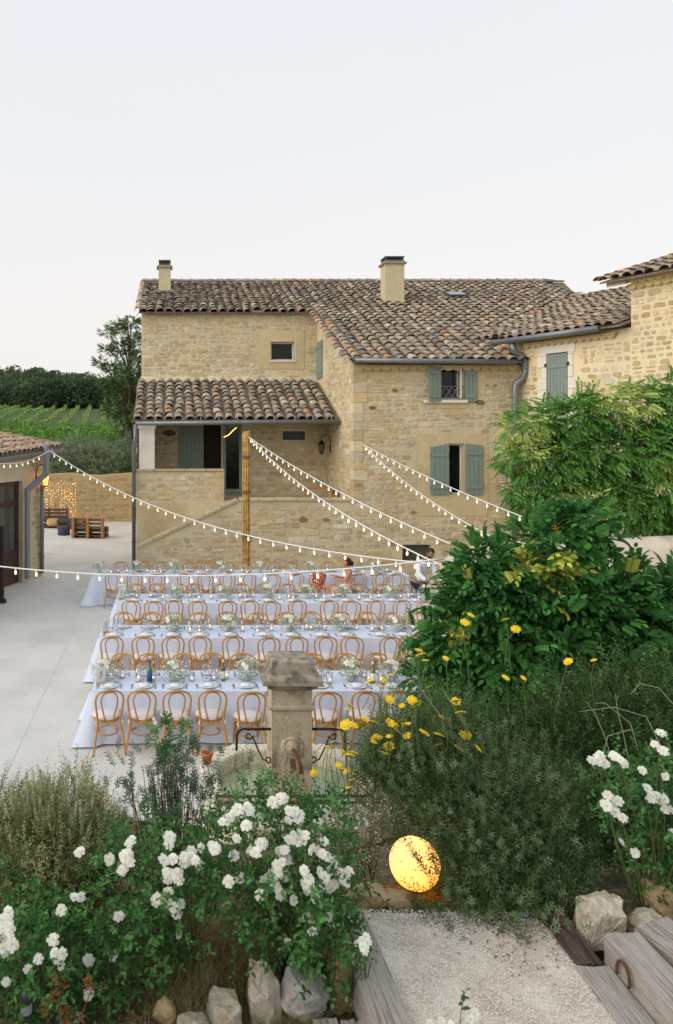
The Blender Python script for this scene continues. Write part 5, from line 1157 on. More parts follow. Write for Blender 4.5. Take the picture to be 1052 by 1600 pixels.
def festoon(label, a, b, sag, step=.33, t0=.3):
    a, b = Vector(a), Vector(b); L_ = (b-a).length; f = lambda t: a.lerp(b, t)-EZ*(4*sag*t*(1-t)); th = thing('string_lights', label, 'string lights', tuple(a), 0, 'festoon light strings over the courtyard')
    m_ = MB(); m_.tube([f(k/40) for k in range(41)], .0115, 5); ob('cable', m_.mesh('cable', m_cable, True), th, world=True); n = int((L_-t0)/step)
    for k in range(n):
        p = f((t0+k*step)/L_); o = ob('bulb', me_bulb, th, loc=p-a); o.rotation_euler = (random.uniform(-.12,.12),random.uniform(-.12,.12),0); o.scale = (.72,.72,.72); ob('socket', me_sock, o)
festoon('warm bulb string from the grey drainpipe down towards the seated woman', P(78,704,22), (UX(692,11.2),11.2,UZ(882,11.2)), .62, .36)
festoon('steeper of two warm bulb strings falling from the bamboo post', P(388,682,21.7), (UX(692,10.4),10.4,UZ(884,10.4)), .30, .35)
festoon('upper of two warm bulb strings falling from the bamboo post', P(388,682,21.72), (UX(705,12.4),12.4,UZ(850,12.4)), .16, .38)
festoon('lower of two warm bulb strings fixed to the farmhouse corner', P(567,694,22.85), (UX(786,13.9),13.9,UZ(848,13.9)), .22, .36)
festoon('upper of two warm bulb strings fixed to the farmhouse corner', P(567,694,22.9), (UX(850,14.0),14.0,UZ(820,14.0)), .10, .4)
festoon('nearest warm bulb string crossing low in front of the back table', (UX(-70,12.2),12.2,UZ(876,12.2)), (UX(694,9.8),9.8,UZ(873,9.8)), .24, .37, .4)
festoon('short warm bulb string along the eave of the left outbuilding', P(-60,706,17.5), P(77,704,22), .34, .34)
ps = thing('light_post', 'slim metal post among the leaves carrying the right ends of the bulb strings', 'post', (UX(712,10.6),10.6,0)); m_ = MB(); m_.tube([(UX(712,10.6),10.6,.5),(UX(712,10.6),10.6,2.6)], .025, 6); ob('pole', m_.mesh('pole', m_iron, True), ps, world=True)
# fairy-light curtain on the far wall
fc = thing('fairy_light_curtain', 'curtain of tiny amber fairy lights hanging on the far boundary wall', 'fairy lights', (UX(95,38.2),38.2,2.2))
mb = MB(); mb.lathe([(0,-.022),(.02,0),(0,.022)], 5); me_f = mb.mesh('fairy_bulb', mat('amber_bulb', (1,.6,.2), emit=(1,.50,.12), emit_s=3.5))
for k in range(13):
    x = UX(66+k*4.3,38.2); top = UZ(752-3*math.sin(k),38.2); ln_ = random.choice((.9,1.3,1.7,1.85)); m_ = MB(); m_.tube([(x,38.24,top),(x+.03,38.25,top-ln_)], .004, 3); s_ = ob('strand', m_.mesh('strand', m_cable), fc, world=True)
    for q in range(int(ln_/.155)):
        o = ob('fairy_bulb', me_f, s_, loc=(x+random.uniform(-.06,.06), 38.22, top-.05-q*.155-random.uniform(0,.06))); z = random.uniform(.5,1.1); o.scale = (z,z,z)

# ------------------------------------------------------------------ pallet lounge at the far end
m_pal = mat('pallet_wood', lin(104,80,62), rough=.85, var=.25, scale=10); m_pad = mat('charcoal_pad', lin(66,68,76), rough=.95, bump=.2); m_tanc = mat('tan_cushion', lin(196,154,100), rough=.9)
def pallet_sofa(label, loc, rz, wd, back=True):
    s_ = thing('pallet_sofa', label, 'sofa', loc, rz, 'pallet sofas')
    for z in (0, .17):
        for x in (-wd/2+.06, 0, wd/2-.06): m_ = MB(); m_.box(x-.05,x+.05,-.38,.4,z+.02,z+.11); ob('bearer', m_.mesh('bearer', m_pal), s_)
        for k in range(5): m_ = MB(); y = -.34+k*.18; m_.box(-wd/2,wd/2,y-.06,y+.06,z+.113,z+.138); ob('slat', m_.mesh('slat', m_pal), s_)
    if back:
        for k in range(3): m_ = MB(); z = .42+k*.17; m_.box(-wd/2,wd/2,.38,.405,z,z+.11); ob('slat', m_.mesh('slat', m_pal), s_)
        for x in (-wd/2+.06, 0, wd/2-.06): m_ = MB(); m_.box(x-.06,x+.06,.41,.5,0,.9); ob('upright', m_.mesh('upright', mat('pallet_end', lin(150,108,66), rough=.8, var=.2)), s_)
    m_ = MB(); m_.obox((0,-.02,.38), EX, EY, EZ, wd/2-.02, .36, .07, b=.03); ob('seat_pad', m_.mesh('seat_pad', m_pad), s_); return s_
pallet_sofa('pallet sofa with its slatted back turned to the courtyard', (UX(142,32.5),32.5,0), PI*.94, 1.45); pallet_sofa('pallet sofa against the fairy lit wall, beside the drainpipe', (UX(76,36),36,0), .1, 1.9); pallet_sofa('low pallet seat in the middle of the lounge', (UX(112,35.6),35.6,0), -.1, 1.3, False)
pf = thing('pouf', 'charcoal drum pouf in front of the pallet sofas', 'pouf', (UX(100,33.2),33.2,0)); m_ = MB(); m_.lathe([(.26,0),(.28,.05),(.28,.38),(.24,.43),(0,.44)], 16); ob('drum', m_.mesh('drum', m_pad, True), pf); m_ = MB(); m_.lathe([(.285,.36),(.29,.375),(.285,.39)], 16); ob('piping', m_.mesh('piping', m_pal), pf)
for (px, py, Y, lb, a) in ((83,816,35.6,'tan square cushion on the sofa against the wall',.5),(122,808,35.2,'tan square cushion leaning in the middle of the pallet lounge',.9)):
    c_ = P(px,py,Y); bm = bmesh.new(); bmesh.ops.create_icosphere(bm, subdivisions=3, radius=1)
    for v in bm.verts: q = v.co; f = lambda t: math.copysign(abs(t)**.5, t); v.co = Vector((f(q.x)*.3, q.y*.10, f(q.z)*.21))
    me = bpy.data.meshes.new('cushion'); bm.to_mesh(me); bm.free(); me.materials.append(m_tanc); me.polygons.foreach_set('use_smooth', [True]*len(me.polygons)); o = ob('cushion', me, loc=c_); o.rotation_euler = (-.75,a-.5,a*.4); tag(o, lb, 'cushion', 'tan cushions')
# ------------------------------------------------------------------ stone fountain
FX, FY = 1.33, 8.27
ft = thing('stone_fountain', 'weathered stone fountain pillar standing in a pale eight sided basin', 'fountain', (FX,FY,0))
m_fst = mat('weathered_stone', lin(182,170,148), rough=.9, var=.18, scale=5, col2=lin(112,102,86), c2amt=.75, c2scale=4.5, c2lo=.5, c2hi=.66, fine=.14, fscale=40, bump=.4, bscale=50, bdist=.006)
m_cap = mat('lichen_capstone', lin(156,146,130), rough=.95, var=.2, scale=9, col2=lin(96,92,84), c2amt=.85, c2scale=7, c2lo=.46, c2hi=.6, fine=.2, fscale=45, bump=.4, bscale=60, bdist=.006)
m_bas = mat('pale_basin_stone', lin(222,214,194), rough=.85, var=.08, scale=4, col2=lin(184,178,150), c2amt=.6, c2scale=2.6, bump=.3, bscale=30, bdist=.008)
def octo(h, c): return [(FX+x, FY+y) for x, y in ((-h+c,h),(h-c,h),(h,h-c),(h,-h+c),(h-c,-h),(-h+c,-h),(-h,-h+c),(-h,h-c))]
o1, o2 = octo(1.0,.43), octo(.80,.345); bs = ob('basin', None, ft) if False else None
m_ = MB(); V = [(x,y,-.1) for x,y in octo(.97,.42)]+[(x,y,.5) for x,y in octo(.97,.42)]+[(x,y,.5) for x,y in o1]+[(x,y,.605) for x,y in o1]+[(x,y,.62) for x,y in octo(.985,.42)]+[(x,y,.62) for x,y in octo(.815,.35)]+[(x,y,.60) for x,y in o2]+[(x,y,.1) for x,y in octo(.78,.335)]
m_.add(V, [(r*8+k, r*8+(k+1)%8, r*8+8+(k+1)%8, r*8+8+k) for r in range(7) for k in range(8)]); basin = ob('basin', m_.mesh('basin', m_bas), ft, world=True)
m_ = MB()
for (x0_,y0_),(x1_,y1_) in zip(octo(1.0,.43), octo(.80,.345)): m_.obox(((x0_+x1_)/2,(y0_+y1_)/2,.6212), (Vector((x1_-x0_,y1_-y0_,0))).normalized(), EZ.cross(Vector((x1_-x0_,y1_-y0_,0))).normalized(), EZ, .125, .004, .0012)
ob('rim_joint', m_.mesh('rim_joint', mat('joint_dark', lin(150,142,122), rough=1)), basin, world=True)
m_ = MB(); m_.poly([(x,y,.43) for x,y in octo(.785,.34)]); ob('water', m_.mesh('basin_water', mat('green_water', lin(166,178,142), rough=.03, spec=.6, var=.12, scale=2.2, bump=.06, bscale=9, bdist=.01)), basin, world=True)
PX, PY_ = 1.325, 8.4; hw_ = .223
m_ = MB()
def frust(mb, z0, z1, a, b, col=(1,1,1)):
    V = [(PX-a,PY_-a,z0),(PX+a,PY_-a,z0),(PX+a,PY_+a,z0),(PX-a,PY_+a,z0),(PX-b,PY_-b,z1),(PX+b,PY_-b,z1),(PX+b,PY_+b,z1),(PX-b,PY_+b,z1)]
    mb.add(V, [(0,3,2,1),(4,5,6,7),(0,1,5,4),(1,2,6,5),(2,3,7,6),(3,0,4,7)], col)
frust(m_, .1, 1.44, hw_, hw_); pl_ = ob('pillar_shaft', m_.mesh('pillar_shaft', m_fst), ft, world=True)
m_ = MB(); frust(m_, 1.442, 1.455, hw_+.012, hw_+.026); frust(m_, 1.455, 1.485, hw_+.028, hw_+.028); frust(m_, 1.485, 1.50, hw_+.026, hw_+.004); ob('pillar_moulding', m_.mesh('pillar_moulding', m_fst), ft, world=True)
m_ = MB(); frust(m_, 1.502, 1.67, hw_, hw_); ob('pillar_neck', m_.mesh('pillar_neck', m_fst), ft, world=True)
m_ = MB(); frust(m_, 1.672, 1.69, hw_+.01, hw_+.03); frust(m_, 1.69, 1.73, hw_+.045, hw_+.06); frust(m_, 1.73, 1.745, hw_+.065, hw_+.10); frust(m_, 1.745, 1.80, hw_+.108, hw_+.104); ob('cap_slab', m_.mesh('cap_slab', m_cap), ft, world=True)
m_ = MB(); frust(m_, 1.802, 1.84, hw_+.055, hw_+.004); frust(m_, 1.84, 1.965, hw_+.004, hw_-.008); frust(m_, 1.965, 1.98, hw_-.008, hw_-.025); ob('cap_block', m_.mesh('cap_block', m_cap), ft, world=True)
fy_ = PY_-hw_; sz_ = 1.03
m_ = MB(); m_.lathe([(0,.0),(.128,.0),(.128,.016),(.108,.024),(.085,.02),(.07,.04),(.045,.06),(0,.064)], 20); sd_ = ob('spout_disc', m_.mesh('spout_disc', m_fst, True), ft, loc=Vector((PX,fy_+.002,sz_))-ft.location); sd_.rotation_euler = (PI/2,0,0)
m_ = MB(); m_.tube([(PX,fy_-.05,sz_),(PX+.01,fy_-.10,sz_-.005),(PX+.045,fy_-.18,sz_-.05),(PX+.06,fy_-.21,sz_-.12),(PX+.065,fy_-.22,sz_-.19)], [.02,.02,.02,.023,.028], 8); ob('spout_pipe', m_.mesh('spout_pipe', m_rust, True), ft, world=True)
m_ = MB(); m_.poly([(PX-.03,fy_-.003,sz_-.1),(PX+.03,fy_-.003,sz_-.1),(PX+.05,fy_-.003,sz_-.24),(PX,fy_-.003,sz_-.28)]); ob('rust_stain', m_.mesh('rust_stain', mat('rust_stain', lin(112,84,58), rough=1, var=.3, scale=18)), ft, world=True)
for s_ in (-1,1):
    a = PX+s_*hw_; m_ = MB(); y = PY_-.16; zb = 1.21
    m_.tube([(a,y,zb),(a+s_*.32,y,zb),(a+s_*.365,y,zb-.02),(a+s_*.385,y,zb-.07),(a+s_*.387,y,zb-.24)], .0145, 6)
    sp = [(a+s_*(.03+.03*math.cos(t)*(1-t/14)), y, .86+.045*math.sin(t)*(1-t/14)) for t in np.linspace(6.3,0,14)]
    m_.tube([(x,y_,z) for x,y_,z in sp]+[(a+s_*.09,y,.87),(a+s_*.15,y,.99),(a+s_*.2,y,1.11)]+[(a+s_*(.25+.045*math.cos(t)*(1-(t-3.1)/10)), y, 1.135+.045*math.sin(t)*(1-(t-3.1)/10)) for t in np.linspace(3.1,9.4,12)], .009, 5)
    ob('scroll_bracket', m_.mesh('scroll_bracket', m_iron, True), ft, world=True)
for y in (7.72, 7.86): m_ = MB(); m_.tube([(FX-.86,y,.645),(FX+.86,y,.645)], .016, 6); ob('rest_bar', m_.mesh('rest_bar', m_rust, True), ft, world=True)
tp = thing('terracotta_pot', 'small terracotta pot on the left corner of the fountain rim', 'pot', (.42,8.78,.62)); tp.location = (UX(312,8.75)+.09,8.72,.622)
m_ = MB(); m_.lathe([(.045,0),(.062,.09),(.072,.09),(.074,.125),(.062,.125),(.055,.06),(0,.05)], 14); ob('pot', m_.mesh('pot', mat('terracotta', lin(188,110,66), rough=.85, var=.12, scale=14), True), tp)
m_ = MB(); m_.lathe([(0,.085),(.058,.09)], 12); ob('soil', m_.mesh('pot_soil', m_soil), tp)

# ------------------------------------------------------------------ gravel landing, sleepers, rocks
m_grav = mat('landing_gravel', lin(226,214,200), rough=1, var=.12, scale=5, col2=lin(192,176,158), c2amt=.6, c2scale=3, fine=.3, fscale=120, bump=1., bscale=120, bdist=.012)
LZ = 1.34
structure('gravel_path', grid_mesh('gravel_path', np.linspace(1.2,2.46,46), np.linspace(2.2,4.95,90), lambda x,y: LZ-.05*smooth(4.7,4.95,y)+.006*np.sin(x*13)*np.sin(y*11), m_grav))
fo = Foliage(); n = 15000; T = np.stack([RNG.uniform(1.25,2.4,n), RNG.uniform(2.6,4.9,n), np.full(n,LZ+.004)],1); peb = (np.array([(-.5,-.4,0),(.5,-.45,0),(.45,.5,0),(-.45,.45,0),(0,0,.55)]), np.array([(0,1,4),(1,2,4),(2,3,4),(3,0,4)]))
fo.put(peb[0], peb[1], frames(RNG.normal(0,1,(n,3))*np.array((1,1,.02)), None, .15)*RNG.uniform(.004,.011,(n,1,1)), T, palette(n, [lin(226,218,208), lin(212,200,184), lin(196,184,170), lin(232,226,218)], .06))
tag(ob('gravel', fo.mesh('gravel_pebbles', mat('pebble', (1,1,1), rough=.95, tint=True)), kind='stuff'), 'loose pale pebbles scattered over the gravel path', 'gravel')
m_oldwood = mat('weathered_timber', lin(170,163,156), rough=.9, var=.16, scale=10, col2=lin(110,94,80), c2amt=.7, c2scale=4, c2lo=.5, c2hi=.66, coords='obj', stretch=(12,.7,12), bump=.8, bscale=16, bdist=.008, fine=.16, fscale=50)
m_darkwood = mat('dark_timber', lin(96,80,68), rough=.9, var=.3, scale=10, col2=lin(50,40,34), c2amt=.9, c2scale=4, c2lo=.45, c2hi=.62, coords='obj', stretch=(6,.55,6), bump=1., bscale=14, bdist=.02, fine=.2, fscale=40)
def sleeper(label, a, b, wd, th, m, seed, roll=0.):
    "weathered railway sleeper from a to b (top centre line), its top at a.z / b.z"
    rg = random.Random(seed); a, b = Vector(a), Vector(b); d = (b-a); L_ = d.length; n = 26; sec = [(-.5,0),(-.5,.4),(-.5,.8),(-.5,.965),(-.485,1),(-.25,1),(-.07,1),(-.06,.985),(-.05,1),(.2,1),(.485,1),(.5,.965),(.5,.8),(.5,.4),(.5,0)]; V = []
    for i in range(n+1):
        y = -L_/2+L_*i/n
        for j, (u, v) in enumerate(sec):
            e_ = .0025*math.sin(i*.6+j*1.3+seed)+rg.uniform(-.002,.002)-(.008 if j == 7 else 0)*(.5+.5*math.sin(i*.5+seed)); V.append((u*wd+e_*.6, y+(rg.uniform(-.012,.012) if i in (0,n) else 0), (v-1)*th+(e_ if v > .3 else 0)))
    k = len(sec); m_ = MB(); m_.add(V, [(i*k+j,(i+1)*k+j,(i+1)*k+j+1,i*k+j+1) for i in range(n) for j in range(k-1)]+[tuple(range(k-1,-1,-1)) if False else tuple(range(k)), tuple(n*k+j for j in range(k-1,-1,-1))])
    o = ob('timber_sleeper', m_.mesh('timber_sleeper', m)); q = d.to_track_quat('Y','Z'); o.location = (a+b)/2; o.rotation_euler = q.to_euler(); return tag(o, label, 'timber', 'weathered timber sleepers edging the steps')
s1 = sleeper('cracked grey timber sleeper along the left side of the gravel path', (1.155,4.86,LZ+.03), (1.19,2.7,LZ+.03), .215, .22, m_oldwood, 1)
m_ = MB(); m_.tube([P(505,1422,4.86)+Vector((.08,0,.05)), P(568,1419,4.9)+Vector((0,0,.06))], .009, 5); tag(ob('iron_rod', m_.mesh('iron_rod', m_rust)), 'rusty iron rod lying across the head of the left sleeper', 'iron rod')
sleeper('dark rotting timber sleeper at the right edge of the gravel path under the bush', (2.49,4.9,LZ+.03), (2.48,4.37,LZ+.02), .16, .16, m_darkwood, 2)
sleeper('grey timber sleeper continuing along the right edge of the gravel path', (2.485,4.35,LZ+.02), (2.49,2.9,LZ+.0), .20, .16, m_oldwood, 3)
s4_ = sleeper('thick pale timber sleeper with a rusty iron hoop, one step up on the right', (2.70,4.42,LZ+.17), (2.72,3.0,LZ+.17), .215, .24, m_oldwood, 4)
m_ = MB(); c_ = Vector((2.60,4.2,LZ+.075)); m_.tube([c_+Vector((-.03+.0*t,.06*math.cos(t)-.06*0,.075*math.sin(t)+.0)) for t in np.linspace(-.4,PI+.4,14)], .009, 6); tag(ob('iron_hoop', m_.mesh('iron_hoop', m_rust, True)), 'rusty iron hoop fixed to the side of the thick right hand sleeper', 'iron hoop')
for k, (x, y, lb) in enumerate(((2.93,4.28,'weathered plank slab behind the hooped sleeper, far piece'),(2.95,3.8,'weathered plank slab at the right edge of the frame, near piece'))):
    o = sleeper(lb, (x+.0,y+.22,LZ+.19), (x+.12,y-.2,LZ+.19), .26, .1, m_oldwood, 9+k)
sleeper('short timber sleeper end at the bottom left of the path, first of two', (.86,4.16,1.2), (.88,3.5,1.2), .14, .16, m_oldwood, 21); sleeper('short timber sleeper end at the bottom left of the path, beside the tall stone', (1.02,4.15,1.2), (1.03,3.5,1.2), .15, .16, m_oldwood, 22)

m_rock = mat('limestone_rock', lin(200,190,174), rough=.95, var=.2, scale=9, col2=lin(150,132,100), c2amt=.8, c2scale=9, c2lo=.48, c2hi=.64, fine=.14, fscale=50, bump=.9, bscale=22, bdist=.02)
m_rock2 = mat('brown_limestone', lin(176,154,116), rough=.95, var=.18, scale=6, col2=lin(126,104,74), c2amt=.7, c2scale=5, fine=.16, fscale=50, bump=.9, bscale=22, bdist=.02)
m_rock3 = mat('grey_limestone', lin(176,174,172), rough=.95, var=.14, scale=6, col2=lin(204,198,188), c2amt=.7, c2scale=4, fine=.14, fscale=50, bump=.9, bscale=22, bdist=.02)
def rock(label, px0, px1, pyt, pyb, Y, m, seed, depth=None, tilt=0.):
    rg = random.Random(seed); a, b = P(px0,pyt,Y), P(px1,pyb,Y); c_ = (a+b)/2; hx, hz = abs(b.x-a.x)/2, abs(a.z-b.z)/2; hy = depth or hx*.9
    bm = bmesh.new()
    for k in range(22):
        d = Vector((rg.gauss(0,1),rg.gauss(0,1),rg.gauss(0,1))).normalized(); ex = .55; f = lambda t: math.copysign(abs(t)**ex, t)
        q = rg.uniform(.86,1.1); bm.verts.new((f(d.x)*hx*1.12*q, f(d.y)*hy*1.12*q, f(d.z)*hz*1.15*q))
    r_ = bmesh.ops.convex_hull(bm, input=bm.verts); bmesh.ops.delete(bm, geom=[g for g in bm.verts if not g.link_faces], context='VERTS')
    bmesh.ops.bevel(bm, geom=list(bm.edges), offset=min(hx,hz)*.07, segments=2, affect='EDGES', profile=.6); bmesh.ops.triangulate(bm, faces=bm.faces)
    bmesh.ops.subdivide_edges(bm, edges=[e_ for e_ in bm.edges if e_.calc_length() > hx*.3], cuts=2, use_grid_fill=False); bmesh.ops.triangulate(bm, faces=bm.faces)
    for v in bm.verts: v.co *= 1+.05*math.sin(v.co.x*45+seed)*math.sin(v.co.z*37+v.co.y*43)+.03*math.sin(v.co.x*110+v.co.z*90+seed)+rg.uniform(-.014,.014)
    me = bpy.data.meshes.new('rock'); bm.to_mesh(me); bm.free(); me.materials.append(m); me.polygons.foreach_set('use_smooth', [False]*len(me.polygons))
    o = ob('rock', me, loc=c_); o.rotation_euler = (0,tilt,0); return tag(o, label, 'rock')
rock('tall pale upright rock among dry grass at the bottom left', 386, 440, 1520, 1640, 4.3, m_rock, 1, .09, -.16); rock('rounded grey rock under the centre rose bush', 442, 508, 1524, 1580, 4.32, m_rock3, 2, None, .2)
rock('tall brown square stone standing beside the left sleeper', 512, 556, 1462, 1576, 4.38, m_rock2, 3, .08); rock('low pale rock at the bottom, left of the tall upright rock', 318, 378, 1562, 1612, 4.2, m_rock, 4, None, .12)
rock('small pointed rock at the bottom among fallen leaves', 238, 274, 1568, 1612, 4.15, m_rock2, 5); rock('small flat rock at the bottom edge between two larger rocks', 278, 326, 1590, 1625, 4.1, m_rock, 6)
rock('largest white rock beside the dark sleeper on the right', 903, 972, 1400, 1482, 4.72, m_rock, 7, .12, .1); rock('low white rock right of the largest white rock', 974, 1030, 1426, 1462, 4.75, m_rock, 8); rock('pointed grey brown rock under the right hand roses', 1010, 1052, 1384, 1452, 4.95, m_rock2, 9, None, -.2); rock('yellowish rock at the right edge beneath the roses', 1036, 1075, 1388, 1432, 5.1, m_rock2, 10)
rock('buff rock at the head of the gravel path, left of two', 548, 602, 1388, 1424, 5.05, m_rock2, 11); rock('orange brown rock at the head of the gravel path beside the glowing globe', 598, 640, 1394, 1424, 5.05, m_rock2, 12); rock('small half hidden rock left of the path head', 522, 552, 1396, 1420, 5.1, m_rock2, 13)

# glowing globe
gY = 5.75; gc = P(648,1349,gY); gr = 41*gY/F_*.93
gl = thing('globe_lamp', 'glowing yellow globe lamp half hidden by the grey green bush', 'lamp', (gc.x,gc.y,gc.z-gr))
m_glow = mat('glowing_globe', (.8,.6,.25), rough=.4, emit=(1,.35,.095), emit_s=1.9)
gn = m_glow.node_tree; gtc = gn.nodes.new('ShaderNodeTexCoord'); gsp = gn.nodes.new('ShaderNodeSeparateXYZ'); gmr = gn.nodes.new('ShaderNodeMapRange'); gmx = gn.nodes.new('ShaderNodeMixRGB')
gsu = gn.nodes.new('ShaderNodeMath'); gsu.operation = 'MULTIPLY_ADD'; gsu.inputs[1].default_value = -.6        # emission colour painted paler towards the upper left, in place of an inner bulb
gn.links.new(gtc.outputs['Object'], gsp.inputs[0]); gn.links.new(gsp.outputs['X'], gsu.inputs[0]); gn.links.new(gsp.outputs['Z'], gsu.inputs[2]); gn.links.new(gsu.outputs[0], gmr.inputs[0])
gmr.inputs[1].default_value = -.02; gmr.inputs[2].default_value = .42; gmx.inputs[1].default_value = (1,.33,.02,1); gmx.inputs[2].default_value = (1,.47,.16,1); gn.links.new(gmr.outputs[0], gmx.inputs[0])
gn.links.new(gmx.outputs[0], next(n for n in gn.nodes if n.type == 'BSDF_PRINCIPLED').inputs['Emission Color'])
ob('globe', sphere_part('globe', (0,0,gr), (gr,gr,gr), m_glow, 4), gl); m_ = MB(); m_.lathe([(.07,-.35),(.07,.03),(.05,.04)], 12); ob('base', m_.mesh('lamp_base', m_iron, True), gl)
pt = bpy.data.lights.new('globe_light', 'POINT'); pt.energy = 9; pt.color = (1,.62,.2); pt.shadow_soft_size = .05
# garden bollard light
bo = thing('bollard_light', 'dark grey garden bollard light among the roses at the bottom left', 'light', tuple(P(41,1640,3.9))); m_ = MB(); m_.lathe([(.03,-.3),(.03,.28),(.034,.285),(.034,.31),(.0,.33)], 12); ob('post', m_.mesh('bollard_post', mat('dark_grey_paint', lin(84,88,92), rough=.5), True), bo); m_ = MB(); m_.lathe([(.031,.2),(.031,.25)], 12); ob('lens', m_.mesh('bollard_lens', mat('frosted', lin(170,176,180), rough=.3)), bo)

# ------------------------------------------------------------------ plants
def stems(parent, base, tops, r=.008, m=None, name='stem', wob=.05):
    m_ = MB(); base = Vector(base)
    for t in tops:
        t = Vector(t); b = base+Vector((random.uniform(-.06,.06),random.uniform(-.06,.06),0)); mid = b.lerp(t,.55)+Vector((random.uniform(-wob,wob),random.uniform(-wob,wob),.05)); m_.tube([b,mid,t], [r,r*.75,r*.4], 4, cap=False)
    return ob(name, m_.mesh(name, m or m_bark, True), parent, world=True, kind='stuff')
def fronds_plant(root, blobs, n, tmpl, cols, part_n=290, scale=(.75,1.25), dirup=.1, roll=.5, inner=.35, extra=None):
    T, D = blob_points(blobs, n, inner, .25); D = D*np.array((1,1,.7))+np.array((0,-.25,dirup))+RNG.normal(0,.35,D.shape); sc_ = RNG.uniform(*scale, n); ci = RNG.integers(0, len(cols), n)
    if extra is not None: ci = extra(T, ci)
    M = frames(D, None, roll)*sc_[:,None,None]; colarr = np.array(cols); C_ = colarr[ci]*RNG.uniform(.82,1.15,(n,1))
    # the 300 that show largest: in the frame and facing out towards the viewer
    px = T[:,0]*F_/T[:,1]+CX; front = D[:,1] < 0; vis = (px < 1060)*(.3+front)*sc_/T[:,1]; key = vis+RNG.uniform(0,.35*vis.max(),n)*0; order = np.argsort(-key); top = order[:part_n]; rest = order[part_n:]
    mes = []
    for k, c_ in enumerate(cols):
        for q in (.88,1.06): mes.append(raw_mesh('frond', tmpl[0], tmpl[1], m_leaf, np.tile(np.array(c_)*q, (len(tmpl[1]),1))))
    off = np.array(root_of(root))
    for i in top:
        o = bpy.data.objects.new('frond', mes[ci[i]*2+random.randrange(2)]); C.objects.link(o); o.parent = root; m4 = Matrix([list(M[i][r])+[T[i][r]-off[r]] for r in range(3)]+[[0,0,0,1]]); o.matrix_local = m4
    f = Foliage(); f.put(tmpl[0], tmpl[1], M[rest], T[rest], C_[rest]); ob('foliage', f.mesh('frond_foliage', m_leaf), root, world=True, kind='stuff')
def BL(lst, Y, dy=.5, k=1.): 
    "ellipsoids given by photo centre, photo radius and depth"
    res = []
    for t in lst:
        px, py, r = t[:3]; y = t[3] if len(t) > 3 else Y; rr = r*y/F_*k; res.append((tuple(P(px,py,y)), (rr, max(dy*rr/ (60*Y/F_), .12) if dy else rr, rr)))
    return res

# pale green climber over the pergola
pg = thing('climbing_vine', 'bright and pale green climber covering the pergola behind the rendered wall', 'climber', (10.5,17.6,2))
bl = BL([(815,672,26),(838,660,24),(870,662,34),(905,655,36),(945,646,38),(985,640,38),(1025,636,36),(1065,640,45),(805,715,20),(830,720,32),(875,720,42),(930,712,48),(985,705,50),(1040,700,50),(1090,720,60),(815,765,22),(850,775,36),(905,778,45),(960,775,50),(1015,775,50),(1070,780,50),(840,805,22),(880,815,25),(1000,822,22),(1045,820,22),(795,700,7)], 17.4, .75)
fr_v = frond_template(6, .29, .09, .034, .4)
def pale(T, ci):
    s_ = np.sin(T[:,0]*2.3+T[:,2]*1.7)+np.sin(T[:,0]*1.1-T[:,2]*3.1)+RNG.normal(0,.55,len(T)); ci = np.where(s_ > 1.05, 3+RNG.integers(0,2,len(T)), ci%3); return ci
fronds_plant(pg, bl, 5200, fr_v, [lin(112,162,80), lin(96,146,70), lin(130,176,94), lin(182,204,112), lin(206,218,140)], 290, (.8,1.4), .05, .45, .45, pale)
m_ = MB()
for (x,y) in ((9.2,18.0),(12.2,18.0)): m_.tube([(x,y,0),(x,y,4.4)], .06, 6)
for y in (18.0,): m_.tube([(8.9,y,4.4),(14,y,4.4)], .05, 6)
ob('pergola_frame', m_.mesh('pergola_frame', m_brownwood), pg, world=True)
stems(pg, (9.2,17.2,.2), [c_ for c_,r in bl[::3]], .03)
f = Foliage(); T = np.array([tuple(P(px,py,16.4)) for px,py in ((955,645),(905,660),(968,675),(860,725),(845,757),(1042,767),(1010,655),(930,700))]); T2 = np.repeat(T,14,0)+RNG.normal(0,.05,(len(T)*14,3))*np.array((.7,.7,1.3)); f.leaves(T2, RNG.normal(0,1,T2.shape), .035, .03, [lin(150,140,176), lin(132,122,160)]); ob('wisteria_bloom', f.mesh('wisteria_bloom', m_leaf), pg, world=True, kind='stuff')

# dark green climber in the middle right
dk = thing('dark_climber', 'large dark green wisteria bush spreading in front of the rendered wall', 'shrub', (4.4,9.3,.8))
bl = BL([(736,888,24),(766,878,30),(732,934,22),(745,944,40),(702,980,20),(712,1000,44),(690,1030,30),(770,930,60),(830,905,52),(795,990,70),(735,1050,60),(690,1070,40),(845,985,70),(900,935,58),(860,865,52),(895,845,36),(872,822,26),(918,818,28),(900,806,18),(960,935,48),(1010,930,42),(960,990,75),(1035,970,60),(1070,945,50),(1060,1030,70),(880,1050,70),(970,1060,70),(800,1080,60),(740,1100,45),(1110,985,80),(650,992,8),(668,945,10),(1190,1000,90),(1280,1040,90)], 8.9, .7)
fr_d = frond_template(5, .20, .082, .044, .3)
def yel(T, ci):
    px = T[:,0]*F_/T[:,1]+CX; py = CY-(T[:,2]-EYE)*F_/T[:,1]
    d = np.minimum(np.hypot((px-850)/62,(py-886)/20), np.hypot((px-725)/25,(py-985)/30)*1.25); return np.where((d < 1)&(RNG.random(len(T)) < .8), 4, np.where(RNG.random(len(T)) < .012, 4, ci%4))
fronds_plant(dk, bl, 6000, fr_d, [lin(74,126,64), lin(58,106,52), lin(94,148,76), lin(68,116,66), lin(192,200,96)], 290, (.75,1.25), .3, .6, .4, yel)
stems(dk, (4.4,9.3,.6), [c_ for c_,r in bl[::2]], .02)
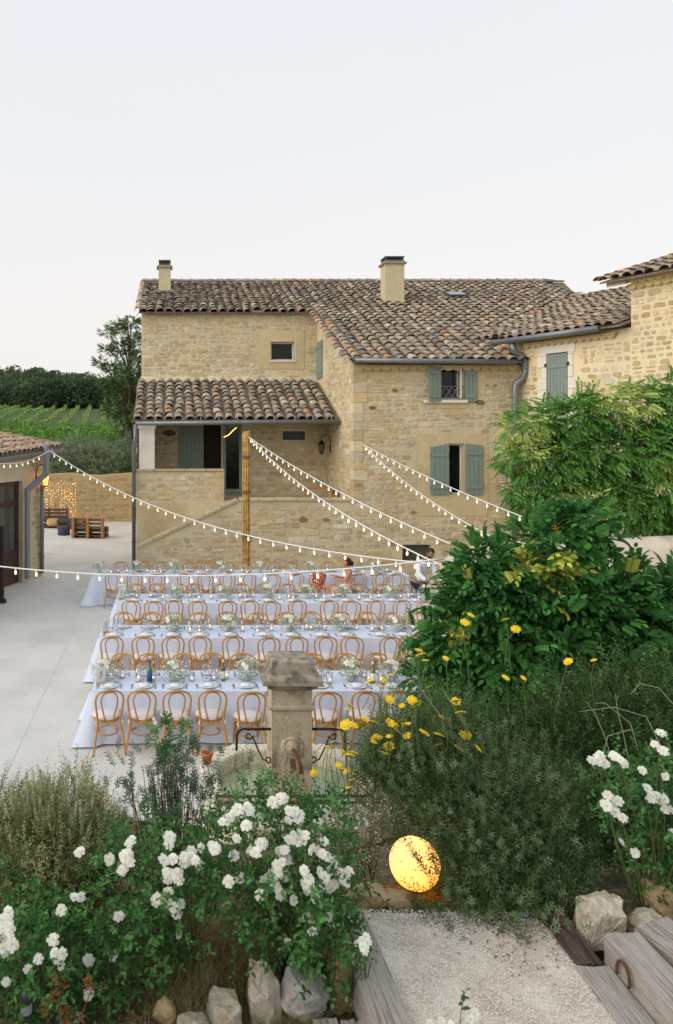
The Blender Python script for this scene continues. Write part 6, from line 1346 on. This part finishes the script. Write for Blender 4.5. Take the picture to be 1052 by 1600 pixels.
f = Foliage(); T = np.array([tuple(P(px,py,8.2)) for px,py in ((870,826),(872,829),(866,824))]); f.leaves(np.repeat(T,4,0)+RNG.normal(0,.01,(12,3)), RNG.normal(0,1,(12,3)), .03, .02, [lin(220,130,50)]); ob('orange_bloom', f.mesh('orange_bloom', m_leaf), dk, world=True)

def bush(name, label, cat, root, blobs, n, L_, m, ln, wd, cols, spread=.8, up=.6, out=.6, tw=(.0022,lin(96,84,60)), inner=.4, curve=0., tmpl=LEAF, jit=.18, group=None, part='foliage', noise=.25, nst=14, str_=.007, lump=.22, tipbias=0., taper=.4, avoid=None):
    r = thing(name, label, cat, root, 0, group); T, D = blob_points(blobs, n, inner, lump)
    if avoid:
        q = T-np.array(avoid[0]); keep = ~((np.linalg.norm(q*np.array((1,.6,1)),axis=1) < avoid[1])&(q[:,0] < .07)&(q[:,1] < .1)); T, D = T[keep], D[keep]; n = len(T)
    f = Foliage()
    f.sprigs(T, D*out+np.array((0,0,up))+RNG.normal(0,noise,D.shape), L_, m, ln, wd, cols, spread, tmpl, curve, tw, jit, tipbias, taper); ob(part, f.mesh(name+'_foliage', m_leaf), r, world=True, kind='stuff')
    if nst: stems(r, root, [tuple(T[k]) for k in range(nst)], str_)
    return r
SANT = [lin(80,110,64), lin(66,96,54), lin(92,120,74), lin(114,136,94), lin(58,86,48)]
sb = bush('santolina_bush', 'big grey green aromatic bush spilling over the end of the gravel path', 'bush', (2.35,5.55,1.15), BL([(740,1330,118,5.6),(690,1260,95,5.8),(640,1215,70,6.0),(775,1240,95,5.8),(825,1330,80,5.5),(710,1395,75,5.15),(790,1395,75,5.15),(735,1195,58,6.1),(610,1200,40,6.1),(850,1260,60,5.8),(590,1230,30,6.1)], 5.6, .45), 4600, .17, 14, .043, .0095, SANT, .95, .75, .7, (.002,lin(120,130,96)), .45, -.05, noise=.38, lump=.3, avoid=(tuple(gc), .46))
ROS = [lin(66,104,54), lin(54,88,46), lin(78,114,62), lin(98,126,76), lin(50,82,46)]
f = Foliage(); T, D = blob_points(BL([(740,1330,118,5.6),(690,1260,95,5.8),(640,1215,70,6.0),(775,1240,95,5.8),(825,1330,80,5.5),(710,1395,75,5.15),(790,1395,75,5.15),(735,1195,58,6.1),(610,1200,40,6.1),(850,1260,60,5.8)], 5.6, .45), 1500, .95, .3); q = T-np.array(tuple(gc)); k_ = (np.linalg.norm(q*np.array((1,.6,1)),axis=1) > .5)|(q[:,0] > .2); T, D = T[k_], D[k_]
f.sprigs(T, D*.7+(0,-.15,.7)+RNG.normal(0,.3,D.shape), .09, 15, .04, .009, [lin(122,144,100), lin(140,158,120), lin(104,130,84)], 1.0, LEAF, 0., (.002,lin(130,140,104)), .15, .25, .25); ob('pale_outer_shoots', f.mesh('santolina_shoots', m_leaf), sb, world=True, kind='stuff')  # outer shoots coloured paler, for new growth and to paint in shading contrast
rm_ = bush('myrtle_hedge', 'tall dense dark green hedge shrub behind the right hand roses', 'shrub', (3.9,6.7,.85), BL([(830,1150,62),(885,1120,62),(950,1105,66),(1020,1092,64),(1080,1100,70),(850,1190,75),(930,1170,90),(1010,1160,90),(1080,1180,90),(880,1270,75),(950,1270,80),(1030,1260,80),(930,1340,50),(1150,1120,80),(1160,1210,95),(1240,1150,95),(1250,1240,100),(1120,1290,80),(860,1330,40,6.4),(800,1160,30),(1000,1340,50)], 6.6, .5), 6600, .18, 12, .04, .016, ROS, .8, .9, .5, (.002,lin(92,84,60)), .5, 0)
f = Foliage(); T, D = blob_points(BL([(830,1150,64),(885,1120,66),(950,1105,68),(1020,1092,66),(930,1170,92),(1010,1160,92),(900,1250,80)], 6.55, .5), 260, .96, .2); f.leaves(T, D, .016, .014, [lin(222,214,196), lin(206,150,120)]); ob('flower_specks', f.mesh('flower_specks', m_leaf), rm_, world=True, kind='stuff')
# thin arching grass blades standing out of the hedge
gg = thing('arching_grass', 'thin pale grass blades arching out of the hedge at the right', 'grass', (3.9,6.2,.9)); m_ = MB()
for (pts_) in ([(1040,1180),(1010,1120),(960,1105),(905,1112)],[(1000,1180),(985,1130),(945,1098),(930,1099)],[(985,1200),(975,1150),(965,1110),(962,1085)],[(960,1200),(945,1150),(930,1115),(915,1095)],[(1052,1100),(1030,1075),(1000,1068),(985,1085)],[(940,1190),(950,1150),(985,1140),(1000,1150)],[(700,1160),(690,1120),(660,1080),(640,1060)],[(740,1170),(725,1130),(700,1090),(690,1075)]):
    m_.tube([P(a,b,5.95) for a,b in pts_], [.004,.0035,.003,.0015], 4)
ob('blade', m_.mesh('grass_blades', mat('grass_blade', lin(150,162,124), rough=.6)), gg, world=True)
# feathery yarrow foliage and yellow heads
YAR = [(x/2.922+300, y/2.922+1000) for x,y in ((710,320),(745,390),(790,360),(765,400),(828,375),(850,440),(835,455),(895,365),(930,410),(980,437),(905,270),(958,300),(1005,273),(1030,292),(870,200),(815,188),(650,470),(720,525),(740,515),(670,570),(705,600),(705,680),(870,515),(900,485),(880,185),(780,385),(910,380),(960,370),(640,490),(700,520))]
YAR += [(x/2.327+600, y/2.327+780) for x,y in ((295,447),(290,497),(135,567),(152,587),(443,438),(480,472),(670,590),(763,585),(443,648),(508,650),(162,685),(262,735),(208,792),(120,745),(105,732),(65,750),(20,727))]
YAR += [(x/2.055+540, y/2.055+1080) for x,y in ((427,185),(300,140),(253,133),(308,82),(385,140),(310,218),(197,142),(355,30),(627,452),(420,180))]
YAR += [(px+random.gauss(0,22), py+random.gauss(8,16)) for px,py in random.sample([t for t in YAR if t[0] < 730], 26)]
yr = thing('yarrow_plant', 'tall yarrow with flat yellow flower heads beside the fountain basin', 'flowers', (2.1,6.6,.7))
m_yel = mat('yarrow_yellow', (1,1,1), rough=.85, tint=True, bump=.5, bscale=160, bdist=.006)
def yarrow_head(seed):
    rg = random.Random(seed); m_ = MB(); k = 0
    for (x, y) in [(0,0)]+[(.45*math.cos(t),.45*math.sin(t)) for t in np.linspace(0,2*PI,6)[:-1]]+[(.85*math.cos(t),.85*math.sin(t)) for t in np.linspace(.3,2*PI+.3,9)[:-1]]:
        q = rg.uniform(.85,1.1); c_ = tuple(a*q for a in lin(236,200,40)); r = rg.uniform(.32,.42); z = .25-.25*(x*x+y*y)+rg.uniform(-.05,.05); V = [(x+r*math.cos(t),y+r*math.sin(t),z-.05) for t in np.linspace(0,2*PI,6)[:-1]]+[(x,y,z+.14)]
        m_.add(V, [(i,(i+1)%5,5) for i in range(5)], c_)
    m_.add([(.7*math.cos(t),.7*math.sin(t),-.02) for t in np.linspace(0,2*PI,8)[:-1]]+[(0,0,-.45)], [((i+1)%7,i,7) for i in range(7)], lin(130,140,70)); return m_.mesh('flower_head', m_yel)
YH = [yarrow_head(k) for k in range(4)]; stm = MB()
for i, (px, py) in enumerate(YAR):
    Y = 5.95+random.uniform(-.3,.2) if py > 1010 and px < 770 else 6.9
    if px > 780: Y = 5.6 if py > 1200 else 6.1
    p = P(px, py, Y); o = ob('flower_head', YH[i%4], yr, loc=p-yr.location); o.scale = (Y/F_*random.choice((4.5,5.5,6.5,8)),)*3; o.rotation_euler = (random.uniform(.15,.85),random.uniform(-.35,.35),random.uniform(0,6))
    b = Vector((p.x+random.uniform(-.06,.1), Y+.12, p.z-random.uniform(.28,.5))); stm.tube([b, b.lerp(p,.6)+Vector((random.uniform(-.04,.04),0,.03)), p-EZ*.006], [.0035,.003,.0025], 4, cap=False)
ob('stem', stm.mesh('yarrow_stems', mat('yarrow_stem', lin(96,120,70), rough=.8)), yr, world=True, kind='stuff')
f = Foliage(); T, D = blob_points(BL([(625,1190,42),(660,1165,55),(590,1215,28),(700,1135,45)], 6.4, .5), 760, .3, .3); f.sprigs(T, D*.4+(0,0,1), .26, 12, .05, .012, [lin(92,124,72), lin(78,110,62), lin(112,140,92)], .7, LEAF, 0., (.002,lin(110,130,80))); ob('foliage', f.mesh('yarrow_foliage', m_leaf), yr, world=True, kind='stuff')

# dry flowering bush on the left
DRY = [lin(172,176,124), lin(148,158,104), lin(188,186,142), lin(126,142,90), lin(150,134,92)]
lb_ = bush('lavender_bush', 'dry grey green lavender bush with pale spikes at the left edge', 'bush', (-.85,5.3,gz(-.85,5.3)-.03), BL([(40,1320,70),(100,1310,80),(150,1330,55),(-20,1320,70),(70,1370,60),(120,1385,50),(175,1350,30),(0,1380,60)], 5.2, .4), 4200, .17, 13, .034, .011, DRY, .8, .8, .6, (.0016,lin(120,104,76)), .3, 0., noise=.4)
f = Foliage(); n = 430; pxs = RNG.uniform(-30,190,n); top = 1225+18*np.sin(pxs*.08)+np.where(pxs > 120,(pxs-120)*.65,0)+np.where(pxs < 15,8,0)+RNG.uniform(-15,75,n); T = np.array([tuple(P(a,b+45,5.15+RNG.uniform(-.3,.3))) for a,b in zip(pxs,top)])
f.sprigs(T, np.array((0,0,1.))+RNG.normal(0,.14,T.shape)+np.stack([(pxs-90)/500,0*pxs,0*pxs],1), .19, 20, .022, .017, [lin(176,178,140), lin(160,164,124), lin(190,190,156), lin(140,150,108)], .5, LEAF, 0., (.0016,lin(140,140,100)), .12, .35, .2); ob('flower_spikes', f.mesh('lavender_spikes', m_leaf), lb_, world=True, kind='stuff')

# spurge with red stems, left of the fountain
sg = thing('spurge_clump', 'clump of red brown seed stems and blue green shoots left of the fountain', 'plant', (.0,5.7,gz(0,5.7)))
m_red = mat('red_stem', lin(122,82,60), rough=.8, var=.25, scale=20); m_ = MB(); tops = []
for k in range(90):
    px = random.gauss(272,38); px = min(max(px,205),342); py = 1210+abs(px-275)*.5+random.uniform(-35,60); t = P(px,py,5.6+random.uniform(-.25,.25)); b = Vector((UX(275+(px-275)*.55,5.65)+random.uniform(-.03,.03),5.65+random.uniform(-.15,.15),1.0)); m_.tube([b,b.lerp(t,.6)+Vector((random.uniform(-.02,.02),0,.02)),t], [.0042,.0036,.002], 4, cap=False); tops.append(t)
ob('red_stems', m_.mesh('red_stems', m_red), sg, world=True)
f = Foliage(); Tt = np.array([tuple(t) for t in tops]); f.sprigs(Tt, np.array((0,0,1.))+RNG.normal(0,.25,Tt.shape), .07, 14, .016, .013, [lin(122,76,56), lin(140,96,70), lin(98,66,52)], .9, LEAF); ob('seed_heads', f.mesh('spurge_seed_heads', m_leaf), sg, world=True, kind='stuff')
f = Foliage(); T = np.array([tuple(P(px,py,5.5+RNG.uniform(-.2,.2))) for px,py in zip(RNG.normal(272,40,170), RNG.uniform(1170,1310,170))]); f.sprigs(T, np.array((0,-.2,.9))+RNG.normal(0,.4,T.shape), .13, 26, .042, .009, [lin(96,130,104), lin(84,118,92), lin(112,142,114), lin(78,110,78)], .95, LEAF, 0, (.003,lin(120,110,80)), .12, .0, .3); ob('shoots', f.mesh('spurge_shoots', m_leaf), sg, world=True, kind='stuff')
tl_ = thing('leafy_stem', 'tall bright green leafy stem with small white buds in front of the nearest chairs', 'plant', (UX(268,5.6),5.6,1.0))
b = Vector((UX(270,5.6),5.6,1.05)); t = P(264,1128,5.5); m_ = MB(); m_.tube([b,b.lerp(t,.5)+Vector((.01,0,0)),t], [.007,.005,.003], 5); ob('stem', m_.mesh('green_stem', mat('green_stem', lin(104,136,76), rough=.7)), tl_, world=True)
for (px,py) in ((243,1130),(288,1122),(292,1150),(240,1155)): m_ = MB(); m_.tube([b.lerp(t,.6),P(px,py,5.5)], [.004,.002], 4); ob('side_stem', m_.mesh('side_stem', MATS['green_stem']), tl_, world=True)
f = Foliage(); T = np.array([tuple(P(px+RNG.normal(0,5),py+RNG.normal(0,5),5.5+RNG.normal(0,.03))) for px,py in [(262,1135)]*7+[(285,1138)]*4+[(246,1150)]*4+[(266,1165)]*5+[(290,1158)]*3+[(258,1180)]*4]); f.sprigs(T, np.array((0,-.1,.7))+RNG.normal(0,.45,T.shape), .06, 9, .07, .017, [lin(92,146,84), lin(76,128,70), lin(108,160,96)], .9, LEAF6, .2); ob('leaves', f.mesh('stem_leaves', m_leaf), tl_, world=True, kind='stuff')
f = Foliage(); T = np.array([tuple(P(px,py,5.45)) for px,py in ((241,1127),(243,1129),(289,1117),(291,1119))]); f.leaves(np.repeat(T,5,0)+RNG.normal(0,.008,(20,3)), RNG.normal(0,1,(20,3)), .03, .025, [lin(236,236,226)]); ob('buds', f.mesh('white_buds', m_leaf), tl_, world=True, kind='stuff')

# wispy plant before the fountain, pale statice, grasses
GA = [lin(112,122,84), lin(98,112,74), lin(128,132,98), lin(120,98,74)]
ga = bush('gaura_clump', 'wispy thin stemmed plant with tiny seed heads in front of the fountain basin', 'plant', (.85,6.0,gz(.85,6)), BL([(385,1215,40),(430,1205,45),(480,1215,40),(520,1245,30),(350,1245,30),(440,1260,60),(390,1270,45),(500,1275,40)], 5.9, .5), 120, .3, 10, .022, .007, GA, .55, 1.5, .35, (.0017,lin(124,104,78)), .2, .02, nst=0)
f = Foliage(); T, D = blob_points(BL([(390,1190,40),(440,1180,50),(490,1195,45),(370,1230,35),(540,1220,25)], 5.8, .4), 240, .3, .3); f.leaves(T, D, .015, .013, [lin(122,84,62), lin(140,104,80), lin(206,196,176)]); ob('seed_heads', f.mesh('gaura_seeds', m_leaf), ga, world=True, kind='stuff')
sa = bush('statice_clump', 'pale silvery clump with small off white flowers left of the glowing globe', 'plant', (1.5,5.6,gz(1.5,5.6)), BL([(560,1310,35),(590,1290,30),(540,1340,32),(575,1345,28),(605,1270,22),(530,1290,26)], 5.6, .5), 560, .12, 12, .022, .010, [lin(150,152,124), lin(168,166,142), lin(124,134,100), lin(110,122,84)], .8, .7, .7, (.0016,lin(130,116,90)), .3, nst=8, avoid=(tuple(gc), .42))
f = Foliage(); T, D = blob_points(BL([(565,1300,34),(595,1280,26),(545,1330,30),(580,1335,26),(612,1335,12),(640,1325,8)], 5.5, .4), 380, .7, .2); f.leaves(T, D+(0,0,.3), .017, .017, [lin(226,220,204), lin(210,200,178)]); ob('flower_sprays', f.mesh('statice_flowers', m_leaf), sa, world=True, kind='stuff')
def grass(name, label, spots, n, h, cols, kindstuff=True, wd=.004, up=1.2):
    f = Foliage(); xs_, ys_, rs_ = np.array(spots).T; k = RNG.integers(0,len(spots),n); x = xs_[k]+RNG.normal(0,1,n)*rs_[k]*.6; y = ys_[k]+RNG.normal(0,1,n)*rs_[k]*.6
    T = np.stack([x,y,garden_z(x,y)-.01],1); D = RNG.normal(0,.5,(n,3)); D[:,2] = up; hh = h*RNG.uniform(.4,1.2,n)
    bl_ = (np.array([(-.5,0,0),(.5,0,0),(.38,.5,.07),(-.38,.5,.07),(0,1,.32)]), np.array([(0,1,2),(0,2,3),(3,2,4)])); M = frames(D,None,.8)*np.stack([np.full(n,wd),hh,hh],1)[:,None,:]; f.put(bl_[0],bl_[1],M,T,palette(n,cols,.2)); return tag(ob(name, f.mesh(name, m_leaf), kind='stuff'), label, 'grass')
grass('green_grass', 'tufts of green grass between the rocks and under the bushes', [(1.55,5.35,.2),(1.7,5.15,.15),(1.3,5.4,.2),(2.2,4.98,.25),(2.6,5.0,.2),(.55,4.35,.2),(.75,4.4,.1),(.95,4.45,.08),(.3,4.3,.25),(.38,4.05,.1),(.62,4.1,.08),(.82,4.12,.08),(.2,4.0,.1),(2.95,4.9,.15),(3.2,5.1,.2),(3.8,5.2,.35),(4.4,5.3,.4),(4.0,4.6,.4),(4.8,5.0,.5),(3.6,4.2,.3)], 6500, .14, [lin(112,130,78), lin(96,116,66), lin(140,146,96)])
grass('dry_grass', 'straw coloured dry grass and stalks on the garden soil', [(.5,4.6,.2),(.3,4.8,.25),(.75,4.75,.2),(0,4.6,.3),(.4,4.3,.2),(.6,4.4,.2),(.2,4.4,.2),(.75,4.25,.12),(0,4.2,.2),(3.0,5.0,.12),(3.1,4.85,.1),(2.85,5.0,.12),(1.6,5.1,.12),(2.0,4.92,.1)], 6500, .16, [lin(176,156,112), lin(150,130,92), lin(194,176,132)], wd=.0026, up=.8)
n = 9000; f = Foliage(); x = RNG.uniform(-1.4,3.4,n); y = RNG.uniform(3.6,6.0,n); T = np.stack([x,y,garden_z(x,y)+.006],1); keep = ~((x > 1.1)&(x < 2.6)&(y < 4.93)); T = T[keep]; f.leaves(T, RNG.normal(0,1,T.shape)*np.array((1,1,.15)), .03, .016, [lin(128,96,64), lin(150,116,80), lin(104,84,60), lin(164,140,100)]); 
x = RNG.normal(2.25,.22,160); y = RNG.normal(4.6,.14,160); k2 = (x > 1.35)&(x < 2.5); T = np.stack([x,y,np.full(160,LZ+.012)],1)[k2]; f.leaves(T, RNG.normal(0,1,T.shape)*np.array((1,1,.2)), .022, .012, [lin(150,112,74), lin(128,90,60)])
tag(ob('leaf_litter', f.mesh('leaf_litter', m_leaf), kind='stuff'), 'brown fallen leaves scattered on the soil and path', 'leaves')

# ------------------------------------------------------------------ white roses
RB = [bloom_mesh('rose_bloom', .0315, [(7,.4,1,.2),(7,.3,.84,.42),(6,.2,.62,.6),(4,.1,.36,.7)], m_petw, (1,1,.985), .7, 40+k, lin(220,206,150)) for k in range(6)]
RL = [lin(84,132,72), lin(70,116,62), lin(100,148,86), lin(62,102,56)]
def rose_bush(label, root, spots, Y, blobs, n, scale=1.):
    r = thing('rose_bush', label, 'rose bush', root, 0, 'white rose bushes'); f = Foliage(); T, D = blob_points(blobs, n, .35, .25)
    f.sprigs(T, D*.7+np.array((0,-.15,.35))+RNG.normal(0,.3,D.shape), .13, 7, .048, .03, RL, .9, LEAF6, .15, (.0022,lin(104,120,70)), .18); ob('foliage', f.mesh('rose_foliage', m_leaf), r, world=True, kind='stuff')
    tops = []
    for i, (px, py) in enumerate(spots):
        y = Y-.05+random.uniform(-.12,.06); p = P(px,py,y); o = ob('rose_bloom', RB[i%6], r, loc=p-r.location); d = Vector((random.gauss(0,.38),-.72+random.gauss(0,.3),.62+random.gauss(0,.25))); o.rotation_euler = d.to_track_quat('Z','Y').to_euler(); o.scale = (scale*random.uniform(.8,1.12),)*3; tops.append(p-d.normalized()*.03)
    stems(r, root, tops[::2]+[tuple(T[k]) for k in range(min(18,len(T)))], .005, mat('rose_cane', lin(104,112,70), rough=.7), 'cane', .06); return r
c1_ = [(x/3.094+300, y/3.094+1200) for x,y in ((200,220),(180,245),(225,200),(268,185),(280,205),(265,280),(390,165),(425,150),(440,145),(470,205),(495,215),(510,240),(520,225),(148,262),(218,340),(95,375),(115,390),(205,425),(290,400),(310,410),(335,368),(345,360),(470,350),(490,325),(520,315),(550,325),(545,350),(415,410),(430,400),(450,395),(460,440),(435,455),(415,470),(585,395),(610,400),(630,415),(655,428),(685,450),(345,545),(370,530),(395,515),(420,505),(450,520),(400,545),(405,570),(330,615),(345,600),(425,610),(178,547),(230,530),(545,495),(565,535),(550,560),(575,575),(590,595),(600,635),(615,500),(640,530),(655,560),(665,490),(690,500),(715,510),(735,540),(690,560),(670,585),(640,575),(760,500),(745,560),(495,640),(555,715),(575,735),(610,725),(660,720),(582,790),(465,847),(640,355),(465,255),(560,590),(510,350))]
rose_bush('densest white rose bush, in the centre in front of the fountain', (.72,4.6,1.15), c1_, 4.25, BL([(440,1340,80),(400,1300,60),(500,1330,60),(370,1370,60),(470,1400,70),(520,1390,45),(420,1440,55),(480,1460,50),(350,1320,45),(450,1280,40),(520,1290,35),(540,1440,25)], 4.55, .5), 760)
rose_bush('single white rose spray hanging over the left sleeper', (1.08,4.35,1.2), [(x/3.094+300, y/3.094+1200) for x,y in ((800,850),(820,835),(845,815),(845,880),(830,865),(850,845))], 4.1, BL([(540,1450,18),(530,1475,14),(552,1468,10)], 4.2, .5), 26, .85)
c2_ = [(x/3.094, y/3.094+1180) for x,y in ((625,425),(640,408),(605,490),(620,480),(530,503),(600,545),(590,555),(635,520),(820,395),(815,432),(790,508),(838,505),(890,490),(890,520),(925,465),(970,450),(1025,440),(1040,455),(925,495),(945,510),(965,530),(805,565),(825,580),(860,575),(865,600),(810,605),(765,690),(755,700),(815,665),(795,710),(815,715),(840,735),(855,765),(875,720),(868,865),(575,780),(360,690),(390,685),(295,747),(258,893),(305,960),(265,955),(275,985),(300,1018),(430,990),(555,970),(185,985),(135,1035),(30,1095),(45,760),(430,1155),(370,1270),(387,470))]
rose_bush('loose white rose bush at the left, below the dry lavender', (.1,4.6,1.12), [t for t in c2_ if t[0] > 110], 4.2, BL([(250,1360,60),(200,1330,40),(300,1330,50),(240,1420,60),(290,1400,50),(180,1400,55),(140,1440,55),(200,1480,55),(330,1350,35),(120,1500,50),(260,1480,35)], 4.5, .5), 620)
c3_ = [t for t in c2_ if t[0] <= 110]+[(x/3.094, y/3.094+1180) for x,y in ((10,800),(40,810),(20,840),(55,850),(30,880),(60,915),(15,930),(25,955),(2,900),(0,860),(45,830))]
rose_bush('white rose bush cut by the left edge, with a thick cluster of blooms', (-.75,4.15,1.15), c3_, 3.95, BL([(30,1480,60),(-20,1460,60),(70,1500,55),(20,1550,60),(90,1560,50),(150,1560,45),(-30,1540,60),(60,1440,35)], 4.2, .5), 520)
c4_ = [(x/4.443+860, y/4.443+1120) for x,y in ((345,265),(320,285),(290,305),(330,305),(350,290),(375,325),(440,268),(460,280),(490,300),(515,325),(500,315),(725,190),(765,225),(785,240),(768,115),(637,372),(798,412),(670,495),(690,540),(700,570),(735,545),(750,580),(790,570),(770,610),(800,640),(835,645),(400,545),(375,605),(395,620),(430,610),(470,585),(450,665),(500,700),(490,870),(590,945),(850,810))]
rose_bush('white rose bush at the right edge below the hedge', (3.3,5.05,1.05), c4_, 4.85, BL([(1000,1240,55),(1040,1220,50),(960,1270,45),(1010,1300,50),(1050,1290,50),(1070,1240,50),(970,1215,30),(1020,1370,28),(1000,1410,18),(1040,1340,40)], 5.1, .5), 520)
rose_bush('white rose sprig poking up at the bottom edge of the gravel path', (1.45,3.3,1.34), [(742,1584),(735,1592),(690,1597),(672,1600),(706,1602)], 3.62, BL([(738,1612,7),(690,1622,8)], 3.6, .5), 7, .75)
# young red-tipped rose shoots at the bottom left
rs = thing('red_rose_shoot', 'young rose shoot with reddish leaves at the bottom left', 'plant', (UX(90,3.7),3.7,1.25)); f = Foliage(); T = np.array([tuple(P(px+RNG.normal(0,8),py+RNG.normal(0,8),3.75)) for px,py in [(92,1530)]*6+[(90,1560)]*6+[(80,1585)]*8+[(145,1545)]*5+[(105,1590)]*6]); f.sprigs(T, np.array((0,-.2,.7))+RNG.normal(0,.4,T.shape), .07, 6, .04, .02, [lin(150,84,52), lin(120,96,58), lin(84,120,66), lin(98,130,74)], .9, LEAF6); ob('leaves', f.mesh('red_shoot_leaves', m_leaf), rs, world=True, kind='stuff'); stems(rs, (UX(88,3.75),3.75,1.2), [tuple(P(92,1525,3.75)), tuple(P(145,1540,3.75))], .005, m_red)
bpy.context.view_layer.update()
